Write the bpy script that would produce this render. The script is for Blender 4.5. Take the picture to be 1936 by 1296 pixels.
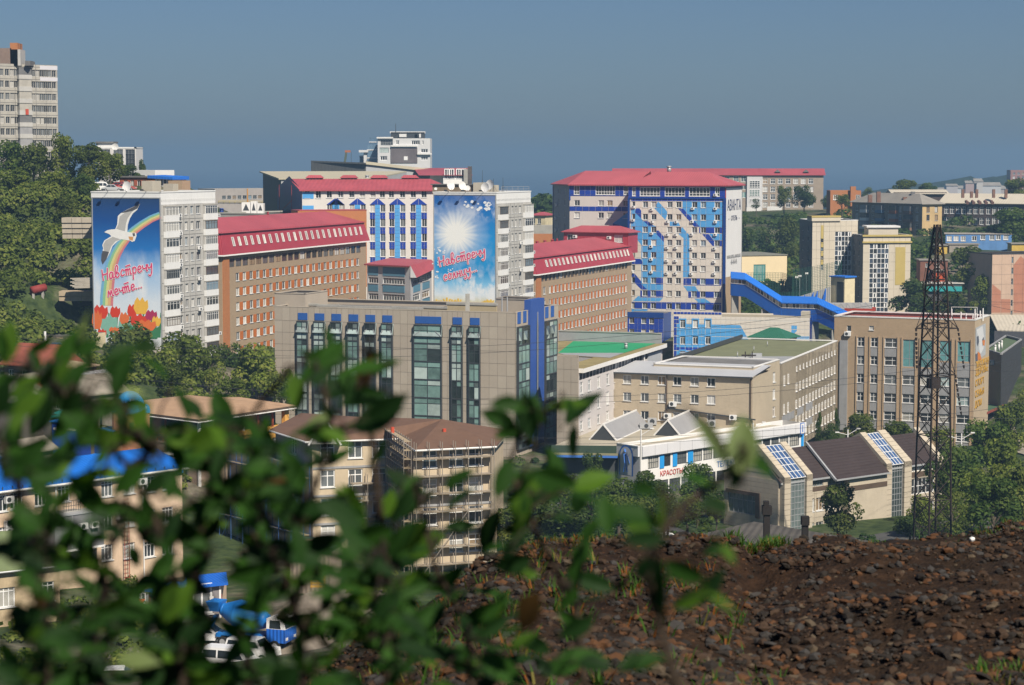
import bpy,math,random
from math import sin,cos,tan,atan,atan2,pi,radians,sqrt,floor
from mathutils import Vector,Matrix,noise
for o_ in list(bpy.data.objects):bpy.data.objects.remove(o_)
rnd=random.Random(11)
sc=bpy.context.scene
COL=sc.collection
# ---------------------------------------------------------------- camera, sky, sun, exposure
FOC,HOR,CZ=4101.0,305.0,50.0 # focal length in photo pixels, horizon row, eye height (m)
PITCH=atan((648-HOR)/FOC)
cd=bpy.data.cameras.new('camera');cam=bpy.data.objects.new('camera',cd);COL.objects.link(cam)
cam.location=(0,0,CZ);cam.rotation_euler=(pi/2-PITCH,0,0)
cd.sensor_width=23.6;cd.lens=50.0*FOC/4101.0*1.0;cd.clip_start=0.05;cd.clip_end=40000
cd.lens=FOC*23.6/1936
cd.dof.use_dof=True;cd.dof.focus_distance=330;cd.dof.aperture_fstop=6.7
sc.camera=cam
SUN_AZ,SUN_EL=radians(150),radians(45) # azimuth clockwise from +Y (view direction)
SUN=Vector((sin(SUN_AZ)*cos(SUN_EL),cos(SUN_AZ)*cos(SUN_EL),sin(SUN_EL)))
wd=bpy.data.worlds.new('World');sc.world=wd;wd.use_nodes=True
nt=wd.node_tree;nt.nodes.clear()
wo=nt.nodes.new('ShaderNodeOutputWorld');bg=nt.nodes.new('ShaderNodeBackground');sk=nt.nodes.new('ShaderNodeTexSky')
sk.sky_type='NISHITA';sk.sun_disc=False;sk.sun_elevation=SUN_EL;sk.sun_rotation=SUN_AZ
sk.altitude=0;sk.air_density=1.0;sk.dust_density=0.6;sk.ozone_density=6.0
bg.inputs['Strength'].default_value=0.052
tint=nt.nodes.new('ShaderNodeMix');tint.data_type='RGBA';tint.blend_type='MULTIPLY';tint.inputs[0].default_value=1
tint.inputs[7].default_value=(0.585,0.668,0.83,1)
nt.links.new(sk.outputs[0],tint.inputs[6]);nt.links.new(tint.outputs[2],bg.inputs[0]);nt.links.new(bg.outputs[0],wo.inputs[0])
sl=bpy.data.lights.new('sun','SUN');so=bpy.data.objects.new('sun',sl);COL.objects.link(so)
sl.energy=5.0;sl.angle=radians(0.6);sl.color=(1.0,0.91,0.77)
so.rotation_euler=(-SUN).to_track_quat('-Z','Y').to_euler();so.location=(60,-60,120)
sc.view_settings.view_transform='Standard';sc.view_settings.look='None'
sc.view_settings.exposure=0.42;sc.view_settings.gamma=1.0;sc.view_settings.use_curve_mapping=False
sc.cycles.use_denoising=True
sc.cycles.max_bounces=6;sc.cycles.diffuse_bounces=2;sc.cycles.glossy_bounces=2;sc.cycles.transmission_bounces=3
sc.cycles.volume_bounces=0;sc.cycles.transparent_max_bounces=4;sc.cycles.caustics_reflective=False
# ---------------------------------------------------------------- photo-to-world helpers used to measure the place
def K(ox,oy,s):return lambda x,y:(ox+x/s,oy+y/s)
c1=K(0,60,4.033);c2=K(150,320,3.8125);c3=K(400,230,3.0125);c4=K(640,230,3.5025);c5=K(1000,300,3.812)
c6=K(1380,300,3.482);c7=K(500,540,3.2267);c8=K(1040,580,3.2267);d1=K(1340,780,3.248);d2=K(1560,420,2.944)
d3=K(0,620,4.6275);d4=K(0,860,4.05);d5=K(380,740,3.338);d6=K(200,1020,3.872);e1=K(0,230,3.0154)
e2=K(1180,480,4.033);e3=K(1560,300,5.149);e4=K(1560,560,4.319);g3=K(1150,780,4.964);g6=K(1185,360,5.4)
g7=K(1260,580,5.694);g8=K(680,240,5.867);m1=K(165,360,4.628);m2=K(815,360,5.635);g1=K(1820,600,5.4)
def ray(px,py):
 x=(px-968)/FOC;y=(648-py)/FOC
 return Vector((x,cos(PITCH)+y*sin(PITCH),-sin(PITCH)+y*cos(PITCH)))
def at(px,py,D):
 r=ray(px,py);return Vector((0,0,CZ))+r*(D/r.y)
def zat(py,D):return at(968,py,D).z
def atz(px,py,z):
 r=ray(px,py);return Vector((0,0,CZ))+r*((z-CZ)/r.z)
def ytop(px,py,D):return at(px,py,D)
def V2(v):return Vector((v[0],v[1]))
# ---------------------------------------------------------------- object helpers
def tag(o,label=None,cat=None,group=None,kind=None):
 if label:o['label']=label
 if cat:o['category']=cat
 if group:o['group']=group
 if kind:o['kind']=kind
 return o
def thing(name,loc,label,cat,group=None):
 o=bpy.data.objects.new(name,None);o.location=loc;o.empty_display_size=0.5;COL.objects.link(o)
 return tag(o,label,cat,group)
def par(o,parent):
 """parent without moving: the child's own transform stays the world transform"""
 if parent is not None:
  o.parent=parent
  if parent.type=='EMPTY':o.matrix_parent_inverse=Matrix.Translation(-Vector(parent.location))
 return o
class MB:
 def __init__(s):s.v=[];s.f=[];s.m=[];s.mats=[]
 def mi(s,m):
  if m not in s.mats:s.mats.append(m)
  return s.mats.index(m)
 def poly(s,pts,m):
  i=len(s.v);s.v+=[tuple(p)for p in pts];s.f.append(tuple(range(i,i+len(pts))));s.m.append(s.mi(m))
 def hexa(s,b,t,m):
  """b, t: 4 bottom and 4 top points, both counter-clockwise from above"""
  i=len(s.v);k=s.mi(m);n=len(b);s.v+=[tuple(p)for p in b]+[tuple(p)for p in t]
  s.f.append(tuple(i+j for j in range(n-1,-1,-1)));s.f.append(tuple(i+n+j for j in range(n)))
  for j in range(n):s.f.append((i+j,i+(j+1)%n,i+n+(j+1)%n,i+n+j))
  s.m+=[k]*(n+2)
 def prism(s,pts,vec,m):
  vec=Vector(vec);pts=[Vector(p)for p in pts];s.hexa(pts,[p+vec for p in pts],m)
 def box(s,x0,x1,y0,y1,z0,z1,m,M=None):
  b=[(x0,y0,z0),(x1,y0,z0),(x1,y1,z0),(x0,y1,z0)];t=[(x,y,z1)for x,y,z in b]
  if M is not None:b=[M@Vector(p)for p in b];t=[M@Vector(p)for p in t]
  s.hexa(b,t,m)
 def beam(s,p,q,w,h,m):
  p=Vector(p);q=Vector(q);d=(q-p).normalized();up=Vector((0,0,1))
  if abs(d.z)>.99:up=Vector((0,1,0))
  a=d.cross(up).normalized();b=a.cross(d)
  r=[a*w/2*i+b*h/2*j for i,j in((-1,-1),(1,-1),(1,1),(-1,1))]
  s.hexa([p+k for k in r],[q+k for k in r],m)
 def tube(s,p,q,r0,r1,m,n=8,cap=True):
  p=Vector(p);q=Vector(q);d=(q-p).normalized();up=Vector((0,0,1))
  if abs(d.z)>.99:up=Vector((0,1,0))
  a=d.cross(up).normalized();b=a.cross(d);i=len(s.v);k=s.mi(m)
  for c,r in((p,r0),(q,r1)):
   for j in range(n):s.v.append(tuple(c+(a*cos(2*pi*j/n)+b*sin(2*pi*j/n))*r))
  for j in range(n):s.f.append((i+j,i+(j+1)%n,i+n+(j+1)%n,i+n+j));s.m.append(k)
  if cap:
   s.f.append(tuple(i+n+j for j in range(n)));s.m.append(k)
   s.f.append(tuple(i+n-1-j for j in range(n)));s.m.append(k)
 def chain(s,pts,rad,m,n=6):
  for k in range(len(pts)-1):s.tube(pts[k],pts[k+1],rad[k],rad[k+1],m,n)
 def mesh(s,name,smooth=False):
  me=bpy.data.meshes.new(name);me.from_pydata(s.v,[],s.f)
  for m in s.mats:me.materials.append(m)
  if len(s.mats)>1:me.polygons.foreach_set('material_index',s.m)
  if smooth:me.polygons.foreach_set('use_smooth',[True]*len(s.f))
  me.update();return me
 def build(s,name,parent=None,smooth=False):
  o=bpy.data.objects.new(name,s.mesh(name,smooth));COL.objects.link(o);return par(o,parent)
def inst(name,me,M,parent=None):
 o=bpy.data.objects.new(name,me);COL.objects.link(o);par(o,parent);o.matrix_basis=M;return o
def copy_tree(o,parent=None):
 c=o.copy();COL.objects.link(c)
 if parent is not None:c.parent=parent
 for ch in list(o.children):copy_tree(ch,c)
 return c
# ---------------------------------------------------------------- materials
def newmat(name):
 m=bpy.data.materials.new(name);m.use_nodes=True;n=m.node_tree;b=n.nodes['Principled BSDF'];return m,n,b
def nd(n,t,**kw):
 x=n.nodes.new(t)
 for k,v in kw.items():setattr(x,k,v)
 return x
def mth(n,op,a,b=None,c=None):
 x=nd(n,'ShaderNodeMath',operation=op)
 for i,v in enumerate((a,b,c)):
  if v is None:continue
  if hasattr(v,'links'):n.links.new(v,x.inputs[i])
  else:x.inputs[i].default_value=v
 return x.outputs[0]
def mix(n,fac,a,b,mode='MIX'):
 x=nd(n,'ShaderNodeMix',data_type='RGBA',blend_type=mode)
 for i,v in((0,fac),(6,a),(7,b)):
  if hasattr(v,'links'):n.links.new(v,x.inputs[i])
  elif i==0:x.inputs[0].default_value=v
  else:x.inputs[i].default_value=tuple(v)+((1,)if len(v)==3 else())
 return x.outputs[2]
def wall_uv(n):
 """(u, z): metres along any vertical or sloped face and height, from position and normal"""
 g=nd(n,'ShaderNodeNewGeometry');sn=nd(n,'ShaderNodeSeparateXYZ');sp=nd(n,'ShaderNodeSeparateXYZ')
 n.links.new(g.outputs['True Normal'],sn.inputs[0]);n.links.new(g.outputs['Position'],sp.inputs[0])
 l=mth(n,'SQRT',mth(n,'ADD',mth(n,'ADD',mth(n,'MULTIPLY',sn.outputs[0],sn.outputs[0]),mth(n,'MULTIPLY',sn.outputs[1],sn.outputs[1])),1e-6))
 u=mth(n,'DIVIDE',mth(n,'SUBTRACT',mth(n,'MULTIPLY',sp.outputs[1],sn.outputs[0]),mth(n,'MULTIPLY',sp.outputs[0],sn.outputs[1])),l)
 return u,sp.outputs[2],g
def noisef(n,vec,scale,detail=3,rough=.6,out=0):
 t=nd(n,'ShaderNodeTexNoise');t.inputs['Scale'].default_value=scale;t.inputs['Detail'].default_value=detail;t.inputs['Roughness'].default_value=rough
 if vec is not None:n.links.new(vec,t.inputs['Vector'])
 return t.outputs[out]
def ramp(n,fac,stops):
 r=nd(n,'ShaderNodeValToRGB');n.links.new(fac,r.inputs[0]);e=r.color_ramp.elements
 while len(e)<len(stops):e.new(.5)
 for k,(p,c)in enumerate(stops):e[k].position=p;e[k].color=tuple(c)+((1,)if len(c)==3 else())
 return r.outputs[0]
_M={}
def M_(name,rgb,rough=.85,var=.18,scale=.6,streak=.0,bump=0.0,metal=0,spec=.3,kind=None,rgb2=None,pitch=.25):
 """weathered surface: base colour, broad blotches, fine grain, rain streaks; kind adds brick courses, ribs or tiles"""
 if name in _M:return _M[name]
 m,n,b=newmat(name);u,z,g=wall_uv(n);P=g.outputs['Position']
 a=noisef(n,P,scale,4);f=noisef(n,P,scale*9,2)
 k=mth(n,'ADD',mth(n,'MULTIPLY',a,.7),mth(n,'MULTIPLY',f,.3))
 lo=[c*(1-var)for c in rgb];hi=[min(1,c*(1+var))for c in rgb]
 col=ramp(n,k,[(.32,lo),(.68,hi)])
 cv=nd(n,'ShaderNodeCombineXYZ')
 n.links.new(u,cv.inputs[0]);n.links.new(z,cv.inputs[1])
 if streak:
  sv=nd(n,'ShaderNodeCombineXYZ');n.links.new(mth(n,'MULTIPLY',u,1.6),sv.inputs[0]);n.links.new(mth(n,'MULTIPLY',z,.16),sv.inputs[1])
  s_=noisef(n,sv.outputs[0],1.0,4,.7)
  col=mix(n,mth(n,'MULTIPLY',ramp(n,s_,[(.5,(0,0,0)),(.75,(1,1,1))]),streak),col,[c*.45 for c in rgb])
 if kind in('brick','tile','panel'):
  t=nd(n,'ShaderNodeTexBrick');n.links.new(cv.outputs[0],t.inputs['Vector']);t.inputs['Scale'].default_value=1
  bw,bh,ms={'brick':(.5,.17,.012),'tile':(.9,.9,.05),'panel':(3.2,2.8,.06)}[kind]
  if isinstance(pitch,tuple):bw,bh,ms=pitch
  t.inputs['Brick Width'].default_value=bw;t.inputs['Row Height'].default_value=bh;t.inputs['Mortar Size'].default_value=ms
  if kind!='brick':t.offset=0
  c2=rgb2 or[c*.6 for c in rgb]
  for i_,cc in((1,rgb),(2,[c*.78 for c in rgb]),(3,c2)):t.inputs[i_].default_value=(*cc,1)
  t.inputs['Bias'].default_value=-.2
  col=mix(n,.5 if kind=='brick' else mth(n,'MULTIPLY',t.outputs['Fac'],.85),col,t.outputs[0]if kind=='brick' else c2)
 hgt=None
 if kind=='rib':
  w=mth(n,'SINE',mth(n,'MULTIPLY',u,2*pi/pitch));hgt=w
 if kind=='hrib':
  w=mth(n,'SINE',mth(n,'MULTIPLY',z,2*pi/pitch));hgt=w
 if bump or hgt is not None:
  bp=nd(n,'ShaderNodeBump');bp.inputs['Strength'].default_value=bump or .5;bp.inputs['Distance'].default_value=.05
  n.links.new(hgt if hgt is not None else f,bp.inputs['Height']);n.links.new(bp.outputs[0],b.inputs['Normal'])
 n.links.new(col,b.inputs['Base Color']);b.inputs['Roughness'].default_value=rough;b.inputs['Metallic'].default_value=metal
 b.inputs['Specular IOR Level'].default_value=spec
 _M[name]=m;return m
def glass(name,rgb,rough=.08,var=.5,spec=.6):
 if name in _M:return _M[name]
 m,n,b=newmat(name);g=nd(n,'ShaderNodeNewGeometry');oi=nd(n,'ShaderNodeObjectInfo')
 a=noisef(n,g.outputs['Position'],.9,2)
 k=mth(n,'ADD',mth(n,'MULTIPLY',a,.6),mth(n,'MULTIPLY',oi.outputs['Random'],.5))
 col=ramp(n,k,[(.25,[c*(1-var)for c in rgb]),(.8,[min(1,c*(1+var))for c in rgb])])
 n.links.new(col,b.inputs['Base Color']);b.inputs['Roughness'].default_value=rough;b.inputs['Specular IOR Level'].default_value=spec
 _M[name]=m;return m
def leafmat(name,rgb,trans=.40,var=.4,scale=1.2,rough=.6):
 if name in _M:return _M[name]
 m,n,b=newmat(name);g=nd(n,'ShaderNodeNewGeometry');oi=nd(n,'ShaderNodeObjectInfo')
 a=noisef(n,g.outputs['Position'],scale,3)
 k=mth(n,'ADD',mth(n,'MULTIPLY',a,.65),mth(n,'MULTIPLY',oi.outputs['Random'],.35))
 col=ramp(n,k,[(.25,[rgb[0]*(1-var),rgb[1]*(1-var),rgb[2]*(1-var*.6)]),(.75,[rgb[0]*(1+var*1.3),rgb[1]*(1+var),rgb[2]*(1+var*.5)])])
 n.links.new(col,b.inputs['Base Color']);b.inputs['Roughness'].default_value=rough;b.inputs['Specular IOR Level'].default_value=.12
 tr=nd(n,'ShaderNodeBsdfTranslucent');ms=nd(n,'ShaderNodeMixShader');ms.inputs[0].default_value=trans
 n.links.new(mix(n,1.0,col,(1.3,1.5,.6),'MULTIPLY'),tr.inputs[0])
 n.links.new(b.outputs[0],ms.inputs[1]);n.links.new(tr.outputs[0],ms.inputs[2]);n.links.new(ms.outputs[0],n.nodes['Material Output'].inputs[0])
 _M[name]=m;return m
WHITE=M_('white_panel',(.72,.71,.69),.7,.06,.4,.12)
WFRAME=M_('white_plastic_frame',(.78,.78,.77),.5,.03)
DFRAME=M_('dark_frame',(.05,.055,.06),.5,.1)
GFRAME=M_('grey_frame',(.3,.31,.32),.5,.1)
BROWNFR=M_('brown_frame',(.10,.07,.05),.6,.1)
GL=[glass('pane_dark',(.035,.04,.045)),glass('pane_grey',(.10,.11,.115)),glass('pane_curtain',(.36,.35,.32),.25,.25),glass('pane_green',(.05,.085,.08))]
GLD=[GL[0]]*4+[GL[1]]*4+[GL[2]]*2+[glass('pane_tan_curtain',(.26,.19,.12),.2,.3),glass('pane_white_blind',(.52,.51,.48),.3,.15),glass('pane_blue_grey',(.13,.18,.22))]
ROOFRED=M_('red_metal_roof',(.38,.08,.095),.5,.17,.09,.12,.35,0,.3,'rib',pitch=.5)
ROOFDK=M_('flat_roof_felt',(.16,.155,.15),.95,.25,.35)
CONC=M_('concrete',(.34,.33,.30),.9,.16,.5,.3)
ASPH=M_('asphalt',(.075,.073,.07),.95,.2,.4)
METAL=M_('galvanised_metal',(.42,.43,.44),.5,.12,.7,metal=.3)
STEELDK=M_('dark_rusty_steel',(.028,.02,.017),.75,.3,1.5)
BLUE=M_('royal_blue_cladding',(.008,.045,.22),.4,.1,.4)
BRICKY=M_('tan_brick',(.40,.285,.175),.9,.12,.5,.18,kind='brick',rgb2=(.45,.40,.33))
BRICKO=M_('orange_brick',(.42,.16,.055),.9,.12,.6,.12,kind='brick',rgb2=(.4,.3,.22))
# ---------------------------------------------------------------- walls and windows
class Wall:
 def __init__(s,A,B,z0,z1):
  s.A=V2(A);s.B=V2(B);s.L=(s.B-s.A).length;s.u=(s.B-s.A)/s.L;s.n=Vector((s.u.y,-s.u.x));s.z0=z0;s.z1=z1
 def p(s,u,z,d=0):
  q=s.A+s.u*u+s.n*d;return Vector((q.x,q.y,z))
 def uz(s,px,py):
  r=ray(px,py);t=(s.n.dot(s.A))/(s.n.dot(V2(r)));q=V2(r)*t
  return(q-s.A).dot(s.u),CZ+r.z*t
 def U(s,px,py):return s.uz(px,py)[0]
 def Z(s,px,py):return s.uz(px,py)[1]
 def M(s,u,z,d=0):
  p=s.p(u,z,d);return Matrix(((s.u.x,-s.n.x,0,p.x),(s.u.y,-s.n.y,0,p.y),(0,0,1,p.z),(0,0,0,1)))
def mkwall(pa,Da,pb,Db,yt,yb=None,zb=None,ref=0):
 """wall seen from the camera from photo column pa (depth Da) to pb (depth Db); top row yt at the corner ref (0 = a, 1 = b)"""
 D=(Da,Db)[ref];z1=at((pa,pb)[ref],yt,D).z
 z0=zb if zb is not None else at((pa,pb)[ref],yb,D).z
 A=at(pa,yt,Da);B=at(pb,yt,Db);return Wall(A,B,z0,z1)
def wall_mesh(mb,W,mat,holes=(),depth=.22,reveal=None,z0=None,z1=None,u0=0,u1=None):
 z0=W.z0 if z0 is None else z0;z1=W.z1 if z1 is None else z1;u1=W.L if u1 is None else u1
 hs=[(max(a,u0),min(b,u1),max(c,z0),min(d,z1))for a,b,c,d in holes if b>u0 and a<u1 and d>z0 and c<z1]
 R=lambda x:round(x,3)
 us=sorted({R(u0),R(u1)}|{R(h[0])for h in hs}|{R(h[1])for h in hs})
 for i in range(len(us)-1):
  uc=(us[i]+us[i+1])/2
  if us[i+1]-us[i]<.002:continue
  col=sorted((R(h[2]),R(h[3]))for h in hs if h[0]-.001<=uc<=h[1]+.001)
  z=z0
  for a,b in col+[(z1,z1)]:
   if a>z+.001:mb.poly([W.p(us[i],z),W.p(us[i+1],z),W.p(us[i+1],a),W.p(us[i],a)],mat)
   z=max(z,b)
 rv=reveal or mat
 for a,b,c,d in hs:
  q=lambda u,z,dd:W.p(u,z,dd)
  mb.poly([q(a,c,0),q(b,c,0),q(b,c,-depth),q(a,c,-depth)],rv);mb.poly([q(a,d,-depth),q(b,d,-depth),q(b,d,0),q(a,d,0)],rv)
  mb.poly([q(a,c,0),q(a,c,-depth),q(a,d,-depth),q(a,d,0)],rv);mb.poly([q(b,c,-depth),q(b,c,0),q(b,d,0),q(b,d,-depth)],rv)
_WC={}
def win_meshes(w,h,style):
 """style: (vertical bars as fractions, horizontal bars as fractions, frame material, frame width, sill 0/1, depth, glass list)"""
 vb,hb,fm,fw,sill,dep,gls=style
 key=(round(w,2),round(h,2),tuple(vb),tuple(hb),fm.name,fw,sill,dep,tuple(g.name for g in gls))
 if key in _WC:return _WC[key]
 mb=MB();y0,y1=dep-.09,dep-.01
 mb.box(0,w,y0,y1,0,fw,fm);mb.box(0,w,y0,y1,h-fw,h,fm);mb.box(0,fw,y0,y1,fw,h-fw,fm);mb.box(w-fw,w,y0,y1,fw,h-fw,fm)
 for f in vb:mb.box(w*f-fw*.4,w*f+fw*.4,y0+.02,y1,fw,h-fw,fm)
 for f in hb:mb.box(fw,w-fw,y0+.025,y1-.005,h*f-fw*.4,h*f+fw*.4,fm)
 if sill:mb.box(-.08,w+.08,-.14,dep-.1,-.07,0,WFRAME if sill==1 else METAL)
 panes=[]
 for g in gls:
  p=MB();p.poly([(0,dep-.02,0),(w,dep-.02,0),(w,dep-.02,h),(0,dep-.02,h)],g);panes.append(p.mesh('pane'))
 _WC[key]=(mb.mesh('window'),panes);return _WC[key]
NWIN=[0]
def window(parent,W,u0,z0,w,h,style,name='window',d=0):
 me,panes=win_meshes(w,h,style)
 o=inst(name,me,W.M(u0,z0,d),parent);NWIN[0]+=1
 p=bpy.data.objects.new('pane',rnd.choice(panes));COL.objects.link(p);p.parent=o
 return o
def ST(v=1,h=0,fm=None,fw=.07,sill=1,dep=.2,gls=None):
 vb=[(i+1)/(v+1)for i in range(v)]if isinstance(v,int)else v
 hb=[(i+1)/(h+1)for i in range(h)]if isinstance(h,int)else h
 return(vb,hb,fm or WFRAME,fw,sill,dep,gls or GLD)
def facade(t,W,mat,wins,style,name='wall',depth=.2,skip=(),reveal=None,extra=None):
 """wins: list of (u0, z0, w, h[, style]); builds the pierced wall and a window object in every opening"""
 mb=MB();wall_mesh(mb,W,mat,[(a[0],a[0]+a[2],a[1],a[1]+a[3])for a in wins],depth,reveal)
 if extra:extra(mb)
 o=mb.build(name,t)
 for a in wins:window(t,W,a[0],a[1],a[2],a[3],a[4]if len(a)>4 else style)
 return o
def grid_wins(W,us,zs,w,h,style=None):
 r=[]
 for z in zs:
  for u in us:r.append((u-w/2,z-h/2,w,h)+((style,)if style else()))
 return r
def lin(a,b,n):return[a+(b-a)*i/(n-1)for i in range(n)]if n>1 else[a]
def unit_panel(mat):
 k='unit_'+mat.name
 if k not in _WC:
  mb=MB();mb.box(0,1,-1,0,0,1,mat);_WC[k]=mb.mesh('panel')
 return _WC[k]
def panel(parent,W,u0,u1,z0,z1,mat,d0=.0,th=.05,name='panel'):
 M=W.M(u0,z0,d0)@Matrix.Diagonal((u1-u0,th,z1-z0,1));return inst(name,unit_panel(mat),M,parent)
def boxroof(mb,pts,z,mat,th=.2,over=0):
 """flat slab over a plan polygon (counter-clockwise from above)"""
 c=sum((V2(p)for p in pts),Vector((0,0)))/len(pts)
 q=[V2(p)+(V2(p)-c).normalized()*over for p in pts]
 mb.prism([(p.x,p.y,z)for p in q],(0,0,th),mat)
def plan_center(pts):
 return sum((V2(p)for p in pts),Vector((0,0)))/len(pts)
def ground_up(mb,Ws,mat):
 for W in Ws:wall_mesh(mb,W,mat)
def parapet(mb,pts,z,h,mat,th=.3,cap=None):
 """low wall round a flat roof"""
 n=len(pts)
 for i in range(n):
  a=V2(pts[i]);b=V2(pts[(i+1)%n]);d=(b-a).normalized();nn=Vector((-d.y,d.x))
  q=[a,b,b+nn*th,a+nn*th];mb.prism([(p.x,p.y,z)for p in q],(0,0,h),mat)
def dish(t,M,r,name='satellite_dish'):
 mb=MB();k=12;rings=[(0,0),(.5*r,.06*r),(r,.25*r)]
 idx=[]
 for rr,yy in rings[1:]:
  idx.append(len(mb.v));mb.v+=[tuple(M@Vector((rr*cos(2*pi*j/k),-yy,rr*sin(2*pi*j/k))))for j in range(k)]
 c=len(mb.v);mb.v.append(tuple(M@Vector((0,0,0))));wi=mb.mi(WHITE)
 for j in range(k):
  mb.f.append((c,idx[0]+j,idx[0]+(j+1)%k));mb.f.append((idx[0]+j,idx[1]+j,idx[1]+(j+1)%k,idx[0]+(j+1)%k));mb.m+=[wi,wi]
 mb.tube(M@Vector((0,0,-r*.2)),M@Vector((0,.3*r,-1.15*r)),.05,.05,METAL,5)
 mb.tube(M@Vector((0,-.25*r,-r)),M@Vector((0,-.9*r,0)),.03,.03,METAL,4)
 return mb.build(name,t,True)
_AC=[]
def ac_unit(t,W,u,z,s=1.0):
 if not _AC:
  mb=MB();mb.box(-.42,.42,-.42,-.08,0,.58,WFRAME);mb.box(-.35,-.3,-.4,0,-.1,0,METAL);mb.box(.3,.35,-.4,0,-.1,0,METAL)
  mb.box(-.44,.44,-.09,-.06,.1,.5,METAL);mb.tube((-.1,-.425,.29),(-.1,-.44,.29),.23,.21,DFRAME,10);_AC.append(mb.mesh('air_conditioner'))
 return inst('air_conditioner',_AC[0],W.M(u,z)@Matrix.Scale(s*1.25,4),t)
def pipe_vent(t,p,h,r,mat=None):
 mb=MB();mb.tube(p,Vector(p)+Vector((0,0,h)),r,r,mat or METAL,8);mb.tube(Vector(p)+Vector((0,0,h)),Vector(p)+Vector((0,0,h*1.2)),r*1.5,r*.6,mat or METAL,8)
 return mb.build('vent_pipe',t,True)
# ---------------------------------------------------------------- building shells
class Bld:
 """plan corners counter-clockwise from above; W[i] is the wall from corner i to i+1"""
 def __init__(s,pts,z0,z1):
  s.pts=[V2(p)for p in pts];s.z0=z0;s.z1=z1;n=len(pts)
  s.W=[Wall(s.pts[i],s.pts[(i+1)%n],z0,z1)for i in range(n)];s.c=plan_center(s.pts)
 def thing(s,name,label,cat,group=None):return thing(name,(s.c.x,s.c.y,s.z0),label,cat,group)
def corner_box(pL,DL,pC,DC,pR,DR,yC,zb,z1=None):
 L,C,R=at(pL,yC,DL),at(pC,yC,DC),at(pR,yC,DR);z1=C.z if z1 is None else z1
 return Bld([L,C,R,L+R-C],zb,z1)
def deep_box(pA,DA,pB,DB,yA,zb,dep,z1=None):
 A,B=at(pA,yA,DA),at(pB,yA,DB);z1=A.z if z1 is None else z1;w=Wall(A,B,0,1);n=w.n
 return Bld([V2(A),V2(B),V2(B)-n*dep,V2(A)-n*dep],zb,z1)
def plain(t,b,mats,which=None,roof=None,rz=None,name='wall'):
 """un-pierced walls and a flat roof deck"""
 for i in(which if which is not None else range(len(b.W))):
  mb=MB();wall_mesh(mb,b.W[i],mats[i]if isinstance(mats,(list,tuple))else mats);mb.build(name,t)
 if roof:
  mb=MB();z=b.z1-.35 if rz is None else rz;mb.poly([(p.x,p.y,z)for p in b.pts],roof);mb.build('roof',t)
def coping(t,b,mat,w=.45,h=.25,z=None,name='coping'):
 mb=MB();n=len(b.pts);z=b.z1 if z is None else z
 for i in range(n):
  W=b.W[i];mb.prism([W.p(-.08,z,.08),W.p(W.L+.08,z,.08),W.p(W.L+.08,z,.08-w),W.p(-.08,z,.08-w)],(0,0,h),mat)
 return mb.build(name,t)
class Slope:
 """a tilted plane: origin, horizontal direction u, up-slope direction s"""
 def __init__(s,o,u,up):s.o=Vector(o);s.u=Vector(u).normalized();s.s=Vector(up).normalized();s.n=s.u.cross(s.s)
 def p(s,u,z,d=0):return s.o+s.u*u+s.s*z+s.n*d
 def M(s,u,z,d=0):
  p=s.p(u,z,d);y=-s.n
  return Matrix(((s.u.x,y.x,s.s.x,p.x),(s.u.y,y.y,s.s.y,p.y),(s.u.z,y.z,s.s.z,p.z),(0,0,0,1)))
 def uz(s,px,py):
  r=ray(px,py);c=Vector((0,0,CZ));t=(s.o-c).dot(s.n)/r.dot(s.n);q=c+r*t-s.o;return q.dot(s.u),q.dot(s.s)
def hip_roof(t,b,z,rise,mat,over=.5,hip=None,along=None,name='roof',gable=False):
 """hipped (or gabled) roof over a four-corner plan; ridge along the longer side"""
 P=b.pts;c=b.c;q=[]
 ws=b.W;l0,l1=ws[0].L,ws[1].L;k=0 if(l0>=l1 if along is None else along==0)else 1
 u=ws[k].u;v=ws[(k+1)%4].u;L=ws[k].L/2+over;H=ws[(k+1)%4].L/2+over
 hp=0 if gable else(H if hip is None else hip)
 f=lambda a,d,zz:Vector((c.x+u.x*a+v.x*d,c.y+u.y*a+v.y*d,zz))
 e=[f(-L,-H,z),f(L,-H,z),f(L,H,z),f(-L,H,z)];r=[f(-L+hp,0,z+rise),f(L-hp,0,z+rise)]
 mb=MB();mb.poly([e[0],e[1],r[1],r[0]],mat);mb.poly([e[2],e[3],r[0],r[1]],mat);mb.poly([e[1],e[2],r[1]],mat);mb.poly([e[3],e[0],r[0]],mat)
 dn=Vector((0,0,-.18))
 for i in range(4):mb.poly([e[i]+dn,e[(i+1)%4]+dn,e[(i+1)%4],e[i]],mat)
 mb.poly([p+dn for p in reversed(e)],mat)
 return mb.build(name,t)
def clip_cell(poly,a,b,c,d):
 """polygon clipped to the cell [a,b] x [c,d]"""
 for ax,lim,sg in((0,a,1),(0,b,-1),(1,c,1),(1,d,-1)):
  out=[];n=len(poly)
  for i in range(n):
   p,q=poly[i],poly[(i+1)%n];fp,fq=(p[ax]-lim)*sg,(q[ax]-lim)*sg
   if fp>=0:out.append(p)
   if fp*fq<0:
    k=fp/(fp-fq);out.append((p[0]+(q[0]-p[0])*k,p[1]+(q[1]-p[1])*k))
  poly=out
  if len(poly)<3:return[]
 return poly
def area2(p):return abs(sum(p[i][0]*p[(i+1)%len(p)][1]-p[(i+1)%len(p)][0]*p[i][1]for i in range(len(p))))/2
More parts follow.
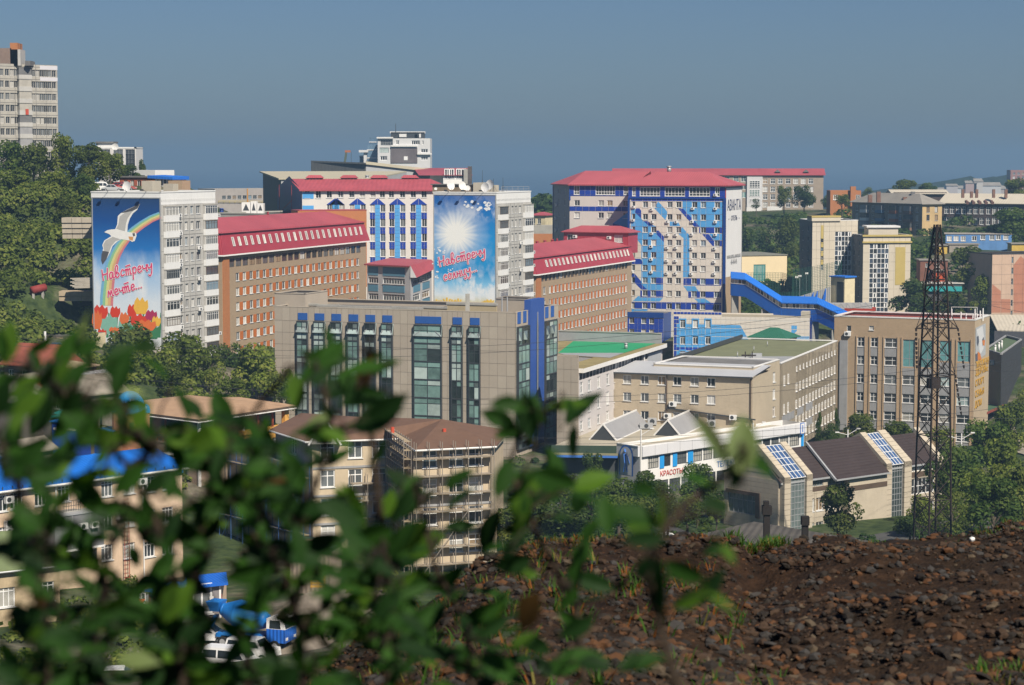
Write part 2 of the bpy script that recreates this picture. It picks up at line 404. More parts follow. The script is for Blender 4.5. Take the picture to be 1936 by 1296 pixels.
def clad(t,W,us,zs,wins,base,regions=(),gap=.045,limit=300,style=None,joint=None,name='panel',wname='wall',depth=.28):
 """cladding in separate panels over a backing wall; regions (polygon in wall u,z , material) recolour and cut the panels"""
 holes=[(a[0],a[0]+a[2],a[1],a[1]+a[3])for a in wins]
 back=MB();wall_mesh(back,W,joint or base,holes,depth);wo_=back.build(wname,t);todo=[]
 for i in range(len(us)-1):
  for j in range(len(zs)-1):
   a,b,c,d=us[i],us[i+1],zs[j],zs[j+1]
   if b-a<.12 or d-c<.12:continue
   if any(h[0]-.06<a and b<h[1]+.06 and h[2]-.06<c and d<h[3]+.06 for h in holes):continue
   a+=gap/2;b-=gap/2;c+=gap/2;d-=gap/2;A=(b-a)*(d-c);cov=0;pcs=[]
   for poly,m in regions:
    k=clip_cell(poly,a,b,c,d)
    if k and area2(k)>.05:pcs.append((k,m));cov=max(cov,area2(k)/A)
   hit=[h for h in holes if h[0]<b-.02 and h[1]>a+.02 and h[2]<d-.02 and h[3]>c+.02]
   full=[m for k,m in pcs if area2(k)/A>.985]
   bm=full[-1]if full else(base(i,j)if callable(base)else base)
   todo.append((A,'hole' if hit else 'rect',(a,b,c,d),hit,bm,.05))
   if full:continue
   for q,(k,m)in enumerate(pcs):todo.append((area2(k),'poly',k,None,m,.055+.006*(q+1)))
 todo.sort(key=lambda x:-x[0]);rest=MB();n=0
 for A,kind,g,hit,m,d in todo:
  single=n<limit;n+=1
  if kind=='rect' and single:panel(wo_,W,*g,m,0,d,name)if wo_.parent is None else panel_under(wo_,W,g,m,d,name);continue
  mb=MB()if single else rest
  if kind=='rect':
   a,b,c,e=g;mb.poly([W.p(a,c,d),W.p(b,c,d),W.p(b,e,d),W.p(a,e,d)],m)
  elif kind=='hole':
   W2=Wall(W.A+W.n*d,W.B+W.n*d,W.z0,W.z1);a,b,c,e=g;wall_mesh(mb,W2,m,hit,d,None,c,e,a,b)
  else:
   s_=sum(g[i][0]*g[(i+1)%len(g)][1]-g[(i+1)%len(g)][0]*g[i][1]for i in range(len(g)));k=g if s_>0 else g[::-1]
   mb.poly([W.p(x,y,d)for x,y in k],m)
   if single:
    for i in range(len(k)):mb.poly([W.p(*k[i],d-.03),W.p(*k[(i+1)%len(k)],d-.03),W.p(*k[(i+1)%len(k)],d),W.p(*k[i],d)],m)
  if single:sub(mb.build(name),wo_)
 if rest.f:r_=sub(rest.build(name),wo_);r_['kind']='stuff'
 for a in wins:
  st=a[4]if len(a)>4 else style
  if st:window(t,W,a[0],a[1],a[2],a[3],st)
 return wo_
def sub(o,parent):
 """child of a mesh part that itself sits under a building's Empty"""
 o.parent=parent;o.matrix_parent_inverse=Matrix.Identity(4)
 if parent.parent is not None:o.matrix_parent_inverse=Matrix.Identity(4)
 return o
def panel_under(wo_,W,g,m,d,name):
 a,b,c,e=g;M=W.M(a,c,0)@Matrix.Diagonal((b-a,d,e-c,1));o=bpy.data.objects.new(name,unit_panel(m));COL.objects.link(o);sub(o,wo_);o.matrix_basis=M;return o
def rail(t,pts,h,mat,name='railing',step=1.5,r=.04):
 mb=MB();
 for i in range(len(pts)-1):
  a,b=Vector(pts[i]),Vector(pts[i+1]);L=(b-a).length;n=max(1,int(L/step))
  for k in(h,h*.5):mb.beam(a+Vector((0,0,k)),b+Vector((0,0,k)),r,r,mat)
  for k in range(n+1):p=a.lerp(b,k/n);mb.beam(p,p+Vector((0,0,h)),r,r,mat)
 return mb.build(name,t)
def regions(W,fn,lst):return[([W.uz(*fn(x,y))for x,y in pts],m)for pts,m in lst]
def cuts(vals,maxstep,lo,hi):
 v=sorted({round(x,3)for x in vals if lo<x<hi}|{round(lo,3),round(hi,3)});out=[]
 for i in range(len(v)-1):
  n=max(1,int(math.ceil((v[i+1]-v[i])/maxstep-.15)));out+=[v[i]+(v[i+1]-v[i])*k/n for k in range(n)]
 return out+[v[-1]]
# ---------------------------------------------------------------- ground, sea, hills
_G=[(968,14,43),(0,14,42),(1936,14,44),(968,60,33),(1936,60,36),(0,60,30),(968,120,20),(1936,120,24),(0,120,18),(0,170,9),(300,185,7.4),(500,190,7.4),
(720,200,8),(1450,150,20),(1450,200,8),(1800,200,9),(0,220,5),(343,240,4),(600,235,4.5),(927,242,4),(1100,280,-1),(1300,300,-2),(1472,296,-1.6),(1768,320,-2),
(1936,300,0),(1210,333,-2.5),(1519,366,-2.5),(1577,450,-7),(1850,436,-9.5),(1936,430,-1),(519,365,3),(974,348,2),(1055,372,2),(303,381,14),(172,386,15.5),(407,404,12),
(100,340,16.5),(0,330,17),(20,290,11.5),(200,300,9.5),(60,360,20.6),(60,400,27),(100,430,34.5),(20,430,35),(60,455,42.8),(170,462,43.5),(80,497,46),(250,475,44.6),(340,475,44.6),
(430,440,9),(692,515,7),(600,470,8),(450,470,10),(480,560,24),(560,620,26),(400,540,30),(938,436,5),(1003,455,5),(1100,500,3.5),(1188,560,4.5),(1372,553,4.5),(1273,530,0),
(1530,512,0),(1450,480,-2),(1545,445,-5),(1420,556,9),(1490,560,8),(1580,540,4),(1440,690,9),(1536,650,3),(1700,640,4),(1620,700,12),(1700,700,20),(1820,700,21.5),(1750,755,24),
(1900,760,25),(1400,745,18),(1500,745,17),(1200,890,30),(1557,890,30),(1450,830,26),(1300,850,28),(1620,850,30),(600,900,28),(760,900,32),(968,800,14),(1020,800,30),(968,1000,20),(250,620,44),(0,620,45),
(300,900,20),(0,1000,20),(1936,1000,25),(1900,560,1),(1780,590,4),(1900,620,4),(1830,640,10),(1936,350,-1.5),(1400,620,8)]
_GP=[((px-968)/FOC*D,D,z)for px,D,z in _G]+[(x,1300,-12)for x in(-300,-100,0,100,300)]
def ground(x,y):
 sw=sz=0
 for gx,gy,gz in _GP:
  d2=(x-gx)**2+((y-gy)*.9)**2+4;w=1/(d2*d2);sw+=w;sz+=w*gz
 return sz/sw
def build_ground():
 ys=[14+2.5*i for i in range(22)]+[70+6*i for i in range(140)]+[910+25*i for i in range(19)];n=84;v=[];f=[]
 for y in ys:
  hw=40+y*.36
  for i in range(n):
   x=-hw+2*hw*i/(n-1);z=ground(x,y)+noise.noise((x*.08,y*.08,0))*(.12 if y>60 else 1.0);v.append((x,y,z))
 for j in range(len(ys)-1):
  for i in range(n-1):a=j*n+i;f.append((a,a+1,a+n+1,a+n))
 me=bpy.data.meshes.new('ground');me.from_pydata(v,[],f);me.polygons.foreach_set('use_smooth',[True]*len(f))
 m,nn,b=newmat('ground_soil_grass');g=nd(nn,'ShaderNodeNewGeometry');P=g.outputs['Position']
 a=noisef(nn,P,.035,5,.65);c=noisef(nn,P,.6,4);d=noisef(nn,P,.11,4)
 grass=ramp(nn,c,[(.3,(.02,.035,.012)),(.7,(.065,.09,.03))]);dirt=ramp(nn,c,[(.3,(.09,.075,.055)),(.7,(.2,.17,.13))])
 k=ramp(nn,mth(nn,'ADD',mth(nn,'MULTIPLY',a,.6),mth(nn,'MULTIPLY',d,.4)),[(.5,(0,0,0)),(.6,(1,1,1))])
 nn.links.new(mix(nn,k,grass,dirt),b.inputs['Base Color']);b.inputs['Roughness'].default_value=.95;b.inputs['Specular IOR Level'].default_value=.1
 bp=nd(nn,'ShaderNodeBump');bp.inputs['Strength'].default_value=.6;bp.inputs['Distance'].default_value=.4;nn.links.new(c,bp.inputs['Height']);nn.links.new(bp.outputs[0],b.inputs['Normal'])
 me.materials.append(m);o=bpy.data.objects.new('ground',me);COL.objects.link(o);tag(o,kind='structure')
build_ground()
m,n,b=newmat('sea_water');b.inputs['Base Color'].default_value=(.012,.045,.085,1);b.inputs['Roughness'].default_value=.25
g_=nd(n,'ShaderNodeNewGeometry');w_=noisef(n,g_.outputs['Position'],.05,4);bp=nd(n,'ShaderNodeBump');bp.inputs['Strength'].default_value=.5;bp.inputs['Distance'].default_value=2;n.links.new(w_,bp.inputs['Height']);n.links.new(bp.outputs[0],b.inputs['Normal'])
mb=MB();mb.poly([(-5900,1250,-9),(5900,1250,-9),(5900,14200,-9),(-5900,14200,-9)],m);tag(mb.build('sea'),kind='structure')
# far coast: low wooded hills across the water
FARWOOD=leafmat('far_hill_foliage',(.035,.06,.03),.1,.3,.02)
def hills(name,prof,D,dep):
 """ridge profile (px, ytop) at depth D, sloping back and front as a real hill"""
 mb=MB();m=FARWOOD;nx=60;rows=[(-.5,0),(-.25,.45),(0,1),(.35,.7),(1,0)];grid=[]
 for k,(dy,fz)in enumerate(rows):
  r=[]
  for i in range(nx):
   px=prof[0][0]+(prof[-1][0]-prof[0][0])*i/(nx-1);j=max(q for q in range(len(prof))if prof[q][0]<=px+1e-6);j=min(j,len(prof)-2)
   f=(px-prof[j][0])/(prof[j+1][0]-prof[j][0]);y=prof[j][1]*(1-f)+prof[j+1][1]*f
   p=at(px,y,D);z0=-10;zt=z0+(p.z-z0)*fz*(1+.1*noise.noise((i*.7,k*1.3,0)));r.append(Vector((p.x,D+dy*dep,zt)))
  grid.append(r)
 for k in range(len(rows)-1):
  for i in range(nx-1):mb.poly([grid[k][i],grid[k][i+1],grid[k+1][i+1],grid[k+1][i]],m)
 return tag(mb.build(name,None,True),kind='structure')
hills('hills',[(1640,372),(1700,358),(1760,348),(1820,338),(1870,336),(1936,332),(2000,330)],2300,900)
# ================================================================ BUILDINGS
PANELG=M_('grey_concrete_panel',(.45,.44,.415),.9,.12,.7,.22)
PANELW=M_('white_balcony_panel',(.74,.74,.73),.7,.05,.5,.15)
SEAM=M_('seam_filler',(.20,.195,.185),.95,.15)
BEIGE=M_('beige_render',(.46,.42,.34),.9,.10,.4,.25)
CREAM=M_('cream_cladding',(.65,.60,.53),.7,.05,.3,.06)
LBLUE=M_('light_blue_cladding',(.09,.34,.68),.5,.07,.4)
DBLUE=M_('dark_blue_cladding',(.016,.05,.33),.45,.1,.4)
GREYIN=M_('grey_infill',(.30,.30,.305),.85,.12,.6,.25)
# ---- handwriting strokes for the two murals: x to the right, baseline 0, x-height .58
GLY={'Н':(.66,[[(0,1.0),(.06,0)],[(.6,1.05),(.52,0)],[(.03,.5),(.56,.56)]]),
'а':(.6,[[(.42,.52),(.22,.6),(.04,.34),(.12,.04),(.32,.1),(.43,.5),(.44,.1),(.58,.02)]]),
'в':(.52,[[(-.02,.1),(.2,.5),(.34,.92),(.24,1.12),(.1,.9),(.08,.12),(.26,0),(.42,.18),(.36,.38),(.14,.42)]]),
'с':(.46,[[(.4,.48),(.22,.6),(.05,.32),(.14,.03),(.42,.12)]]),
'т':(.72,[[(0,.48),(.08,.55),(.1,0)],[(.1,.4),(.26,.58),(.32,0)],[(.32,.4),(.5,.58),(.55,.05),(.66,.04)],[(.12,.84),(.56,.88)]]),
'р':(.48,[[(.06,.58),(.02,-.5)],[(.05,.42),(.24,.6),(.4,.4),(.3,.05),(.05,.1)]]),
'е':(.5,[[(.04,.26),(.38,.36),(.3,.58),(.12,.52),(.04,.2),(.2,0),(.46,.12)]]),
'ч':(.48,[[(0,.56),(.05,.3),(.24,.25),(.4,.36)],[(.43,.58),(.4,.02),(.5,.02)]]),
'у':(.52,[[(0,.56),(.06,.26),(.28,.24),(.42,.5)],[(.44,.58),(.38,-.2),(.2,-.52),(.04,-.4)]]),
'м':(.7,[[(0,.02),(.14,.58),(.26,.1),(.42,.58),(.52,.03),(.66,.04)]]),
'о':(.5,[[(.4,.5),(.2,.6),(.04,.32),(.18,.02),(.38,.14),(.4,.5),(.5,.5)]]),
'л':(.5,[[(0,.02),(.1,.1),(.24,.58),(.34,.04),(.46,.02)]]),
'н':(.5,[[(.04,.58),(.04,0)],[(.38,.58),(.38,.02),(.48,.02)],[(.04,.3),(.38,.32)]]),
'ц':(.54,[[(.02,.56),(.05,.1),(.2,0),(.36,.12),(.4,.56)],[(.4,.12),(.52,-.2),(.36,-.46),(.24,-.3)]]),
'.':(.2,[[(.04,.03),(.09,.08)]]),' ':(.4,[])}
PINK=M_('crimson_lettering',(.66,.03,.14),.6,.03);HALO=M_('pale_pink_halo',(.80,.66,.68),.6,.03)
def script(parent,W,o,e,text,size,name='lettering',d=.16,wd=.15,halo=.42):
 """handwritten line from wall point o along vector e (u,z per em)"""
 x=0;ex=Vector(e).normalized();ez=Vector((-ex.y+.12,ex.x));mb=MB();ob=Vector(o)
 def rib(pts,w,m,dd):
  P=[]
  for i in range(len(pts)-1):
   for k in range(3):
    t=k/3;p0=pts[max(i-1,0)];p1=pts[i];p2=pts[i+1];p3=pts[min(i+2,len(pts)-1)]
    P.append(tuple(.5*(2*p1[a]+(p2[a]-p0[a])*t+(2*p0[a]-5*p1[a]+4*p2[a]-p3[a])*t*t+(3*p1[a]-p0[a]-3*p2[a]+p3[a])*t**3)for a in(0,1)))
  P.append(pts[-1]);Q=[ob+ex*(x+q[0])*size+ez*q[1]*size for q in P];n=len(Q)
  for i in range(n-1):
   t_=(Q[i+1]-Q[i]);
   if t_.length<1e-5:continue
   t_=t_.normalized();nn=Vector((-t_.y,t_.x))*w/2;t_=t_*w*.3
   q=[Q[i]-nn-t_,Q[i+1]-nn+t_,Q[i+1]+nn+t_,Q[i]+nn-t_];zz=dd+.0004*i
   mb.poly([W.p(k.x,k.y,zz)for k in q],m)
 for layer in(0,1):
  x=0
  for ch in text:
   w,st=GLY[ch]
   for s_ in st:rib(s_,(halo if layer==0 else wd)*1.0,HALO if layer==0 else PINK,d+.02*layer)
   x+=w+.06
 return mb.build(name,parent)
def print_mat(name,build):
 m,n,b=newmat(name);uv=nd(n,'ShaderNodeUVMap');sp=nd(n,'ShaderNodeSeparateXYZ');n.links.new(uv.outputs[0],sp.inputs[0])
 n.links.new(build(n,uv.outputs[0],sp.outputs[0],sp.outputs[1]),b.inputs['Base Color']);b.inputs['Roughness'].default_value=.45;b.inputs['Specular IOR Level'].default_value=.3;return m
def print_board(parent,W,u0,u1,z0,z1,m,d=.08,name='mural_board'):
 mb=MB();mb.poly([W.p(u0,z0,d),W.p(u1,z0,d),W.p(u1,z1,d),W.p(u0,z1,d)],m);me=mb.mesh(name)
 uv=me.uv_layers.new(name='UVMap')
 for i,c in enumerate(((0,0),(1,0),(1,1),(0,1))):uv.data[i].uv=c
 o=bpy.data.objects.new(name,me);COL.objects.link(o);par(o,parent)
 fr=MB();t=.18
 for a,b_,c,e in((u0-t,u1+t,z0-t,z0),(u0-t,u1+t,z1,z1+t),(u0-t,u0,z0,z1),(u1,u1+t,z0,z1)):
  fr.hexa([W.p(a,c,0),W.p(b_,c,0),W.p(b_,c,d+.06),W.p(a,c,d+.06)][::-1],[W.p(a,e,0),W.p(b_,e,0),W.p(b_,e,d+.06),W.p(a,e,d+.06)][::-1],METAL)
 sub(fr.build('mural_frame'),o);return o
def dec(mb,W,fn,pts,m,d):
 q=[W.uz(*fn(x,y))for x,y in pts];s_=sum(q[i][0]*q[(i+1)%len(q)][1]-q[(i+1)%len(q)][0]*q[i][1]for i in range(len(q)))
 mb.poly([W.p(u,z,d)for u,z in(q if s_>0 else q[::-1])],m)
def flat(name,rgb,rough=.6):return M_(name,rgb,rough,.06,1.5)
# ---- the two ten-storey panel blocks with murals
def panel_block(pL,DL,pC,DC,pR,DR,yC,zb,fn,X,label):
 b=corner_box(pL,DL,pC,DC,pR,DR,yC,zb);t=b.thing('panel_apartment_block',label,'apartment block');WL,W=b.W[0],b.W[1]
 capz=W.Z(*fn(*X['cap']));mb=MB()
 for w in(WL,W,b.W[2],b.W[3]):
  wall_mesh(mb,w,PANELW,z0=capz if w is W else w.z1-1.0)
 for w in(WL,b.W[2],b.W[3]):wall_mesh(mb,w,PANELG,z1=w.z1-1.0)
 mb.poly([(p.x,p.y,b.z1-.4)for p in b.pts],ROOFDK);mb.build('wall',t)
 zig=MB();nz=26 # zig-zag relief along the white attic band
 for i in range(nz):
  a0,a1=W.L*i/nz+.05,W.L*(i+1)/nz-.05;zt=W.z1-1.1
  zig.poly([W.p(a0,zt,.05),W.p((a0+a1)/2,zt-.5,.09),W.p(a1,zt,.05)],PANELW)
 zig.build('attic_relief',t)
 pl=Wall(W.A+W.n*.12,W.B+W.n*.12,0,1)
 nf=X['n'];z_top=W.Z(*fn(*X['row0']));dz=X['dz'];zr=[z_top-dz*i for i in range(nf)]
 cols=[(W.U(*fn(a,X['row0'][1])),W.U(*fn(c,X['row0'][1])))for a,c in X['cols']];B1=[W.U(*fn(x,X['row0'][1]))for x in X['b1']];B2=[W.U(*fn(x,X['row0'][1]))for x in X['b2']]
 wins=[(a,z-.75,c-a,1.5)for z in zr for a,c in cols]
 us=[0.0,B1[0],B1[1]]+[(cols[i][1]+cols[i+1][0])/2 for i in range(len(cols)-1)]+[B2[0],B2[1],W.L]
 zs=[W.z0]+sorted([z-dz*.56 for z in zr])+[capz]
 Wg=Wall(W.A,W.B,W.z0,capz)
 clad(t,Wg,us,zs,wins,PANELG,gap=.09,limit=300,style=ST([.55],0,WFRAME,.07,1),joint=SEAM)
 for bi,(a,c)in enumerate((B1,B2)):
  off=X['off'][bi]
  for z in zr:
   z+=off;mb=MB();dp=.55
   mb.box(a,c,-dp,-.06,z-1.95,z-.82,PANELW,W.M(0,0));mb.box(a,c,-dp+.1,-.06,z-.82,z+.75,PANELG,W.M(0,0));mb.box(a-.05,c+.05,-dp-.04,-.06,z+.75,z+.9,CONC,W.M(0,0))
   o=mb.build('balcony',t);me,pn=win_meshes(c-a-.3,1.5,ST(rnd.choice([3,4,5]),[.72],rnd.choice([WFRAME,WFRAME,GFRAME,BROWNFR]),.06,0))
   w_=bpy.data.objects.new('glazing',me);COL.objects.link(w_);sub(w_,o);w_.matrix_basis=W.M(a+.15,z-.8,dp-.1+.2)
# pane joins the same balcony as a sibling of the glazing so that nothing sits deeper than a sub-part
   p_=bpy.data.objects.new('pane',rnd.choice(pn));COL.objects.link(p_);sub(p_,o);p_.matrix_basis=W.M(a+.15,z-.8,dp-.1+.2)
   if rnd.random()<.28:ac_unit(t,pl,c+.5,z-1.6+rnd.random(),.8)
 for i in range(7):
  ac_unit(t,pl,cols[-1][0]+.6 if i%2 else cols[0][0]+.3,zr[min(i+1,nf-1)]-1.6,.85)
 coping(t,b,PANELW,.5,.22);c=b.c
 for k,(du,dv,sx,sy,h)in enumerate(((-.5,0,3.2,2.2,2.4),(3.5,.5,2,2,1.8))):
  M=Matrix.Translation((c.x,c.y,0))@W.M(0,0).to_3x3().to_4x4();h0=b.z1-.4
  mb=MB();mb.box(du*2-sx/2,du*2+sx/2,dv-sy/2,dv+sy/2,h0,h0+h,BEIGE,M);mb.build('lift_housing',t)
 return b,t,WL,W
X1=dict(cap=(645,256),row0=(645,302),n=10,dz=2.8,cols=[(708,738),(757,779),(799,821),(840,869)],b1=(603,702),b2=(890,980),off=(.0,.02))
bg_,tg,WLg,WRg=panel_block(172,387.9,303.4,383,407,402,365,13,c2,X1,'grey white panel block with the seagull rainbow and tulips mural')
X2=dict(cap=(1055,545),row0=(1060,590),n=10,dz=2.8,cols=[(1112,1129),(1145,1158),(1168,1181),(1193,1210)],b1=(1054,1110),b2=(1220,1277),off=(.0,.1))
bs_,ts,WLs,WRs=panel_block(819,441,938.5,436,1003.5,455,365.5,4,c4,X2,'grey white panel block with the blue sunburst sky mural')
# seagull mural
def gull_print(n,uv,x,y):
 sky=ramp(n,y,[(0,(.55,.3,.2)),(.08,(.72,.75,.78)),(.35,(.62,.70,.78)),(.56,(.28,.48,.74)),(.68,(.02,.17,.50)),(.86,(.012,.075,.28)),(1,(.02,.055,.15))])
 cl=noisef(n,uv,3.2,5,.55);k=ramp(n,cl,[(.46,(0,0,0)),(.68,(1,1,1))]);ym=ramp(n,y,[(.0,(1,1,1)),(.55,(.8,.8,.8)),(.7,(0,0,0))])
 return mix(n,mth(n,'MULTIPLY',k,ym),sky,(.78,.79,.80))
u0,z0=WLg.uz(174,640);u1,z1=WLg.uz(302,366)
gb=print_board(tg,WLg,.35,WLg.L-.15,WLg.z0+2.2,WLg.z1-1.0,print_mat('seagull_sky_print',gull_print))
WLp=Wall(WLg.A+WLg.n*.09,WLg.B+WLg.n*.09,WLg.z0,WLg.z1)
mb=MB();RB=[flat('rainbow_'+k,c)for k,c in(('red',(.62,.20,.22)),('orange',(.66,.42,.20)),('yellow',(.66,.62,.26)),('green',(.26,.52,.30)),('blue',(.18,.42,.62)))]
arc=[(638,218),(560,250),(480,300),(410,352),(345,415),(290,485),(247,560),(213,650),(192,740),(180,830),(172,920),(168,1010)];wd_=[30,32,34,36,40,44,48,52,54,56,58,58]
for k in range(5):
 for i in range(len(arc)-1):
  def off(i,s_):
   a=Vector(arc[max(i-1,0)]);c=Vector(arc[min(i+1,len(arc)-1)]);t_=(c-a).normalized();nn=Vector((t_.y,-t_.x));q=Vector(arc[i])-nn*wd_[i]*s_;return(q.x,q.y)
  dec(mb,WLp,m1,[off(i,k/2.5-1),off(i+1,k/2.5-1),off(i+1,(k+1)/2.5-1),off(i,(k+1)/2.5-1)],RB[k],.006)
GREYW=flat('wing_grey',(.46,.45,.43));WHT=flat('gull_white',(.82,.81,.78));TIP=flat('wing_tip_dark',(.09,.09,.10));ORG=flat('tulip_red',(.62,.05,.02));ORL=flat('tulip_orange',(.70,.16,.04))
YEL=flat('tulip_yellow',(.78,.45,.06));MAG=flat('tulip_magenta',(.40,.03,.10));GRN=flat('stem_green',(.05,.20,.09));GRNL=flat('leaf_teal',(.22,.45,.36))
for pts,m_,d in(([(243,345),(262,300),(268,225),(300,195),(345,172),(465,116),(436,172),(398,205),(372,250),(356,300),(350,368),(300,372)],WHT,.012),
([(252,338),(272,300),(284,230),(340,190),(420,165),(384,200),(352,250),(338,300),(330,360)],GREYW,.018),([(290,200),(345,174),(465,116),(440,160),(395,182),(330,196)],TIP,.022),
([(150,368),(172,352),(200,345),(250,340),(330,362),(395,372),(428,372),(432,400),(415,445),(392,452),(372,440),(300,430),(215,405),(190,382)],WHT,.026),
([(360,405),(405,408),(398,442),(370,436)],flat('gull_feet',(.62,.30,.10)),.03),([(395,378),(415,374),(420,400),(402,405)],TIP,.03),
([(215,400),(300,428),(262,450),(222,490),(200,545),(170,600),(135,650),(122,610),(126,560),(140,510),(132,480),(150,440)],WHT,.024),
([(222,408),(292,430),(250,446),(212,488),(192,540),(150,555),(146,510),(140,478),(160,442)],GREYW,.029),([(192,540),(170,600),(135,650),(122,610),(126,560),(135,530)],TIP,.031)):
 dec(mb,WLp,m1,pts,m_,d)
def tulip(cx,cy,w,h,m_,d,lean=0):
 P=lambda x,y:(cx+x*w/2+lean*y*h*.3,cy-y*h)
 dec(mb,WLp,m1,[P(-.6,0),P(.6,0),P(1,.4),P(.9,.85),P(.55,.72),P(.2,1),P(-.15,.78),P(-.5,1),P(-.85,.75),P(-1,.35)],m_,d)
for cx in range(60,640,38):dec(mb,WLp,m1,[(cx-9,1290),(cx+12,1290),(cx+20,1080),(cx+10,1070)],GRN,.008)
for a in((190,1260,150,190,GRNL,.010),(330,1255,120,150,GRNL,.0105),(560,1290,170,120,GRN,.011),(420,1290,160,110,GRN,.0112)):tulip(*a)
for a in((118,1125,130,125,ORG,.014),(85,1215,90,170,ORL,.016),(245,1112,92,100,ORG,.018),(325,1170,88,105,ORL,.02),(395,1105,90,110,ORG,.022),(470,1085,130,150,YEL,.024),(450,1195,150,120,ORG,.026),
(560,1140,105,95,MAG,.028),(605,1190,80,90,YEL,.03),(520,1230,170,100,ORL,.032),(130,1285,80,75,ORG,.034),(235,1245,90,50,ORL,.036),(300,1300,90,60,ORG,.0365),(585,1300,90,70,GRN,.037)):tulip(*a)
o_=mb.build('mural_print');sub(o_,gb)
pa=WLp.uz(*m1(138,790));pb=WLp.uz(*m1(590,690));sub(script(None,WLp,pa,(pb[0]-pa[0],pb[1]-pa[1]),'Навстречу',(Vector(pb)-Vector(pa)).length/5.6,d=.05,wd=.21,halo=.42),gb)
pa=WLp.uz(*m1(185,935));pb=WLp.uz(*m1(495,850));sub(script(None,WLp,pa,(pb[0]-pa[0],pb[1]-pa[1]),'мечте...',(Vector(pb)-Vector(pa)).length/4.05,d=.05,wd=.21,halo=.42),gb)
# sun mural
def sun_print(n,uv,x,y):
 sky=ramp(n,y,[(0,(.60,.50,.20)),(.045,(.66,.62,.45)),(.10,(.66,.74,.80)),(.2,(.22,.52,.78)),(.3,(.02,.29,.62)),(.62,(.015,.27,.64)),(.85,(.012,.17,.50)),(1,(.02,.10,.36))])
 dx=mth(n,'MULTIPLY',mth(n,'SUBTRACT',x,.355),.56);dy=mth(n,'SUBTRACT',y,.655);d=mth(n,'SQRT',mth(n,'ADD',mth(n,'MULTIPLY',dx,dx),mth(n,'MULTIPLY',dy,dy)))
 ang=mth(n,'ARCTAN2',dy,dx);rays=mth(n,'MULTIPLY',mth(n,'ADD',mth(n,'SINE',mth(n,'MULTIPLY',ang,13)),mth(n,'SINE',mth(n,'MULTIPLY',ang,29))),.010)
 k=ramp(n,mth(n,'ADD',d,rays),[(.085,(1,1,1)),(.145,(.7,.7,.7)),(.2,(.28,.28,.28)),(.32,(0,0,0))])
 cl=noisef(n,uv,5.5,6,.62);kc=ramp(n,cl,[(.45,(0,0,0)),(.58,(1,1,1))])
 ym=ramp(n,y,[(.03,(0,0,0)),(.07,(1,1,1)),(.2,(.85,.85,.85)),(.3,(.25,.25,.25)),(.45,(.1,.1,.1)),(.75,(0,0,0)),(.84,(.5,.5,.5)),(.95,(.15,.15,.15))]);xm=ramp(n,x,[(.3,(.5,.5,.5)),(.6,(1,1,1))])
 c=mix(n,mth(n,'MULTIPLY',mth(n,'MULTIPLY',kc,ym),xm),sky,(.80,.82,.84));return mix(n,k,c,(.86,.86,.83))
sb=print_board(ts,WLs,.25,WLs.L-.2,WLs.Z(*m2(350,1235)),WLs.Z(*m2(350,55)),print_mat('sunburst_sky_print',sun_print))
WSp=Wall(WLs.A+WLs.n*.09,WLs.B+WLs.n*.09,WLs.z0,WLs.z1)
mb=MB();CLW=flat('cloud_white',(.80,.82,.84));YF=flat('petal_yellow',(.80,.52,.08));YG=flat('petal_green',(.16,.30,.06))
for(cx,cy,s_,k)in((400,150,46,9),(560,170,60,10),(620,160,34,7),(60,640,40,6),(140,660,30,6),(50,770,34,6),(200,860,30,6),(60,900,46,7)):
 for i in range(k):
  ax,ay,r=cx+rnd.uniform(-1,1)*s_,cy+rnd.uniform(-.8,.8)*s_,s_*rnd.uniform(.16,.36)
  dec(mb,WSp,m2,[(ax+r*cos(a)*rnd.uniform(.8,1.2),ay+r*sin(a)*rnd.uniform(.6,1))for a in[2*pi*q/9 for q in range(9)]],CLW,.006+.0005*len(mb.f))
for cx,w in((60,60),(110,50),(170,80),(225,60),(290,70),(600,60),(640,60),(560,40)):
 for i in range(5):
  a=pi*(.12+.19*i);dec(mb,WSp,m2,[(cx-8,1225),(cx+8,1225),(cx+w*.8*cos(a)+9,1225-w*1.0*sin(a)),(cx+w*.8*cos(a)-9,1225-w*1.05*sin(a))],YF if(i+cx)%5 else YG,.012+.0005*len(mb.f))
o_=mb.build('mural_print');sub(o_,sb)
pa=WSp.uz(*m2(95,815));pb=WSp.uz(*m2(600,680));sub(script(None,WSp,pa,(pb[0]-pa[0],pb[1]-pa[1]),'Навстречу',(Vector(pb)-Vector(pa)).length/5.6,d=.07,wd=.2,halo=.48),sb)
pa=WSp.uz(*m2(140,965));pb=WSp.uz(*m2(515,855));sub(script(None,WSp,pa,(pb[0]-pa[0],pb[1]-pa[1]),'солнцу...',(Vector(pb)-Vector(pa)).length/4.3,d=.07,wd=.2,halo=.48),sb)
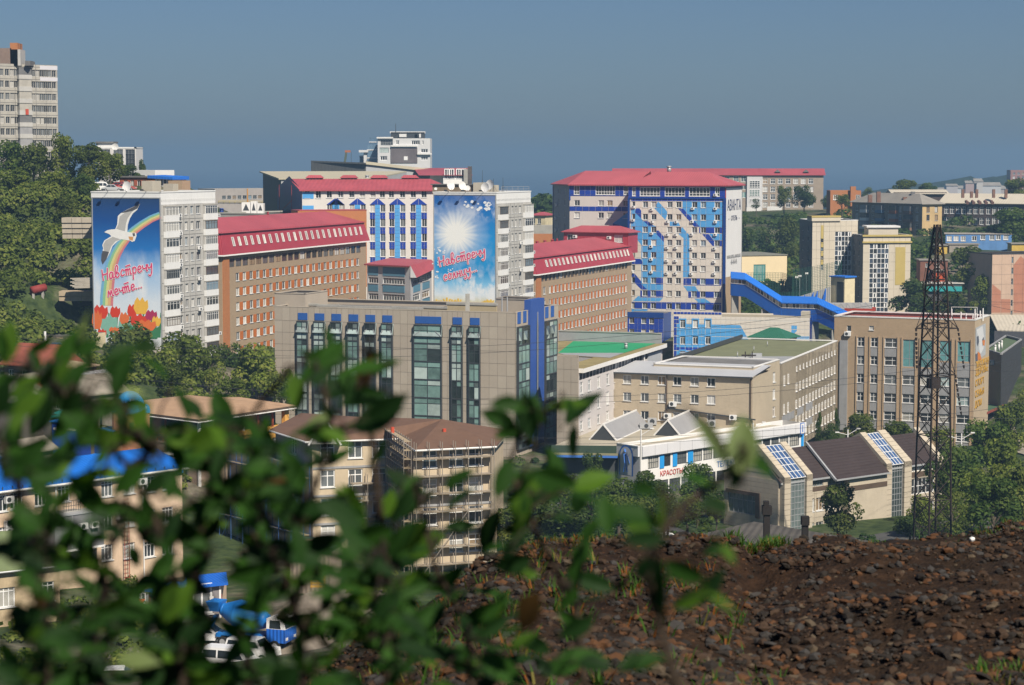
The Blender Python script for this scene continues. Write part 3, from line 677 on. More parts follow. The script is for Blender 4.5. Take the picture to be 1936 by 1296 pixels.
# roof gear: floodlights on arms over the boards, dishes, masts
for t,W in((tg,WLg),(ts,WLs)):
 for f in(.25,.52,.8):
  mb=MB();mb.beam(W.p(W.L*f,W.z1+.1,-.3),W.p(W.L*f,W.z1+.6,1.6),.06,.06,DFRAME);mb.box(-.28,.28,-1.85,-1.5,W.z1+.35,W.z1+.65,DFRAME,W.M(W.L*f,0));mb.build('floodlight',t)
for(px,py,r,D,yaw,tilt)in((851,351,1.0,446,.7,.4),(873,352,.95,445,.7,.4),(884,356.5,.6,444,-.1,.2),(918,355,.95,441,-.5,.5),(927,350,1.05,443,-.7,.45),(824,357.5,.3,441,0,.3)):
 if r:
  p=at(px,py,D);dish(ts,Matrix.Translation(p)@Matrix.Rotation(yaw,4,'Z')@Matrix.Rotation(tilt-.6,4,'X'),r)
p=at(241,354,392);dish(tg,Matrix.Translation(p)@Matrix.Rotation(-.5,4,'Z')@Matrix.Rotation(-.2,4,'X'),1.0)
mb=MB()
for px,yt_,D in((912,322,450),(951,336,450),(933,338,448)):
 q=at(px,yt_,D);z=bs_.z1-.4;mb.tube((q.x,q.y,z),(q.x,q.y,q.z),.07,.03,DFRAME,5)
 for k in range(4):mb.beam((q.x,q.y,z+(q.z-z)*.55),(q.x+1.2*cos(k*pi/2+.3),q.y+1.2*sin(k*pi/2+.3),z),.03,.03,DFRAME)
mb.build('antenna_mast',ts)
q0,q1=at(948,353.5,447),at(1000,353,457);mb=MB()
for k in range(2):mb.beam(q0+Vector((0,0,-k*.5)),q1+Vector((0,0,-k*.5)),.06,.06,METAL)
for k in range(6):p=q0.lerp(q1,k/5);mb.beam((p.x,p.y,bs_.z1-.4),p,.06,.06,METAL)
mb.build('roof_railing',ts)
p=at(868,350,449);mb=MB();mb.box(-5.5,3.5,-1.2,1.2,bs_.z1-.4,p.z,M_('roof_shed_boards',(.25,.19,.13),.9,.2),Matrix.Translation((p.x,p.y,0))@WLs.M(0,0).to_3x3().to_4x4());mb.box(-5.8,3.8,-1.5,1.4,p.z,p.z+.2,ROOFDK,Matrix.Translation((p.x,p.y,0))@WLs.M(0,0).to_3x3().to_4x4());mb.build('roof_shed',ts)
# ---- the two brown brick dormitories under red mansard roofs
ORANGE=M_('orange_infill',(.46,.135,.03),.8,.15,.8,.1)
DORM=M_('brown_dormitory_brick',(.36,.265,.175),.9,.10,.4,.2,kind='brick',rgb2=(.42,.36,.28))
RED2=M_('red_mansard_sheet',(.36,.042,.06),.45,.08,.3,spec=.4,kind='rib',pitch=.4)
def dormitory(pC,DC,pR,DR,yg,zb,fn,label,rows,dz,win_x,pil,sky_x,top_z,ridge_z,wide):
 C,R=at(pC,yg,DC),at(pR,yg,DR);W0=Wall(C,R,0,1);zg=at(pC,yg,DC).z
 b=Bld([V2(C)-W0.n*wide,V2(C),V2(R),V2(R)-W0.n*wide],zb,zg);t=b.thing('brick_dormitory',label,'dormitory');W=b.W[1]
 n=win_x[2];ua=W.U(*fn(win_x[0],win_x[3]));ub=W.U(*fn(win_x[1],win_x[4]));us=lin(ua,ub,n);st=(ub-ua)/(n-1);ww=st*.5;z0=W.Z(*fn(win_x[0],win_x[3]));zr=[z0-dz*i for i in range(rows)]
 ul=ua-st*1.45
 wins=grid_wins(W,us,zr,ww,1.65);wins+=[(ul-.8,z-.85,1.6,1.7)for z in zr]
 zb_=z0+dz-.1;band=[(W.L*.0+pil[1]+.3+i*st,zb_-.85,st*.82,1.75,ST(1,0,BROWNFR,.1,0))for i in range(int((W.L-pil[1]-.8)/st))]
 facade(t,W,DORM,wins+band,ST([.45],0,WFRAME,.08,1))
 for z in zr:
  for i in range(n-1):panel(t,W,us[i]+ww/2+.1,us[i+1]-ww/2-.1,z-.8,z+.82,ORANGE,0,.05,'infill_panel')
 mb=MB();mb.box(pil[0],pil[1],-.25,0,zb,zg-.4,BRICKO,W.M(0,0));mb.build('pilaster',t)
 plain(t,b,DORM,[2,3]);W3=b.W[0];facade(t,W3,DORM,[(W3.L-3.2,z-.8,1.3,1.6)for z in zr],ST(1))
# mansard: lower steep slope, upper hip
 def ring(off,z):
  P=[];c=b.c
  for i in range(4):
   a,d=b.W[i-1],b.W[i];q=b.pts[i]+a.n*off+d.n*off;P.append(Vector((q.x,q.y,z)))
  return P
 g0,g1,h0=ring(.75,zg),ring(-.35,top_z),ring(.05,top_z+.12)
 mb=MB();gut=ring(.8,zg-.28)
 for i in range(4):
  j=(i+1)%4;mb.poly([g0[i],g0[j],g1[j],g1[i]],RED2)
 mb.build('mansard_slope',t)
 mb=MB()
 for i in range(4):
  j=(i+1)%4;mb.poly([gut[i],gut[j],g0[j],g0[i]],WHITE)
 mb.poly(gut[::-1],WHITE);mb.build('gutter',t)
 hl=wide*.5;u=b.W[1].u;c=b.c;Lh=b.W[1].L/2;r0=Vector((c.x-u.x*(Lh-hl),c.y-u.y*(Lh-hl),ridge_z));r1=Vector((c.x+u.x*(Lh-hl),c.y+u.y*(Lh-hl),ridge_z))
 mb=MB();mb.poly([h0[1],h0[2],r1,r0],ROOFRED);mb.poly([h0[3],h0[0],r0,r1],ROOFRED);mb.poly([h0[0],h0[1],r0],ROOFRED);mb.poly([h0[2],h0[3],r1],ROOFRED)
 for i in range(4):mb.poly([g1[i],g1[(i+1)%4],h0[(i+1)%4],h0[i]],RED2)
 mb.build('upper_roof',t)
 mb=MB();L=(h0[2]-h0[1]);k=int(L.length/.9)
 for i in range(k):
  p=h0[1]+L*(i+.5)/k-Vector((W.n.x,W.n.y,0))*.25;mb.box(p.x-.06,p.x+.06,p.y-.06,p.y+.06,p.z-.02,p.z+.32,RED2)
 mb.build('snow_guard',t)
 for A_,B_,T_ in((g0[1],g0[2],g1[1]),):
  S=Slope(A_,B_-A_,(T_-A_)-(B_-A_).normalized()*(T_-A_).dot((B_-A_).normalized()));Hs=(T_-A_).length
  for x,y in sky_x:
   u_,z_=S.uz(*fn(x,y));window(t,S,u_-.55,Hs*.36,1.1,Hs*.42,ST(0,0,WFRAME,.1,0,-.06,[GL[2],glass('skylight_pane',(.45,.42,.36),.2)]),'skylight')
 pipe_vent(t,r0.lerp(r1,.5),.5,.25,RED2);return b,t,W
sx=[(a,700-(a-125)*.1)for a in(125,160,196,232,268,301,336,373,406,441,475,508,541,573,605,637,669,702,730,760,790,820,848)]
bd1,td1,Wd1=dormitory(419,436,692,515,482.5,8,c3,'long brown brick dormitory under a red mansard beside the seagull mural block',6,3.03,(148,832,21,885,800),(.3,3.2),sx,35.4,38.3,15)
sx=[(a,770-(a-125)*.17)for a in(128,158,188,218,248,277,306,335,363,391,419,447,474,501,528,555,582,608,634,660,686,708)]
bd2,td2,Wd2=dormitory(1012,486,1194,555,519,4,c5,'brown brick dormitory under a red mansard abutting the blue patterned tower',7,3.03,(152,700,23,945,845),(.3,3.4),sx,28.2,30.8,15)
# red upper storey on the second dormitory
b=deep_box(1066,560,1188,553,438,26.5,7,at(1066,438,560).z);t=td2
facade(t,b.W[0],RED2,[(b.W[0].U(*c5(275,560)),b.z1-2.6,1.9,1.9),(b.W[0].U(*c5(615,560)),b.z1-2.6,2.3,1.9)],ST(1),'penthouse_wall');plain(t,b,RED2,[1,2,3],name='penthouse_wall')
hip_roof(t,b,b.z1,1.5,ROOFRED,.6,name='penthouse_roof');ac_unit(t,b.W[0],b.W[0].U(*c5(335,545)),b.z1-1.6);ac_unit(t,b.W[0],b.W[0].U(*c5(580,550)),b.z1-1.8)
for k in range(5):pipe_vent(t,(bd2.c+Wd2.u*(-22+5.5*k)-Wd2.n*1.2).to_3d()+Vector((0,0,30.0)),1.0,.35,RED2)
# ---- AVANTA: tall blue patterned tower with a set-back wing
g=.33;A=at(1188,349.8,562);B=at(1372,349.8,553.5);z1=A.z;WF=Wall(A,B,5,z1)
b=Bld([V2(A),V2(B),V2(B)-WF.n*18,V2(A)-WF.n*18],4,z1);t=b.thing('patterned_tower','tall blue white and cream patterned hotel block under a red hipped roof','tower block')
W=b.W[0];colx=[190,277,440,530,693,783,925];colu=[W.U(*g6(x,148))for x in colx];u00=W.U(*g6(70,148));w=1.35;h=1.5
zr=[W.Z(*g6(440,y))for y in(148,275,405,537,665,798,925,1057,1185)]
wins=[(u-w/2,z-h/2,w,h)for z in zr for u in colu]+[(u00-.4,z-h/2,.8,h,ST(0))for z in zr]
ztop=W.Z(*g6(440,83));zlo=W.Z(*g6(440,1275));tw=[]
for a,c in((745,770),(800,945),(980,1125),(1155,1305),(1342,1375)):
 ua,ub=W.U(*c5(a,240)),W.U(*c5(c,240));tw.append((ua,W.Z(*c5(1000,272)),ub-ua,W.Z(*c5(1000,208))-W.Z(*c5(1000,272)),ST(max(1,int((ub-ua)/.85)-1),[.33],WFRAME,.13,1,.12,[GL[0],GL[1],GL[3]])))
R=regions(W,g6,[([(45,85),(985,85),(985,112),(45,110)],DBLUE),([(570,112),(985,118),(978,380),(735,375),(640,270),(570,190)],LBLUE),([(525,188),(575,188),(745,373),(690,373)],DBLUE),([(740,380),(978,380),(975,440),(740,440)],DBLUE),
([(840,445),(975,445),(972,510),(890,510)],LBLUE),([(770,450),(835,448),(890,515),(972,515),(970,578),(885,578)],DBLUE),([(318,115),(345,140),(420,225),(395,305),(285,188)],LBLUE),([(440,320),(520,320),(548,366),(440,366)],LBLUE),
([(565,375),(640,460),(640,890),(575,890),(580,490),(530,450)],LBLUE),([(45,195),(85,190),(165,315),(300,370),(300,410),(380,530),(375,890),(150,890),(150,560),(85,480),(40,480)],LBLUE),
([(95,185),(130,185),(148,210),(148,290),(85,225)],DBLUE),([(170,315),(215,315),(270,365),(225,365)],DBLUE),([(305,412),(325,412),(380,475),(380,530),(305,450)],DBLUE),([(45,700),(140,700),(175,755),(45,755)],DBLUE),
([(185,838),(245,838),(300,885),(215,885)],DBLUE),([(40,850),(80,850),(135,915),(215,1015),(150,1015),(85,950),(75,885),(40,885)],DBLUE),([(150,890),(300,890),(300,965),(370,965),(370,1020),(215,1020),(150,960)],LBLUE),
([(300,893),(370,893),(370,965),(300,965)],DBLUE),([(138,1022),(370,1022),(370,1095),(138,1095)],DBLUE),([(60,1132),(130,1070),(135,1097),(370,1100),(335,1137)],LBLUE),([(580,900),(968,905),(965,975),(578,970)],DBLUE),
([(578,977),(700,980),(735,1032),(640,1032),(640,1060)],LBLUE),([(628,1035),(965,1035),(963,1103),(628,1100)],DBLUE),([(690,1107),(800,1107),(860,1150),(735,1150)],LBLUE),([(35,1140),(962,1150),(962,1223),(35,1210)],DBLUE),([(30,1214),(225,1217),(185,1252),(30,1252)],LBLUE)])
zt1=tw[1][1]+tw[1][3]
us=cuts([u-w/2 for u in colu]+[u+w/2 for u in colu]+[u00-.4,u00+.4],2.3,.45,W.L-.55)
zs=cuts([z-h/2 for z in zr]+[z+h/2 for z in zr],2.0,zlo,ztop)
Wm=Wall(W.A,W.B,W.z0,ztop)
clad(t,Wm,us,zs,[x for x in wins],CREAM,R,.09,300,ST([.5],0,WFRAME,.09,1),joint=flat('tile_joint',(.62,.62,.60)))
Wt=Wall(W.A,W.B,ztop,z1);clad(t,Wt,cuts([x[0]for x in tw]+[x[0]+x[2]for x in tw],1.6,0,W.L),cuts([tw[0][1],tw[0][1]+tw[0][3]],1.3,ztop,z1-.2),tw,DBLUE,gap=.07,limit=60,joint=flat('tile_joint',(.62,.62,.60)))
for a,c in((-.05,.42),(W.L-.52,W.L+.1)):
 mb=MB();mb.box(a,c,-.35,.3,W.z0,ztop-.1,BLUE,W.M(0,0));mb.build('corner_strip',t)
mb=MB();mb.box(-.1,W.L+.1,-.3,.1,z1-.5,z1,BLUE,W.M(0,0));mb.box(-.1,W.L+.1,-.25,.1,ztop-.15,ztop+.15,BLUE,W.M(0,0));mb.build('band',t)
for(x,y)in((70,175),(255,200),(675,190),(905,192),(65,310),(260,328),(415,328),(505,328),(668,325),(905,328),(62,445),(255,445),(415,460),(500,460),(662,455),(905,458),(58,575),(250,578),(410,592),(500,592),(660,598),(895,598),(56,705),(250,710),(408,725),(497,725),(660,735),(890,735),(55,838),(250,840),(407,852),(497,852),(658,858),(890,858),(905,52)):
 u,z=W.uz(*g6(x,y));ac_unit(t,W,u,z-.2,.82)
# side wall with the hotel lettering
Ws=b.W[1];SIDE=M_('white_side_cladding',(.74,.73,.72),.6,.04,.2,.05);Wu=Wall(Ws.A,Ws.B,Ws.Z(1385,522),z1-.8)
mb=MB();wall_mesh(mb,Wu,SIDE);o=mb.build('wall',t);mb=MB();wall_mesh(mb,Wall(Ws.A,Ws.B,4,Wu.z0),BRICKY);wall_mesh(mb,b.W[2],CREAM);wall_mesh(mb,b.W[3],GREYIN);wall_mesh(mb,Wall(Ws.A,Ws.B,Wu.z1,z1),GREYIN);mb.build('wall',t)
def text3d(parent,W,u,z,s,body,m,d=.06,sx=1.0,ext=.02,name='lettering',align='CENTER'):
 c=bpy.data.curves.new(name,'FONT');c.body=body;c.size=s;c.align_x=align;c.align_y='CENTER';c.extrude=ext
 o=bpy.data.objects.new(name,c);M=W.M(u,z,d)@Matrix.Rotation(pi/2,4,'X')@Matrix.Diagonal((sx,1,1,1));dg=bpy.context.evaluated_depsgraph_get();COL.objects.link(o);bpy.context.view_layer.update()
 me=bpy.data.meshes.new_from_object(o.evaluated_get(bpy.context.evaluated_depsgraph_get()));bpy.data.objects.remove(o);me.materials.clear();me.materials.append(m)
 q=bpy.data.objects.new(name,me);COL.objects.link(q);sub(q,parent)if parent.type=='MESH' else par(q,parent);q.matrix_basis=M;return q
NAVY=flat('navy_lettering',(.075,.08,.14));
text3d(o,Wu,Ws.L*.52,Ws.Z(1388,389),3.9,'АВАНТА',NAVY,sx=.95);text3d(o,Wu,Ws.L*.52,Ws.Z(1388,413),1.7,'–   ОТЕЛЬ   –',NAVY,sx=1.2)
text3d(o,Wu,Ws.L*.52,Ws.Z(1388,485),1.3,'WWW.HOTEL-AVANTA.RU',GREYIN,sx=.95);text3d(o,Wu,Ws.L*.52,Ws.Z(1388,495),2.1,'44-44-44',GREYIN,sx=.9)
mb=MB();mb.box(Ws.L-.3,Ws.L+.1,-.1,.1,Wu.z0,Wu.z1,METAL,Ws.M(0,0));mb.box(-.05,.2,-.1,.1,Wu.z0,Wu.z1,flat('red_edge_trim',(.4,.08,.07)),Ws.M(0,0));sub(mb.build('edge_trim'),o)
# wing
A2=at(1077,350,573.5);q=V2(A)-WF.n*7;C2=V2(A2);L2=V2(at(1046,347,592));back=V2(B)-WF.n*18
bw=Bld([L2,C2,V2(A)-WF.n*6.0-WF.u*.0,V2(A)-WF.n*24,L2-WF.n*8],4,z1)
Wl,Wg2=bw.W[0],bw.W[1];CR2=M_('pale_pink_render',(.62,.57,.53),.8,.05,.3,.08)
zrow=[Wg2.Z(*c5(500,y))for y in(322,410,497)];ww=[(Wg2.U(*c5(x,322))-.75,z-.75,1.5,1.5)for z in zrow[:2]for x in(347,520,583,697)]
facade(t,Wall(Wg2.A,Wg2.B,4,Wg2.Z(*c5(500,272))),CR2,ww,ST([.5],0,WFRAME,.09,1),'wing_wall')
zq=Wg2.Z(*c5(500,272));ww=[]
for x0,x1,n_ in((325,365,1),(482,622,6),(683,715,1)):
 ua,ub=Wg2.U(*c5(x0,230)),Wg2.U(*c5(x1,230));ww.append((ua,Wg2.Z(*c5(500,262)),ub-ua,Wg2.Z(*c5(500,198))-Wg2.Z(*c5(500,262)),ST(n_,[.33],WFRAME,.12,1,.12)))
Wt2=Wall(Wg2.A,Wg2.B,zq,z1);clad(t,Wt2,cuts([x[0]for x in ww]+[x[0]+x[2]for x in ww],1.7,0,Wg2.L),cuts([ww[0][1],ww[0][1]+ww[0][3]],1.4,zq,z1-.1),ww,DBLUE,gap=.08,limit=60,joint=flat('tile_joint',(.62,.62,.60)),wname='wing_wall')
for i in range(10):panel(t,Wg2,Wg2.L*i/10+.05,Wg2.L*(i+1)/10-.05,Wg2.Z(*c5(500,379)),Wg2.Z(*c5(500,347)),DBLUE,0,.06)
mb=MB();mb.poly([Wg2.p(u,z,.03)for u,z in(Wg2.uz(*c5(605,468)),Wg2.uz(*c5(724,500)),Wg2.uz(*c5(724,380)))],LBLUE);mb.poly([Wg2.p(u,z,.02)for u,z in(Wg2.uz(*c5(605,500)),Wg2.uz(*c5(724,500)),Wg2.uz(*c5(605,466)))],DBLUE);mb.build('wing_panel',t)
zl=[Wl.Z(*c5(240,y))for y in(235,315,400,490,580)];ww=[(Wl.L*f-.6,z-.8,1.3,1.6)for z in zl for f in(.35,.72)]
facade(t,Wl,M_('shaded_wing_side',(.36,.37,.40),.8,.05),ww,ST(1),'wing_wall');mb=MB();mb.box(-.2,.35,-.15,.2,4,z1,BLUE,Wl.M(0,0));mb.box(Wl.L-.3,Wl.L+.2,-.15,.2,z1-4.2,z1,BLUE,Wl.M(0,0));mb.build('corner_strip',t)  # grey colour of this side wall carries the shade on it
for i in(2,3,4):
 mb=MB();wall_mesh(mb,bw.W[i],CR2);mb.build('wing_wall',t)
for x,y in((203,345),(198,440),(200,525)):u,z=Wl.uz(*c5(x,y));ac_unit(t,Wl,u,z)
# roofs
def P3(v,z):return Vector((v[0],v[1],z))
ov=.8;zr_=at(1240,325,572).z
e=[V2(A)+WF.n*ov-WF.u*.3,V2(B)+WF.n*ov+WF.u*ov,back-WF.n*ov+WF.u*ov,V2(A)-WF.n*(18+ov)];r0=V2(A)-WF.n*9+WF.u*5;r1=V2(B)-WF.n*9-WF.u*7
AVR=M_('hotel_red_roof',(.42,.10,.115),.5,.10,.2,kind='rib',pitch=.6,spec=.3)
mb=MB();E=[P3(p,z1)for p in e];R0,R1=P3(r0,zr_),P3(r1,zr_);mb.poly([E[0],E[1],R1,R0],AVR);mb.poly([E[1],E[2],R1],AVR);mb.poly([E[2],E[3],R0,R1],AVR);mb.poly([E[3],E[0],R0],AVR)
for i in range(4):mb.poly([E[i]-Vector((0,0,.3)),E[(i+1)%4]-Vector((0,0,.3)),E[(i+1)%4],E[i]],ROOFRED)
mb.poly([p-Vector((0,0,.3))for p in E[::-1]],BLUE);mb.build('roof',t)
e=[L2-WF.u*ov,C2+Wg2.n*ov-WF.u*.3,V2(A)-WF.n*5.2,V2(A)-WF.n*24,L2-WF.n*9];E=[P3(p,z1-.02)for p in e];ra=P3(C2-Wg2.n*8+WF.u*1.0-WF.n*3,zr_+.2);rb=P3(V2(A)-WF.n*14+WF.u*2,zr_+.1)
mb=MB();mb.poly([E[0],E[1],ra],AVR);mb.poly([E[1],E[2],rb,ra],AVR);mb.poly([E[2],E[3],rb],AVR);mb.poly([E[3],E[4],ra,rb],AVR);mb.poly([E[4],E[0],ra],AVR)
for i in range(5):mb.poly([E[i]-Vector((0,0,.3)),E[(i+1)%5]-Vector((0,0,.3)),E[(i+1)%5],E[i]],ROOFRED)
mb.poly([p-Vector((0,0,.3))for p in E[::-1]],BLUE);mb.build('wing_roof',t)
pipe_vent(t,at(1265,326,573),1.4,.55)
# entrance block of blue tiles at the tower's foot, with the passage beside it
be=deep_box(1186.5,552,1254,549,592,4,8);We=be.W[0];zz=[We.Z(*c5(850,y))for y in(1168,1255)]
ww=[(We.U(*c5(x,1168))-.6,z-.8,1.2,1.6)for z in zz for x in(742,828,885)]
clad(t,We,cuts([x[0]for x in ww]+[x[0]+x[2]for x in ww],1.4,0,We.L),cuts([z-.8 for z in zz]+[z+.8 for z in zz],1.4,4,We.z1-1.2),ww,DBLUE,gap=.07,limit=60,style=ST(1),joint=flat('tile_joint',(.62,.62,.60)),wname='entrance_wall')
plain(t,be,BLUE,[1,2,3],ROOFDK,be.z1,'entrance_wall');mb=MB();mb.box(-.1,We.L+.1,-.2,.3,be.z1-1.1,be.z1+.25,BLUE,We.M(0,0));mb.build('entrance_band',t)
# ---- blue and white hotel wing with pointed window strips
def at2(p):return p
A=at(571,359,527);B=at(846,357,527);zc=A.z;W0=Wall(A,B,8,zc);L=at(524,354,556)
b=Bld([V2(L),V2(A),V2(B),V2(B)-W0.n*26,V2(A)-W0.n*26],8,zc);t=b.thing('striped_hotel_wing','white building with pointed blue window strips and a red ridge roof','hotel');W=b.W[1]
WH2=M_('warm_white_render',(.66,.63,.59),.8,.05,.3,.1)
topx=[(1016.0+0)];wins=[];ytop=478;tx=[12,88,158,228,290,350,424,495,566]
tl=[(545,415),(608,415),(670,413),(736,412),(798,412)]
for x,y in tl:u,z=W.uz(*c3(x,y));wins.append((u-.65,z-.95,1.3,1.9))
for x in tx:u,z=W.uz(*c4(x,478));wins.append((u-.65,z-.95,1.3,1.9))
strips=[((655,754),445,3),((783,879),445,3)];cols=[]
for(a,c),apex in(((c4(208,0)[0],c4(310,0)[0]),512),((c4(335,0)[0],c4(444,0)[0]),512),((c4(475,0)[0],c4(586,0)[0]),512),((c4(70,0)[0],c4(182,0)[0]),512),((c4(-60,0)[0],c4(40,0)[0]),514),((617.5,650.5),None)):cols.append((a,c,apex))
ys_=(575,672,770,870)
mbp=MB()
for a,c,apex in cols:
 ua,ub=W.U(a,400),W.U(c,400);um=(ua+ub)/2;w3=(ub-ua)/3;zt=W.Z(*c4(260,552));za=W.Z(*c4(260,508));zb_=W.Z(*c4(260,945))
 for k in range(2):
  u_=ua+w3*.48 if k==0 else ub-w3*.48
  for y in ys_:z=W.Z(*c4(260,y));wins.append((u_-.62,z-.95,1.24,1.9))
# tile cells of each strip
TJ=flat('tile_joint',(.62,.62,.60));mbw=MB();wall_mesh(mbw,W,WH2,[(a[0],a[0]+a[2],a[1],a[1]+a[3])for a in wins],.22);wall=mbw.build('wall',t);rest=MB();npn=0
for a_ in wins:window(t,W,*a_,ST([.5],0,WFRAME,.09,1))
for a,c,apex in cols:
 ua,ub=W.U(a,400),W.U(c,400);um=(ua+ub)/2;w3=(ub-ua)/3;zt=W.Z(*c4(260,552));za=W.Z(*c4(260,508));zb_=W.Z(*c4(260,945));zs=cuts([W.Z(*c4(260,y))+s_ for y in ys_ for s_ in(-.95,.95)],1.2,zb_,zt)
 for k in range(3):
  for j in range(len(zs)-1):
   lo,hi=zs[j],zs[j+1];x0,x1=ua+w3*k,ua+w3*(k+1);zm=(lo+hi)/2
   if k==1:panel_under(wall,W,(x0+.03,x1-.03,lo+.03,hi-.03),LBLUE,.05,'panel');continue
   u_=ua+w3*.48 if k==0 else ub-w3*.48
   iswin=any(abs(zm-W.Z(*c4(260,y)))<.9 for y in ys_)
   if iswin:
    for p0,p1 in((x0,u_-.66),(u_+.66,x1)):
     if p1-p0>.1:panel_under(wall,W,(p0+.02,p1-.02,lo+.02,hi-.02),DBLUE,.05,'panel')
   else:
    for p0,p1 in((x0,(x0+x1)/2),((x0+x1)/2,x1)):panel_under(wall,W,(p0+.03,p1-.03,lo+.03,hi-.03),DBLUE,.05,'panel')
 q=[(ua,zt),(um,za-.0),(um,za-1.3+.55),(ua+.01,zt-.0)]
 for s_ in(-1,1):
  e0=um+s_*(ub-ua)/2;k=[(e0,zt+.05),(um+s_*.04,za),(um+s_*.04,za-1.6),(um+s_*w3/2,zt+.05)]
  if s_<0:k=k[::-1]
  mb=MB();s2=sum(k[i][0]*k[(i+1)%4][1]-k[(i+1)%4][0]*k[i][1]for i in range(4));k=k if s2>0 else k[::-1];mb.poly([W.p(x,z,.06)for x,z in k],DBLUE);sub(mb.build('panel'),wall)
ub0,ub1=W.U(571,370),W.U(593,370)
for j in range(8):panel(t,W,ub0+.1,ub1,zc-.6-(j+1)*1.6,zc-.65-j*1.6,LBLUE,0,.05)if j not in(1,)else None
mb=MB();wall_mesh(mb,b.W[0],BLUE);wall_mesh(mb,b.W[2],WH2);wall_mesh(mb,b.W[3],WH2);wall_mesh(mb,b.W[4],BLUE)
mid=b.W[0].p(b.W[0].L/2,zc+3.2);mb.poly([b.W[0].p(0,zc),b.W[0].p(b.W[0].L,zc),mid],BLUE);mb.build('wall',t)
SRF=M_('streaked_red_roof',(.42,.085,.10),.5,.16,.18,kind='rib',pitch=1.1,spec=.3);dn=W.n*.7;e0=W.p(-.6,zc,.7);e1=W.p(W.L+.4,zc,.7);rr0=Vector((mid.x,mid.y,at(543,338.5,541).z));rr1=e1-W.n.to_3d()*14+Vector((0,0,rr0.z-zc))-Vector((W.u.x,W.u.y,0))*5
k0=b.W[0].p(-.3,zc);k1=e1-W.n.to_3d()*27
mb=MB();mb.poly([e0,e1,rr1,rr0],SRF);mb.poly([e1,k1,rr1],SRF);mb.poly([k1,k0,rr0,rr1],SRF);mb.poly([e0-Vector((0,0,.35)),e1-Vector((0,0,.35)),e1,e0],ROOFRED);mb.build('roof',t)
for px in(595,660,717,775):
 p=at(px,337.5,541);mb=MB();M=Matrix.Translation(p)@W.M(0,0).to_3x3().to_4x4();mb.box(-2,2,-1,1,-1.2,.1,RED2,M)
 for k in range(5):mb.box(-1.9+.8*k,-1.3+.8*k,-1.05,-1.0,-.5,0,DFRAME,M)
 mb.poly([M@Vector(q)for q in((-2.3,-1.3,.1),(2.3,-1.3,.1),(1.5,0,.8),(-1.5,0,.8))],ROOFRED);mb.poly([M@Vector(q)for q in((2.3,1.3,.1),(-2.3,1.3,.1),(-1.5,0,.8),(1.5,0,.8))],ROOFRED);mb.poly([M@Vector(q)for q in((2.3,-1.3,.1),(2.3,1.3,.1),(1.5,0,.8))],ROOFRED);mb.poly([M@Vector(q)for q in((-2.3,1.3,.1),(-2.3,-1.3,.1),(-1.5,0,.8))],ROOFRED);mb.build('roof_vent',t)
mb=MB();We=b.W[0]
for k in range(6):
 z=20+k*3.4;mb.beam(We.p(We.L*.25,z,1),We.p(We.L*.75,z,1),.08,.08,flat('red_ladder',(.3,.04,.03)));mb.beam(We.p(We.L*(.25 if k%2 else .75),z,1),We.p(We.L*(.75 if k%2 else .25),z+3.4,1),.1,.1,flat('red_ladder',(.3,.04,.03)))
for f in(.25,.75):mb.beam(We.p(We.L*f,18,1),We.p(We.L*f,zc+1,1),.1,.1,flat('red_ladder',(.3,.04,.03)))
mb.build('fire_escape',t)
# orange brick stair block between the dormitory and the striped wing
b=deep_box(563,512,693,518,398,20,6,at(600,399,512).z);t=b.thing('brick_stair_block','small orange brick block just behind the red mansard ridge','building');plain(t,b,BRICKO,None,ROOFDK);coping(t,b,ROOFRED,.4,.15)
# ---- low blue and grey building with a red lean-to roof, beside the sun mural
b=corner_box(694,487,776,478,816,503,503,3);t=b.thing('banded_annex','low grey building with blue bands beside the sunburst mural','building');BLG=M_('grey_blue_band',(.12,.27,.38),.7,.08,.4,.1);LG=M_('pale_grey_render',(.50,.50,.51),.85,.06,.4,.15);wf,wr=b.W[0],b.W[1]
def bandwall(Wn,spans,fn,xr):
 wins=[]
 for y0,y1 in((1035,1075),(1142,1185)):
  for x0,x1,n_ in spans:ua,ub=Wn.U(*fn(x0,1050)),Wn.U(*fn(x1,1050));wins.append((ua,Wn.Z(*fn(xr,y1)),ub-ua,Wn.Z(*fn(xr,y0))-Wn.Z(*fn(xr,y1)),ST(n_,[.7],WFRAME,.1,1)))
 facade(t,Wn,LG,wins,ST(3))
 for y0,y1 in((965,1022),(1084,1128),(1192,1240)):
  for x0,x1,n_ in spans:panel(t,Wn,Wn.U(*fn(x0,1000)),Wn.U(*fn(x1,1000)),Wn.Z(*fn(xr,y1)),Wn.Z(*fn(xr,y0)),BLG,0,.06,'spandrel')
bandwall(wf,[(198,262,3),(294,438,7)],c4,300);bandwall(wr,[(494,540,2),(555,602,2)],lambda x,y:c4(x,y-10),548);plain(t,b,LG,[2,3])
mb=MB();zt=b.z1;q=[P3(p,zt)for p in b.pts];up=Vector((0,0,.25));mb.poly([wf.p(-.4,zt,.6),wf.p(wf.L+.3,zt,.6),q[2]+up,q[3]+up],ROOFRED);mb.poly([wr.p(-.2,zt-2.6,1.4),wr.p(wr.L+.3,zt-1.6,1.4),q[2]+up,q[1]+up*.2],ROOFRED);mb.poly([wr.p(-.2,zt-2.6,1.4),q[1]+up*.2,wr.p(-.2,zt-2.6,0)],LG);mb.poly([wf.p(-.4,zt-.3,.6),wf.p(wf.L+.3,zt-.3,.6),wf.p(wf.L+.3,zt,.6),wf.p(-.4,zt,.6)],ROOFRED);mb.build('roof',t)
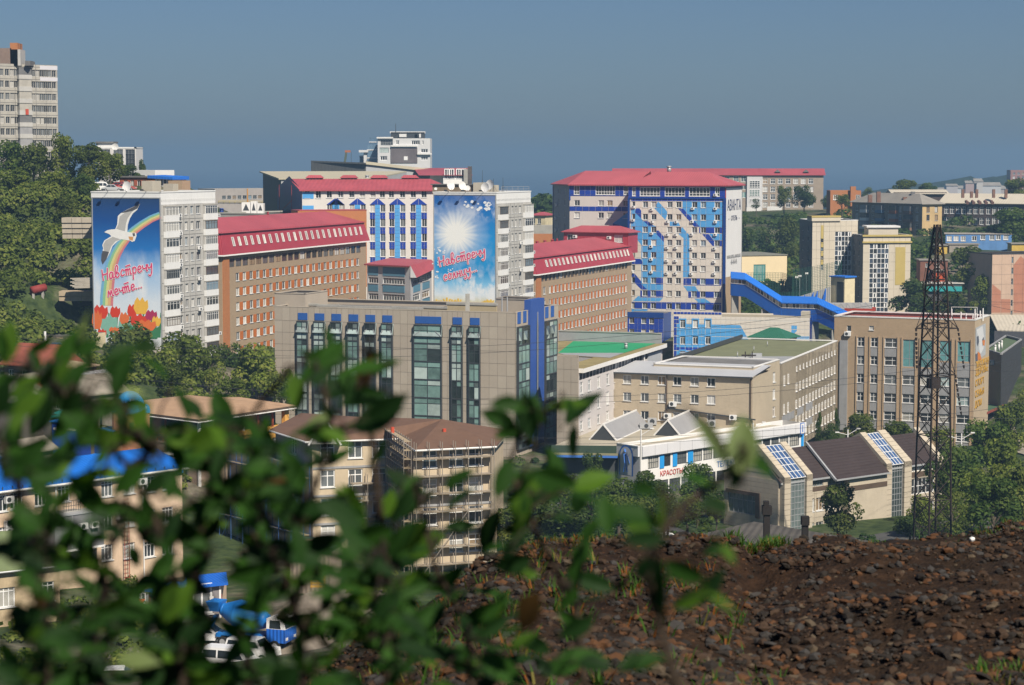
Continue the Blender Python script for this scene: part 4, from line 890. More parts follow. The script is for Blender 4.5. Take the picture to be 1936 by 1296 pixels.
# ---- long blue tiled annex at the tower's foot
b=deep_box(1273,530,1531,523,598,-1,14,None);t=b.thing('tiled_annex','low annex with blue and cream zigzag tiles below the patterned tower','building');W=b.W[0]
wins=[]
for x in(175,312,447):
 for y in(185,362,520):u,z=W.uz(*g7(x,y));wins.append((u-.65,z-1.0,1.3,2.0))
z595=W.z1;R=regions(W,g7,[([(80,178),(80,560),(108,560),(108,178)],DBLUE),([(80,90),(132,90),(132,178),(80,178)],DBLUE),([(108,186),(795,200),(880,350),(825,440),(700,492),(600,552),(108,548)],LBLUE),([(108,238),(720,255),(735,305),(108,290)],DBLUE),([(720,256),(745,270),(832,440),(785,440),(690,310)],DBLUE),([(108,410),(760,425),(825,440),(700,494),(108,486)],DBLUE),
([(1345,205),(1405,205),(1405,260),(1330,345),(1300,345),(1345,280)],LBLUE),([(1395,322),(1570,322),(1570,362),(1395,362)],LBLUE),([(1580,240),(1605,240),(1605,360),(1580,360)],DBLUE)])
clad(t,W,cuts([a[0]for a in wins]+[a[0]+a[2]for a in wins],1.25,0,W.L),cuts([a[1]for a in wins]+[a[1]+a[3]for a in wins],1.25,W.z0,W.z1),wins,CREAM,R,.06,300,ST([.5],[.8],WFRAME,.1,1),joint=flat('tile_joint',(.62,.62,.60)))
for a in wins:mb=MB();mb.box(a[0]-.25,a[0],-.12,0,a[1]-.2,a[1]+a[3]+.3,LBLUE,W.M(0,0));mb.box(a[0]+a[2],a[0]+a[2]+.25,-.12,0,a[1]-.2,a[1]+a[3]+.3,LBLUE,W.M(0,0));mb.box(a[0],a[0]+a[2],-.12,0,a[1]+a[3],a[1]+a[3]+.3,LBLUE,W.M(0,0));mb.build('window_surround',t)
plain(t,b,[None,BLUE,CREAM,BLUE],[1,2,3],M_('beige_roof_felt',(.34,.30,.22),.95,.15,.4),b.z1-.3)
ue=W.U(*g7(592,80));Wp=Wall(W.p(0,0,-.4),W.p(ue,0,-.4),b.z1-.2,b.z1+1.0);Wp.z1=Wp.Z(*g7(300,53))
mb=MB();wall_mesh(mb,Wp,CREAM);mb.build('parapet',t)
for i in range(14):panel(t,Wp,Wp.L*i/14+.08,Wp.L*(i+1)/14-.05,Wp.Z(*g7(300,82)),Wp.Z(*g7(300,60)),DBLUE,0,.08)
mb=MB();mb.box(W.U(*g7(1445,150)),W.U(*g7(1535,150)),.5,4,b.z1-1,b.z1+1.5,BEIGE,W.M(0,0));mb.build('stair_head',t)
mb=MB();o3=W.M(0,0);ua,ub=W.U(*g7(160,490)),W.U(*g7(470,475));z=W.Z(*g7(300,495));mb.box(ua,ub,-3,0,z,z+.15,METAL,o3)
for k in range(4):u=ua+(ub-ua)*k/3;mb.beam(W.p(u,-1,2.9),W.p(u,z,2.9),.12,.12,DFRAME)
mb.build('porch_canopy',t)
# ---- pavilion with the green hipped roof
b=corner_box(1419,484,1450,478,1484,486,636,3,at(1450,636,478).z);b=deep_box(1420,483,1484,479,637,1,7);t=b.thing('pavilion','small white pavilion with a green hipped roof behind the flat olive roof','pavilion')
facade(t,b.W[0],WHITE,[(b.W[0].L*.15,8.0,.9,2.2),(b.W[0].L*.36,8,1.2,2.2)],ST(1,0,GFRAME));plain(t,b,WHITE,[1,2,3]);hip_roof(t,b,b.z1,2.0,M_('green_metal_roof',(.03,.14,.085),.5,.1,.4,kind='rib',pitch=.5),.7,hip=3.8);ac_unit(t,b.W[0],b.W[0].L*.62,8.4)
# ---- blue covered stair bridge
PT=[(1382,536,548),(1409,538.5,545),(1478,582.5,537),(1545,584.5,530),(1604,613,522)];P=[at(*q)for q in PT];t=thing('covered_bridge',(P[0].x,P[0].y,5),'blue covered stair gallery descending from the patterned tower','bridge')
BRB=M_('bright_blue_sheet',(.015,.12,.52),.45,.07,.4,kind='rib',pitch=.35);BRR=M_('bright_blue_roof',(.02,.16,.62),.5,.06,.4,kind='rib',pitch=.4)
bk=Vector((.06,1,0)).normalized()*3.2;hb,hw,hr=3.1,1.35,1.5
for i in range(4):
 a,c=P[i],P[i+1];Z=Vector((0,0,1));lo=a-Z*hb,c-Z*hb
 mb=MB();mb.poly([a-Z*hb,c-Z*hb,c,a],BRB);mb.poly([c-Z*hb+bk,a-Z*hb+bk,a+bk,c+bk],BRB);mb.poly([a-Z*hb+bk,c-Z*hb+bk,c-Z*hb,a-Z*hb],BLUE);mb.build('side_panel',t)
 mb=MB();f=-bk.normalized()*.45;a2,c2=a+Z*hw+f,c+Z*hw+f;mb.poly([a2,c2,c2-f+bk*.75+Z*hr,a2-f+bk*.75+Z*hr],BRR);mb.poly([c2+bk+-f*2,a2+bk-f*2,a2-f+bk*.75+Z*hr,c2-f+bk*.75+Z*hr],BRR);mb.poly([a2-Z*.25,c2-Z*.25,c2,a2],BRR);mb.build('roof',t)
 n=max(2,round((c-a).length/1.05));fr=MB();d=(c-a)/n;fr.beam(a+Z*.05,c+Z*.05,.12,.14,WFRAME);fr.beam(a+Z*(hw-.06),c+Z*(hw-.06),.12,.12,WFRAME)
 for k in range(n+1):fr.beam(a+d*k,a+d*k+Z*hw,.12,.12,WFRAME)
 fr.build('window_frame',t)
 for k in range(n):
  mb=MB();q=a+d*k-f.normalized()*.08;mb.poly([q,q+d,q+d+Z*hw,q+Z*hw],rnd.choice([GL[1],GL[2],GL[2],GL[0]]));mb.build('pane',t)
for i,f in((0,.3),(1,.55),(2,.95),(3,.6)):
 p=P[i].lerp(P[i+1],f)+bk*.5;g0=ground(p.x,p.y);mb=MB();mb.box(p.x-.9,p.x+.9,p.y-.8,p.y+.8,g0-1,p.z-hb+.1,CONC);mb.build('pier',t)
# ---- centre: tan clad office building with glazed bays
TAN=M_('tan_cladding',(.40,.345,.28),.75,.05,.3,.06);TAN2=M_('tan_cladding_pale',(.43,.375,.305),.75,.05,.3,.06);TSEAM=flat('clad_joint',(.15,.13,.11));BCAP=M_('blue_cap_panel',(.03,.105,.36),.5,.08,.5)
GB=[glass('bay_dark',(.03,.04,.04)),glass('bay_green',(.16,.26,.24),.15,.45),glass('bay_pale',(.38,.46,.44),.2,.3),glass('bay_grey',(.12,.15,.15),.1)]
b=corner_box(519,366,974,350,1055,370,592.5,1.5);t=b.thing('office_building','tan clad office building with narrow green glass bays and blue caps','office');W,Wr=b.W[0],b.W[1]
floor_y=[222,320,402,490,602,700,795,890];strips=[(203,268),(305,371),(408,473),(512,578),(615,681),(718,785),(917,1084),(1146,1210),(1252,1318)]
holes=[];zc0=W.Z(*c7(240,217));zf=[zc0-3.0*i for i in range(8)];zb0=3.2
for x0,x1 in strips:holes.append((W.U(*c7(x0,300)),zb0,W.U(*c7(x1,300))-W.U(*c7(x0,300)),zc0-zb0))
us=cuts([h[0]for h in holes]+[h[0]+h[2]for h in holes],1.55,0,W.L);zs=cuts([zc0,zb0],2.05,W.z0,W.z1)
def baymesh(t,W,u0,w,z0,zt,n):
 o=MB();fw=.09
 zl=[zt-3.0*i for i in range(int((zt-z0)/3.0)+1)]+[z0];o.box(-.02,fw,-.1,.25,z0,zt,DFRAME,W.M(u0,0,.42));o.box(w-fw,w+.02,-.1,.25,z0,zt,DFRAME,W.M(u0,0,.42))
 for z in zl:o.box(fw,w-fw,-.06,.1,z-.14,z+.06,DFRAME,W.M(u0,0,.42))
 for z in zl[:-1]:o.box(fw,w-fw,-.03,.06,z-1.0,z-.93,DFRAME,W.M(u0,0,.42))
 for k in range(1,n):o.box(w*k/n-.04,w*k/n+.04,-.04,.08,z0,zt,DFRAME,W.M(u0,0,.42))
 for uu,fl in((0,0),(w,1)):
  q_=[W.p(u0+uu,z0,0),W.p(u0+uu,z0,.42),W.p(u0+uu,zt-.1,.42),W.p(u0+uu,zt-.1,0)];o.poly(q_ if fl==0 else q_[::-1],GB[0])
 bay=o.build('glazed_bay',t)
 for i in range(len(zl)-1):
  kk=rnd.choice([0,1,1,2,3]);
  for k in range(n):
   for za,zb_ in((zl[i]-.96,zl[i]-.1),(zl[i+1]+.05,zl[i]-.97)):
    if zb_-za<.1:continue
    mb=MB();mb.poly([W.p(u0+w*k/n,za,.40),W.p(u0+w*(k+1)/n,za,.40),W.p(u0+w*(k+1)/n,zb_,.40),W.p(u0+w*k/n,zb_,.40)],GB[kk]if rnd.random()<.7 else rnd.choice(GB));sub(mb.build('pane'),bay)
 return bay
clad(t,W,us,zs,holes,lambda i,j:TAN if(i*7+j*3)%5 else TAN2,(),.05,300,None,joint=TSEAM,depth=.5)
for h,(x0,x1)in zip(holes,strips):
 baymesh(t,W,h[0],h[2],h[1],h[1]+h[3],4 if h[2]>5 else 2)
 panel(t,W,h[0]+.12,h[0]+h[2]-.12,W.Z(*c7(240,214))+.1,W.Z(*c7(240,168)),BCAP,.03,.09,'cap_panel')
 z1_=zc0;mb=MB();ua,ub=h[0]-.1,h[0]+h[2]+.1;um=(ua+ub)/2
 mb.poly([W.p(ua,z1_-1.9,.6),W.p(ub,z1_-1.9,.6),W.p(ub,z1_,.06),W.p(ua,z1_,.06)],GB[2]);mb.poly([W.p(ua,z1_-1.9,.06),W.p(ua,z1_-1.9,.6),W.p(ua,z1_,.06)],GB[1]);mb.poly([W.p(ub,z1_-1.9,.6),W.p(ub,z1_-1.9,.06),W.p(ub,z1_,.06)],GB[0]);mb.poly([W.p(ua,z1_-1.9,.06),W.p(ub,z1_-1.9,.06),W.p(ub,z1_-1.9,.6),W.p(ua,z1_-1.9,.6)],GB[0])  # pale colour of the slope stands in for a bright reflection
 for p_,q_ in((ua,um),(ub,um)):mb.beam(W.p(p_,z1_-1.9,.63),W.p(q_,z1_-.05,.1),.09,.09,GFRAME)
 mb.beam(W.p(ua,z1_-1.9,.63),W.p(ub,z1_-1.9,.63),.1,.1,DFRAME);mb.build('sloped_glazing',t)
# right face: bays, tall blue fin with a slit
hr_=[(Wr.U(*c7(x0,400)),3.2,Wr.U(*c7(x1,400))-Wr.U(*c7(x0,400)),Wr.Z(*c7(1560,250))-3.2)for x0,x1 in((1534,1603),(1703,1771))]
clad(t,Wr,cuts([h[0]for h in hr_]+[h[0]+h[2]for h in hr_],1.7,0,Wr.L),cuts([hr_[0][1]+hr_[0][3]],2.05,Wr.z0,Wr.z1),hr_,TAN,(),.05,80,None,joint=TSEAM,depth=.5)
for h in hr_:
 baymesh(t,Wr,h[0],h[2],h[1],h[1]+h[3],3);z1_=h[1]+h[3]
 for k in range(2):panel(t,Wr,h[0]+h[2]*(.1+.5*k),h[0]+h[2]*(.38+.5*k),z1_+.5,z1_+2.4,BCAP,.03,.09,'cap_panel')
 mb=MB()
 for k in range(2):
  a,c=h[0]+h[2]*.5*k,h[0]+h[2]*.5*(k+1);mb.poly([Wr.p(a,z1_-2.2,1.0),Wr.p(c,z1_-2.2,.1),Wr.p(c,z1_,.06),Wr.p(a,z1_,.06)],GB[3]);mb.poly([Wr.p(a,z1_-2.2,.06),Wr.p(a,z1_-2.2,1.0),Wr.p(a,z1_,.06)],GB[2])
 mb.build('sloped_glazing',t)
ua,ub=Wr.U(*c7(1606,300)),Wr.U(*c7(1690,300));zt=Wr.Z(*c7(1650,82));mb=MB();FIN=M_('blue_fin',(.035,.09,.33),.5,.06,.3);mb.box(ua,ub,-.5,.6,3,zt,FIN,Wr.M(0,0));mb.build('blue_fin',t)
um=(ua+ub)/2;mb=MB();zq=Wr.Z(*c7(1645,250));mb.poly([Wr.p(um-.45,3,.53),Wr.p(um+.45,3,.53),Wr.p(um+.45,zq,.53),Wr.p(um,zq+2.6,.53),Wr.p(um-.45,zq,.53)],GB[0]);mb.beam(Wr.p(um,3,.56),Wr.p(um,zq+2.4,.56),.12,.1,GFRAME);mb.build('slit_window',t)
plain(t,b,TAN,[2,3],ROOFDK,b.z1-.9);coping(t,b,TAN2,.4,.12)
# rear roof volumes and the stepped parapet behind
bt=deep_box(519,371,577,369,555,10,9);plain(t,bt,TAN,None,ROOFDK,name='roof_block');coping(t,bt,TAN2,.3,.12)
bt=corner_box(938,362,998,359.5,1012,366,568,15);plain(t,bt,TAN,None,ROOFDK,name='roof_block');coping(t,bt,M_('cap_grey',(.28,.25,.22),.8),.3,.2)
YB=M_('yellow_parapet_render',(.40,.33,.21),.9,.1,.5,.2);mb=MB();pr=[(577,578,566),(600,580,566),(640,582,572),(690,583.5,578),(740,584,580),(800,583,580),(845,576,573),(938,572,574)]
for i in range(len(pr)-1):
 x0,y0,_=pr[i];x1=pr[i+1][0];DD=372.5-(x0-519)*.0352;a,c=at(x0,y0,DD),at(x1,y0,DD-(x1-x0)*.0352);Wp=Wall(a,c,b.z1-1,a.z);mb.box(0,Wp.L,0,.5,b.z1-1,a.z,YB,Wp.M(0,0));mb.box(-.1,Wp.L+.1,-.12,.62,a.z,a.z+.35,CONC,Wp.M(0,0))
mb.build('rear_parapet',t)
p=at(884,588,356);mb=MB();mb.box(p.x-.35,p.x+.35,p.y-.35,p.y+.35,b.z1-.9,at(884,556,356).z,CONC);mb.build('chimney',t)
for px in(949,959):mb=MB();q=at(px,592,354);mb.tube((q.x,q.y,b.z1),(q.x,q.y,b.z1+2.4),.12,.1,METAL);mb.build('vent_pipe',t)
# lower end block
bl=corner_box(1053,350.6,1093,349,1094,353,676,0);plain(t,bl,TAN,[2,3],ROOFDK,name='end_block');
for w in bl.W[:2]:clad(t,w,cuts([],1.6,0,w.L),cuts([],2.05,w.z0,w.z1),[],TAN,(),.05,60,None,joint=TSEAM,wname='end_block')
ac_unit(t,bl.W[0],bl.W[0].L*.72,3.8,1.4)
# ---- pale building with green roof patch receding behind the office
C_,R_=V2(at(1094,698.5,352)),V2(at(1252,698.5,401));nn_=Vector((-.945,.33));b=Bld([C_+nn_*3.6,C_,R_,R_+nn_*20,C_+nn_*20+Vector((8,24)),C_+nn_*3.6+Vector((6.6,19))],-1,at(1094,698.5,352).z);t=b.thing('pale_workshop','pale two storey workshop with a green and ochre sheet roof beside the tan office','building');W=b.W[1]
PALE=M_('pale_lilac_render',(.56,.53,.52),.85,.07,.35,.2);zr=[W.Z(*c8(240,y))for y in(480,598,708)];us=[W.U(*c8(x,y))for x,y in((192,495),(240,480),(297,463),(352,446))];stp=us[1]-us[0]
us+=[us[-1]+stp*k for k in range(1,5)if us[-1]+stp*k<W.L-1.5];wins=[(u-.8,z-h_/2,1.6,h_)for z,h_ in zip(zr,(1.9,2.2,1.6))for u in us]
zt=b.z1;wins+=[(.4+i*1.9,zt-1.9,1.75,1.3,ST(1,0,DFRAME,.09,0))for i in range(int((W.L-1.5)/1.9))]
facade(t,W,PALE,wins,ST([.5],[.65],WFRAME,.1,1));plain(t,b,PALE,[0,2,3,4,5]);F=[P3(p,b.z1)for p in b.pts];h=Vector((0,0,.1))
OCH=M_('ochre_roof_sheet',(.27,.22,.10),.9,.2,.3);GRS=M_('green_roof_sheet',(.03,.30,.13),.7,.08,.3);GRY=M_('grey_roof_sheet',(.30,.31,.32),.8,.1,.3)
lerp=lambda a,c,f:a.lerp(c,f)
mb=MB();rr=[F[0]+W.n.to_3d()*0,F[1]+W.n.to_3d()*.9,F[2]+W.n.to_3d()*.9]+F[3:];mb.poly([p+h for p in rr],OCH);mb.poly([p-h*5 for p in rr[::-1]],WHITE)
for i in(0,1,2):mb.poly([rr[i]-h*6,rr[(i+1)%4]-h*6,rr[(i+1)%4]+h*1.3,rr[i]+h*1.3],WHITE)
mb.build('roof',t);u_=W.u.to_3d();n_=-W.n.to_3d();o_=F[1]+h*1.5
mb=MB();mb.poly([o_+u_*30+n_*1.0,o_+u_*(W.L-1.0)+n_*1.0,o_+u_*(W.L-1)+n_*17,o_+u_*26+n_*12],GRS);mb.poly([o_+u_*20+n_*.6,o_+u_*30+n_*1.0,o_+u_*26+n_*12,o_+u_*22+n_*9],GRY);mb.build('roof_sheet',t)
mb=MB();Wb=b.W[2];mb.box(0,Wb.L,0,.4,b.z1-.2,b.z1+1.9,GRY,Wb.M(0,0,-.3));mb.box(0,Wb.L,-.1,.5,b.z1+1.9,b.z1+2.1,CONC,Wb.M(0,0,-.3));mb.build('end_parapet',t)
mb=MB();mb.box(W.L*.80,W.L*.97,-.25,.0,-1,b.z1-1.0,M_('pale_tank_grey',(.42,.44,.47),.6,.06),W.M(0,0));mb.tube(W.p(W.L*.74,2,.3),W.p(W.L*.74,b.z1-.5,.3),.12,.12,WHITE);mb.build('downpipe',t)
pipe_vent(t,o_+u_*38+n_*3,.9,.3)
# ---- beige three-storey brick block and the long beige wing
BRB2=M_('beige_brick',(.46,.385,.28),.9,.10,.45,.22,kind='brick',rgb2=(.5,.44,.36))
A=at(1160,703,371.5);B=at(1423.5,712.5,362.5);W0=Wall(A,B,-2,A.z);q=[V2(A),V2(B),V2(B)-W0.n*12,V2(A)-W0.n*12];b=Bld(q,-2,A.z);t=b.thing('beige_brick_block','beige brick three storey block under a pale grey sheet roof','building');W=b.W[0]
wins=[]
for x in(470,577,682,776,881,982):
 for y in(445,551,661):u,z=W.uz(*c8(x,y+(x-470)*.035));wins.append((u-.72,z-.72,1.45,1.5))
facade(t,W,BRB2,wins,ST([.45],[.0001],WFRAME,.1,1));plain(t,b,BRB2,[1,2,3])
LGR=M_('pale_grey_sheet_roof',(.46,.47,.49),.55,.07,.25,kind='rib',pitch=.6,spec=.4);mb=MB();e=[W.p(-.2,b.z1,.6),W.p(W.L+.1,b.z1,.6),P3(b.pts[2],b.z1+.9),P3(b.pts[3],b.z1+.9)]
mb.poly(e,LGR);mb.poly([e[0]-h*2.5,e[1]-h*2.5,e[1],e[0]],DFRAME);mb.poly([p-h*2.5 for p in e[::-1]],DFRAME);mb.build('roof',t)
mb=MB();ux=W.U(*c8(712,600));mb.tube(W.p(ux,-2,.15),W.p(ux,b.z1,.15),.1,.1,BROWNFR);ux=W.U(*c8(1232,600));mb.tube(W.p(ux-.2,-2,.15),W.p(ux-.2,b.z1,.15),.1,.1,BROWNFR);mb.build('downpipe',t)
for x,y in((752,608),(720,680),(1120,690),(515,690)):u,z=W.uz(*c8(x,y));ac_unit(t,W,u,z,1.15)
mb=MB();p0=W.p(*W.uz(*c8(712,618)),.25);p1=W.p(*W.uz(*c8(1255,690)),.25);mb.beam(p0,p1,.3,.2,DFRAME);mb.build('cable_duct',t)
# return and long wing
A=at(1424,696,369);B=at(1474,682,384);C=at(1475,689,386);D=at(1583,651,436);Wr1=Wall(A,B,-3,A.z);Wl=Wall(C,D,-3,C.z);nL=Wl.n
b=Bld([V2(A),V2(B),V2(B)-Wr1.n*18,V2(A)-Wr1.n*18],-3,A.z);b2=Bld([V2(C),V2(D),V2(D)-nL*20,V2(C)-nL*20],-3,C.z)
t=b2.thing('long_beige_wing','long beige brick wing with an olive flat roof running up to the tall tan block','building')
wins=[(Wr1.U(*c8(x,450))-.6,Wr1.Z(*c8(1300,y))-.85,w_,1.8)for y in(455,560,668)for x,w_ in((1275,.8),(1302,1.7),(1365,1.7))]
facade(t,Wr1,BRB2,wins,ST([.5],[.7],WFRAME,.1,1));plain(t,b,BRB2,[2,3],ROOFDK,b.z1-.2);coping(t,b,WHITE,.4,.18)
us=lin(Wl.U(*c8(1503,470)),Wl.U(*c8(1735,390)),13);zz=[Wl.Z(*c8(1503,y))for y in(380,492,595,690,790)];wins=[(u-.7,z-.8,1.4,1.6)for z in zz[1:]for u in us]+[(u-.45,zz[0]-.45,.9,.9)for u in us]
for x in(1428,1452):u=Wl.U(*c8(x,500));wins+=[(u-.6,Wl.Z(*c8(1440,y))-.9,1.2,1.8)for y in(447,620)]
facade(t,Wl,BRB2,wins,ST([.5],[.7],WFRAME,.13,1,.06),depth=.08);plain(t,b2,BRB2,[0,2,3],None)
for x0,x1 in((1415,1490),(1508,1545),(1560,1600)):
 for i in range(2):panel(t,Wl,Wl.U(*c8(x0,560)),Wl.U(*c8(x1,560)),zz[2+i]-2.3,zz[2+i]-.95,GREYIN,0,.05,'spandrel')
OLV=M_('olive_roof_felt',(.17,.18,.10),.95,.15,.25);mb=MB();z=b2.z1-.15;fo=[P3(p,z)for p in b2.pts];ex=[fo[0],fo[1],fo[2],fo[3]];mb.poly(ex,OLV);mb.poly([fo[3]+Vector((0,0,.004)),fo[0]+Vector((0,0,.004)),lerp(fo[0],fo[1],.35)+Vector((0,0,.004)),lerp(fo[3],fo[2],.2)+Vector((0,0,.004))],GRY);mb.build('roof',t);coping(t,b2,WHITE,.45,.18)
mb=MB();Wb3=b2.W[2];mb.box(0,Wb3.L,0,.3,b2.z1,b2.z1+.8,DFRAME,Wb3.M(0,0,-.2));mb.build('rear_parapet',t)
c=Vector((b2.c.x,b2.c.y,z));mb=MB();mb.box(c.x-3,c.x-1,c.y-14,c.y-13,z,z+.8,METAL);mb.build('roof_vent',t)
for f in(.25,.5,.72):pipe_vent(t,lerp(lerp(fo[0],fo[1],f),lerp(fo[3],fo[2],f),.55),.8,.08)
b3=deep_box(1330,404,1432,398,679,2,9);t3=b3.thing('tan_rear_block','low tan block with a white coping in front of the tiled annex','building');plain(t3,b3,BRICKY,None,GRY,b3.z1-.2);coping(t3,b3,WHITE,.35,.15)
for px in(1409,1422):p=at(px,690,398);mb=MB();mb.tube((p.x,p.y,b3.z1-.2),(p.x,p.y,at(px,665,398).z),.09,.09,STEELDK);mb.beam((p.x-.7,p.y,b3.z1+1.2),(p.x+.7,p.y,b3.z1+1.2),.3,.25,STEELDK);mb.build('roof_mast',t3)
# ---- low supermarket with the white fascia
b=corner_box(1169,339,1210,335,1520,366,845,-3);WF_,WS_=b.W[0],b.W[1];t=b.thing('supermarket','low white supermarket with bright blue window panels and a wide beige roof','shop');FAS=M_('grey_white_fascia',(.62,.62,.64),.6,.05,.3,.06);W=WS_
zf0=W.Z(*g3(310,415));zw0=W.Z(*g3(400,535));zs0=W.Z(*g3(480,600));mb=MB();u0g=W.U(*g3(372,480));wins=[]
for x0,x1 in((372,472),(524,584),(643,735),(795,880),(890,975),(985,1070),(1080,1160),(1170,1260),(1370,1440),(1450,1520),(1530,1600),(1610,1690),(1700,1790)):
 f=(x0-372)/1420;y=480-f*205;a,c=W.U(*g3(x0,y)),W.U(*g3(x1,y));wins.append((a,zw0+.1,c-a,zf0-zw0-.35,ST(4,[.5],DFRAME,.09,0,.15,[GL[2],GL[2],GL[1],GL[0]])))
low=[(1.2+i*3.0,-2.7,2.7,2.6,ST(2,[.75],DFRAME,.09,0,.15,[GL[0],GL[1]]))for i in range(int((W.L-2)/3))]
mb=MB();wall_mesh(mb,Wall(W.A,W.B,-3,zf0-.02),WHITE,[(a[0],a[0]+a[2],a[1],a[1]+a[3])for a in wins+low],.2);mb.build('wall',t)
for a in wins+low:window(t,W,*a)
n=14
for i in range(n):panel(t,W,W.L*i/n+.03,W.L*(i+1)/n-.03,zf0,b.z1,FAS,0,.5,'fascia_panel')
for i in range(3):panel(t,WF_,WF_.L*i/3+.03,WF_.L*(i+1)/3-.03,zf0,b.z1,FAS,0,.4,'fascia_panel')
CYAN=M_('cyan_panel',(.02,.28,.68),.5,.05)
for x0,x1 in((482,520),(604,642),(746,792),(1808,1830)):y=470-(x0-372)/1420*205;panel(t,W,W.U(*g3(x0,y)),W.U(*g3(x1,y)),zw0-.1,zf0-.1,CYAN,0,.12,'cyan_panel')
mb=MB();wall_mesh(mb,Wall(WF_.A,WF_.B,-3,b.z1),FAS);wall_mesh(mb,b.W[2],WHITE);wall_mesh(mb,b.W[3],WHITE);mb.build('wall',t)
SGN=flat('sign_red',(.50,.05,.04));SGB=flat('sign_blue',(.05,.16,.50));SGO=flat('sign_orange',(.75,.36,.03))
u,z=W.uz(*g3(600,562));text3d(t,W,u-.2,z,1.15,'КРАСОТЫ',SGN,.08);u,z=W.uz(*g3(1130,475));text3d(t,W,u,z,1.3,'ТЕЛЕКОМ',SGB,.08);u,z=W.uz(*g3(1370,420));text3d(t,W,u,z,1.0,'ЦВЕТЫ',SGO,.1)
u,z=W.uz(*g3(1797,150));mb=MB();mb.tube(W.p(u,z-.9,.52),W.p(u,z+.9,.52),.0,.0,SGB,4)if 0 else None
mb=MB();mb.box(u-.55,u+.55,-.58,-.5,z-1.0,z+1.0,SGB,W.M(0,0));mb.box(u-.42,u+.42,-.61,-.58,z-.85,z+.85,WHITE,W.M(0,0));mb.box(u-.12,u+.12,-.64,-.61,z-.6,z+.6,SGB,W.M(0,0));mb.build('logo_sign',t)
# arched emblem board on the end wall: blue rim, white field, blue walking figure of plain strokes
mb=MB();u0,zc_=WF_.uz(*g3(190,400));r=1.65;zb_=WF_.Z(*g3(190,590));arch=lambda rr,zz:[(u0-rr,zz)]+[(u0+rr,zz)]+[(u0+rr*cos(a),zc_+rr*sin(a))for a in[pi*k/10 for k in range(11)]]
mb.poly([WF_.p(x,y,.5)for x,y in arch(r,zb_)],SGB);mb.poly([WF_.p(x,y,.53)for x,y in arch(r-.3,zb_+.1)],FAS)
for p_,q_,w_ in(((0,.5),(-.2,1.0),.5),((-.2,.3),(0,-1.2),.5),((0,.2),(.6,-.4),.25),((0,-1.2),(.4,-2.6),.28),((-.1,-1.2),(-.5,-2.7),.28),((.5,-.3),(.9,-1.2),.2)):
 mb.beam(WF_.p(u0+p_[0],zc_+p_[1],.56),WF_.p(u0+q_[0],zc_+q_[1],.56),w_,.05,SGB)
mb.build('arched_emblem',t)
# big beige roof and left canopy part
RFB=M_('sandy_roof_felt',(.40,.36,.28),.95,.14,.22);zr_=b.z1-.55;L0=at(1048,868,338);X0=at(1093,795,366);X1=at(1420,792,366)
pts=[V2(at(1045,846,340)),b.pts[0],b.pts[1],b.pts[2],V2(at(1424,790,368)),V2(at(1100,790,371)),V2(at(1090,792,352))]
mb=MB();mb.poly([P3(p,zr_)for p in pts],RFB);mb.build('roof',t)
mb=MB();W9=Wall(pts[0],pts[1],-3,zr_);wall_mesh(mb,W9,M_('dark_glazed_front',(.06,.065,.07),.3,.2),());mb.box(-.2,W9.L,-.3,0,zr_-1.1,zr_+.15,M_('green_canopy_edge',(.035,.06,.04),.7),W9.M(0,0));mb.box(-.4,W9.L,-2.4,-.3,zr_-1.25,zr_-1.0,M_('khaki_canopy',(.20,.19,.11),.9),W9.M(0,0));mb.box(-.4,W9.L,-2.45,-2.35,zr_-1.45,zr_-1.1,SGB,W9.M(0,0));mb.build('canopy',t)
mb=MB();
for Wq,a,c in((WS_,0,WS_.L),(WF_,0,WF_.L)):mb.box(a,c,-.45,.05,b.z1,b.z1+.12,WHITE,Wq.M(0,0))
mb.build('fascia_cap',t)
for(ax,ay,bx,by,D0)in((1140,828,1203,800,352),(1262,820,1326,790,352)): # roof lanterns: long ridged skylights
 a=V2(at(ax,ay,D0));z=zr_;a=V2(atz(ax,ay,z+.4));c=V2(atz(bx,by,z+.4));u=(c-a).normalized();nn=Vector((u.y,-u.x));hw=2.3;hh=2.6;mb=MB();LR=M_('ribbed_skylight_sheet',(.30,.30,.31),.5,.08,.4,kind='rib',pitch=.35)
 e=[P3(a+nn*hw,z),P3(c+nn*hw,z),P3(c-nn*hw,z),P3(a-nn*hw,z)];r0,r1=P3(a,z+hh),P3(c,z+hh);mb.poly([e[0],e[1],r1,r0],LR);mb.poly([e[2],e[3],r0,r1],LR);mb.poly([e[3],e[0],r0],DFRAME);mb.poly([e[1],e[2],r1],DFRAME)
 for p_,q_ in((r0,r1),(e[0],r0),(e[3],r0),(e[0],e[1])):mb.beam(p_,q_,.22,.22,WHITE)
 mb.build('roof_lantern',t)
for px,py,sx,sy,sz in((1222,813,2.2,.9,1.1),(1233,806,1.5,1.2,1.3),(1362,804,1.6,1,1),(1372,797,2.2,1,.8),(1346,810,1.2,1.0,1.3),(1198,791,1.4,.8,.8),(1376,805,.8,.8,1.4)):
 p=atz(px,py,zr_);mb=MB();mb.box(p.x-sx/2,p.x+sx/2,p.y,p.y+sy,zr_+.2,zr_+sz,METAL);mb.tube((p.x,p.y-.02,zr_+sz*.6),(p.x,p.y-.06,zr_+sz*.6),sz*.33,sz*.3,DFRAME,10);
 for k in(-.4,.4):mb.box(p.x+sx*k-.05,p.x+sx*k+.05,p.y,p.y+sy,zr_,zr_+.2,DFRAME)
 mb.build('roof_ventilator',t)
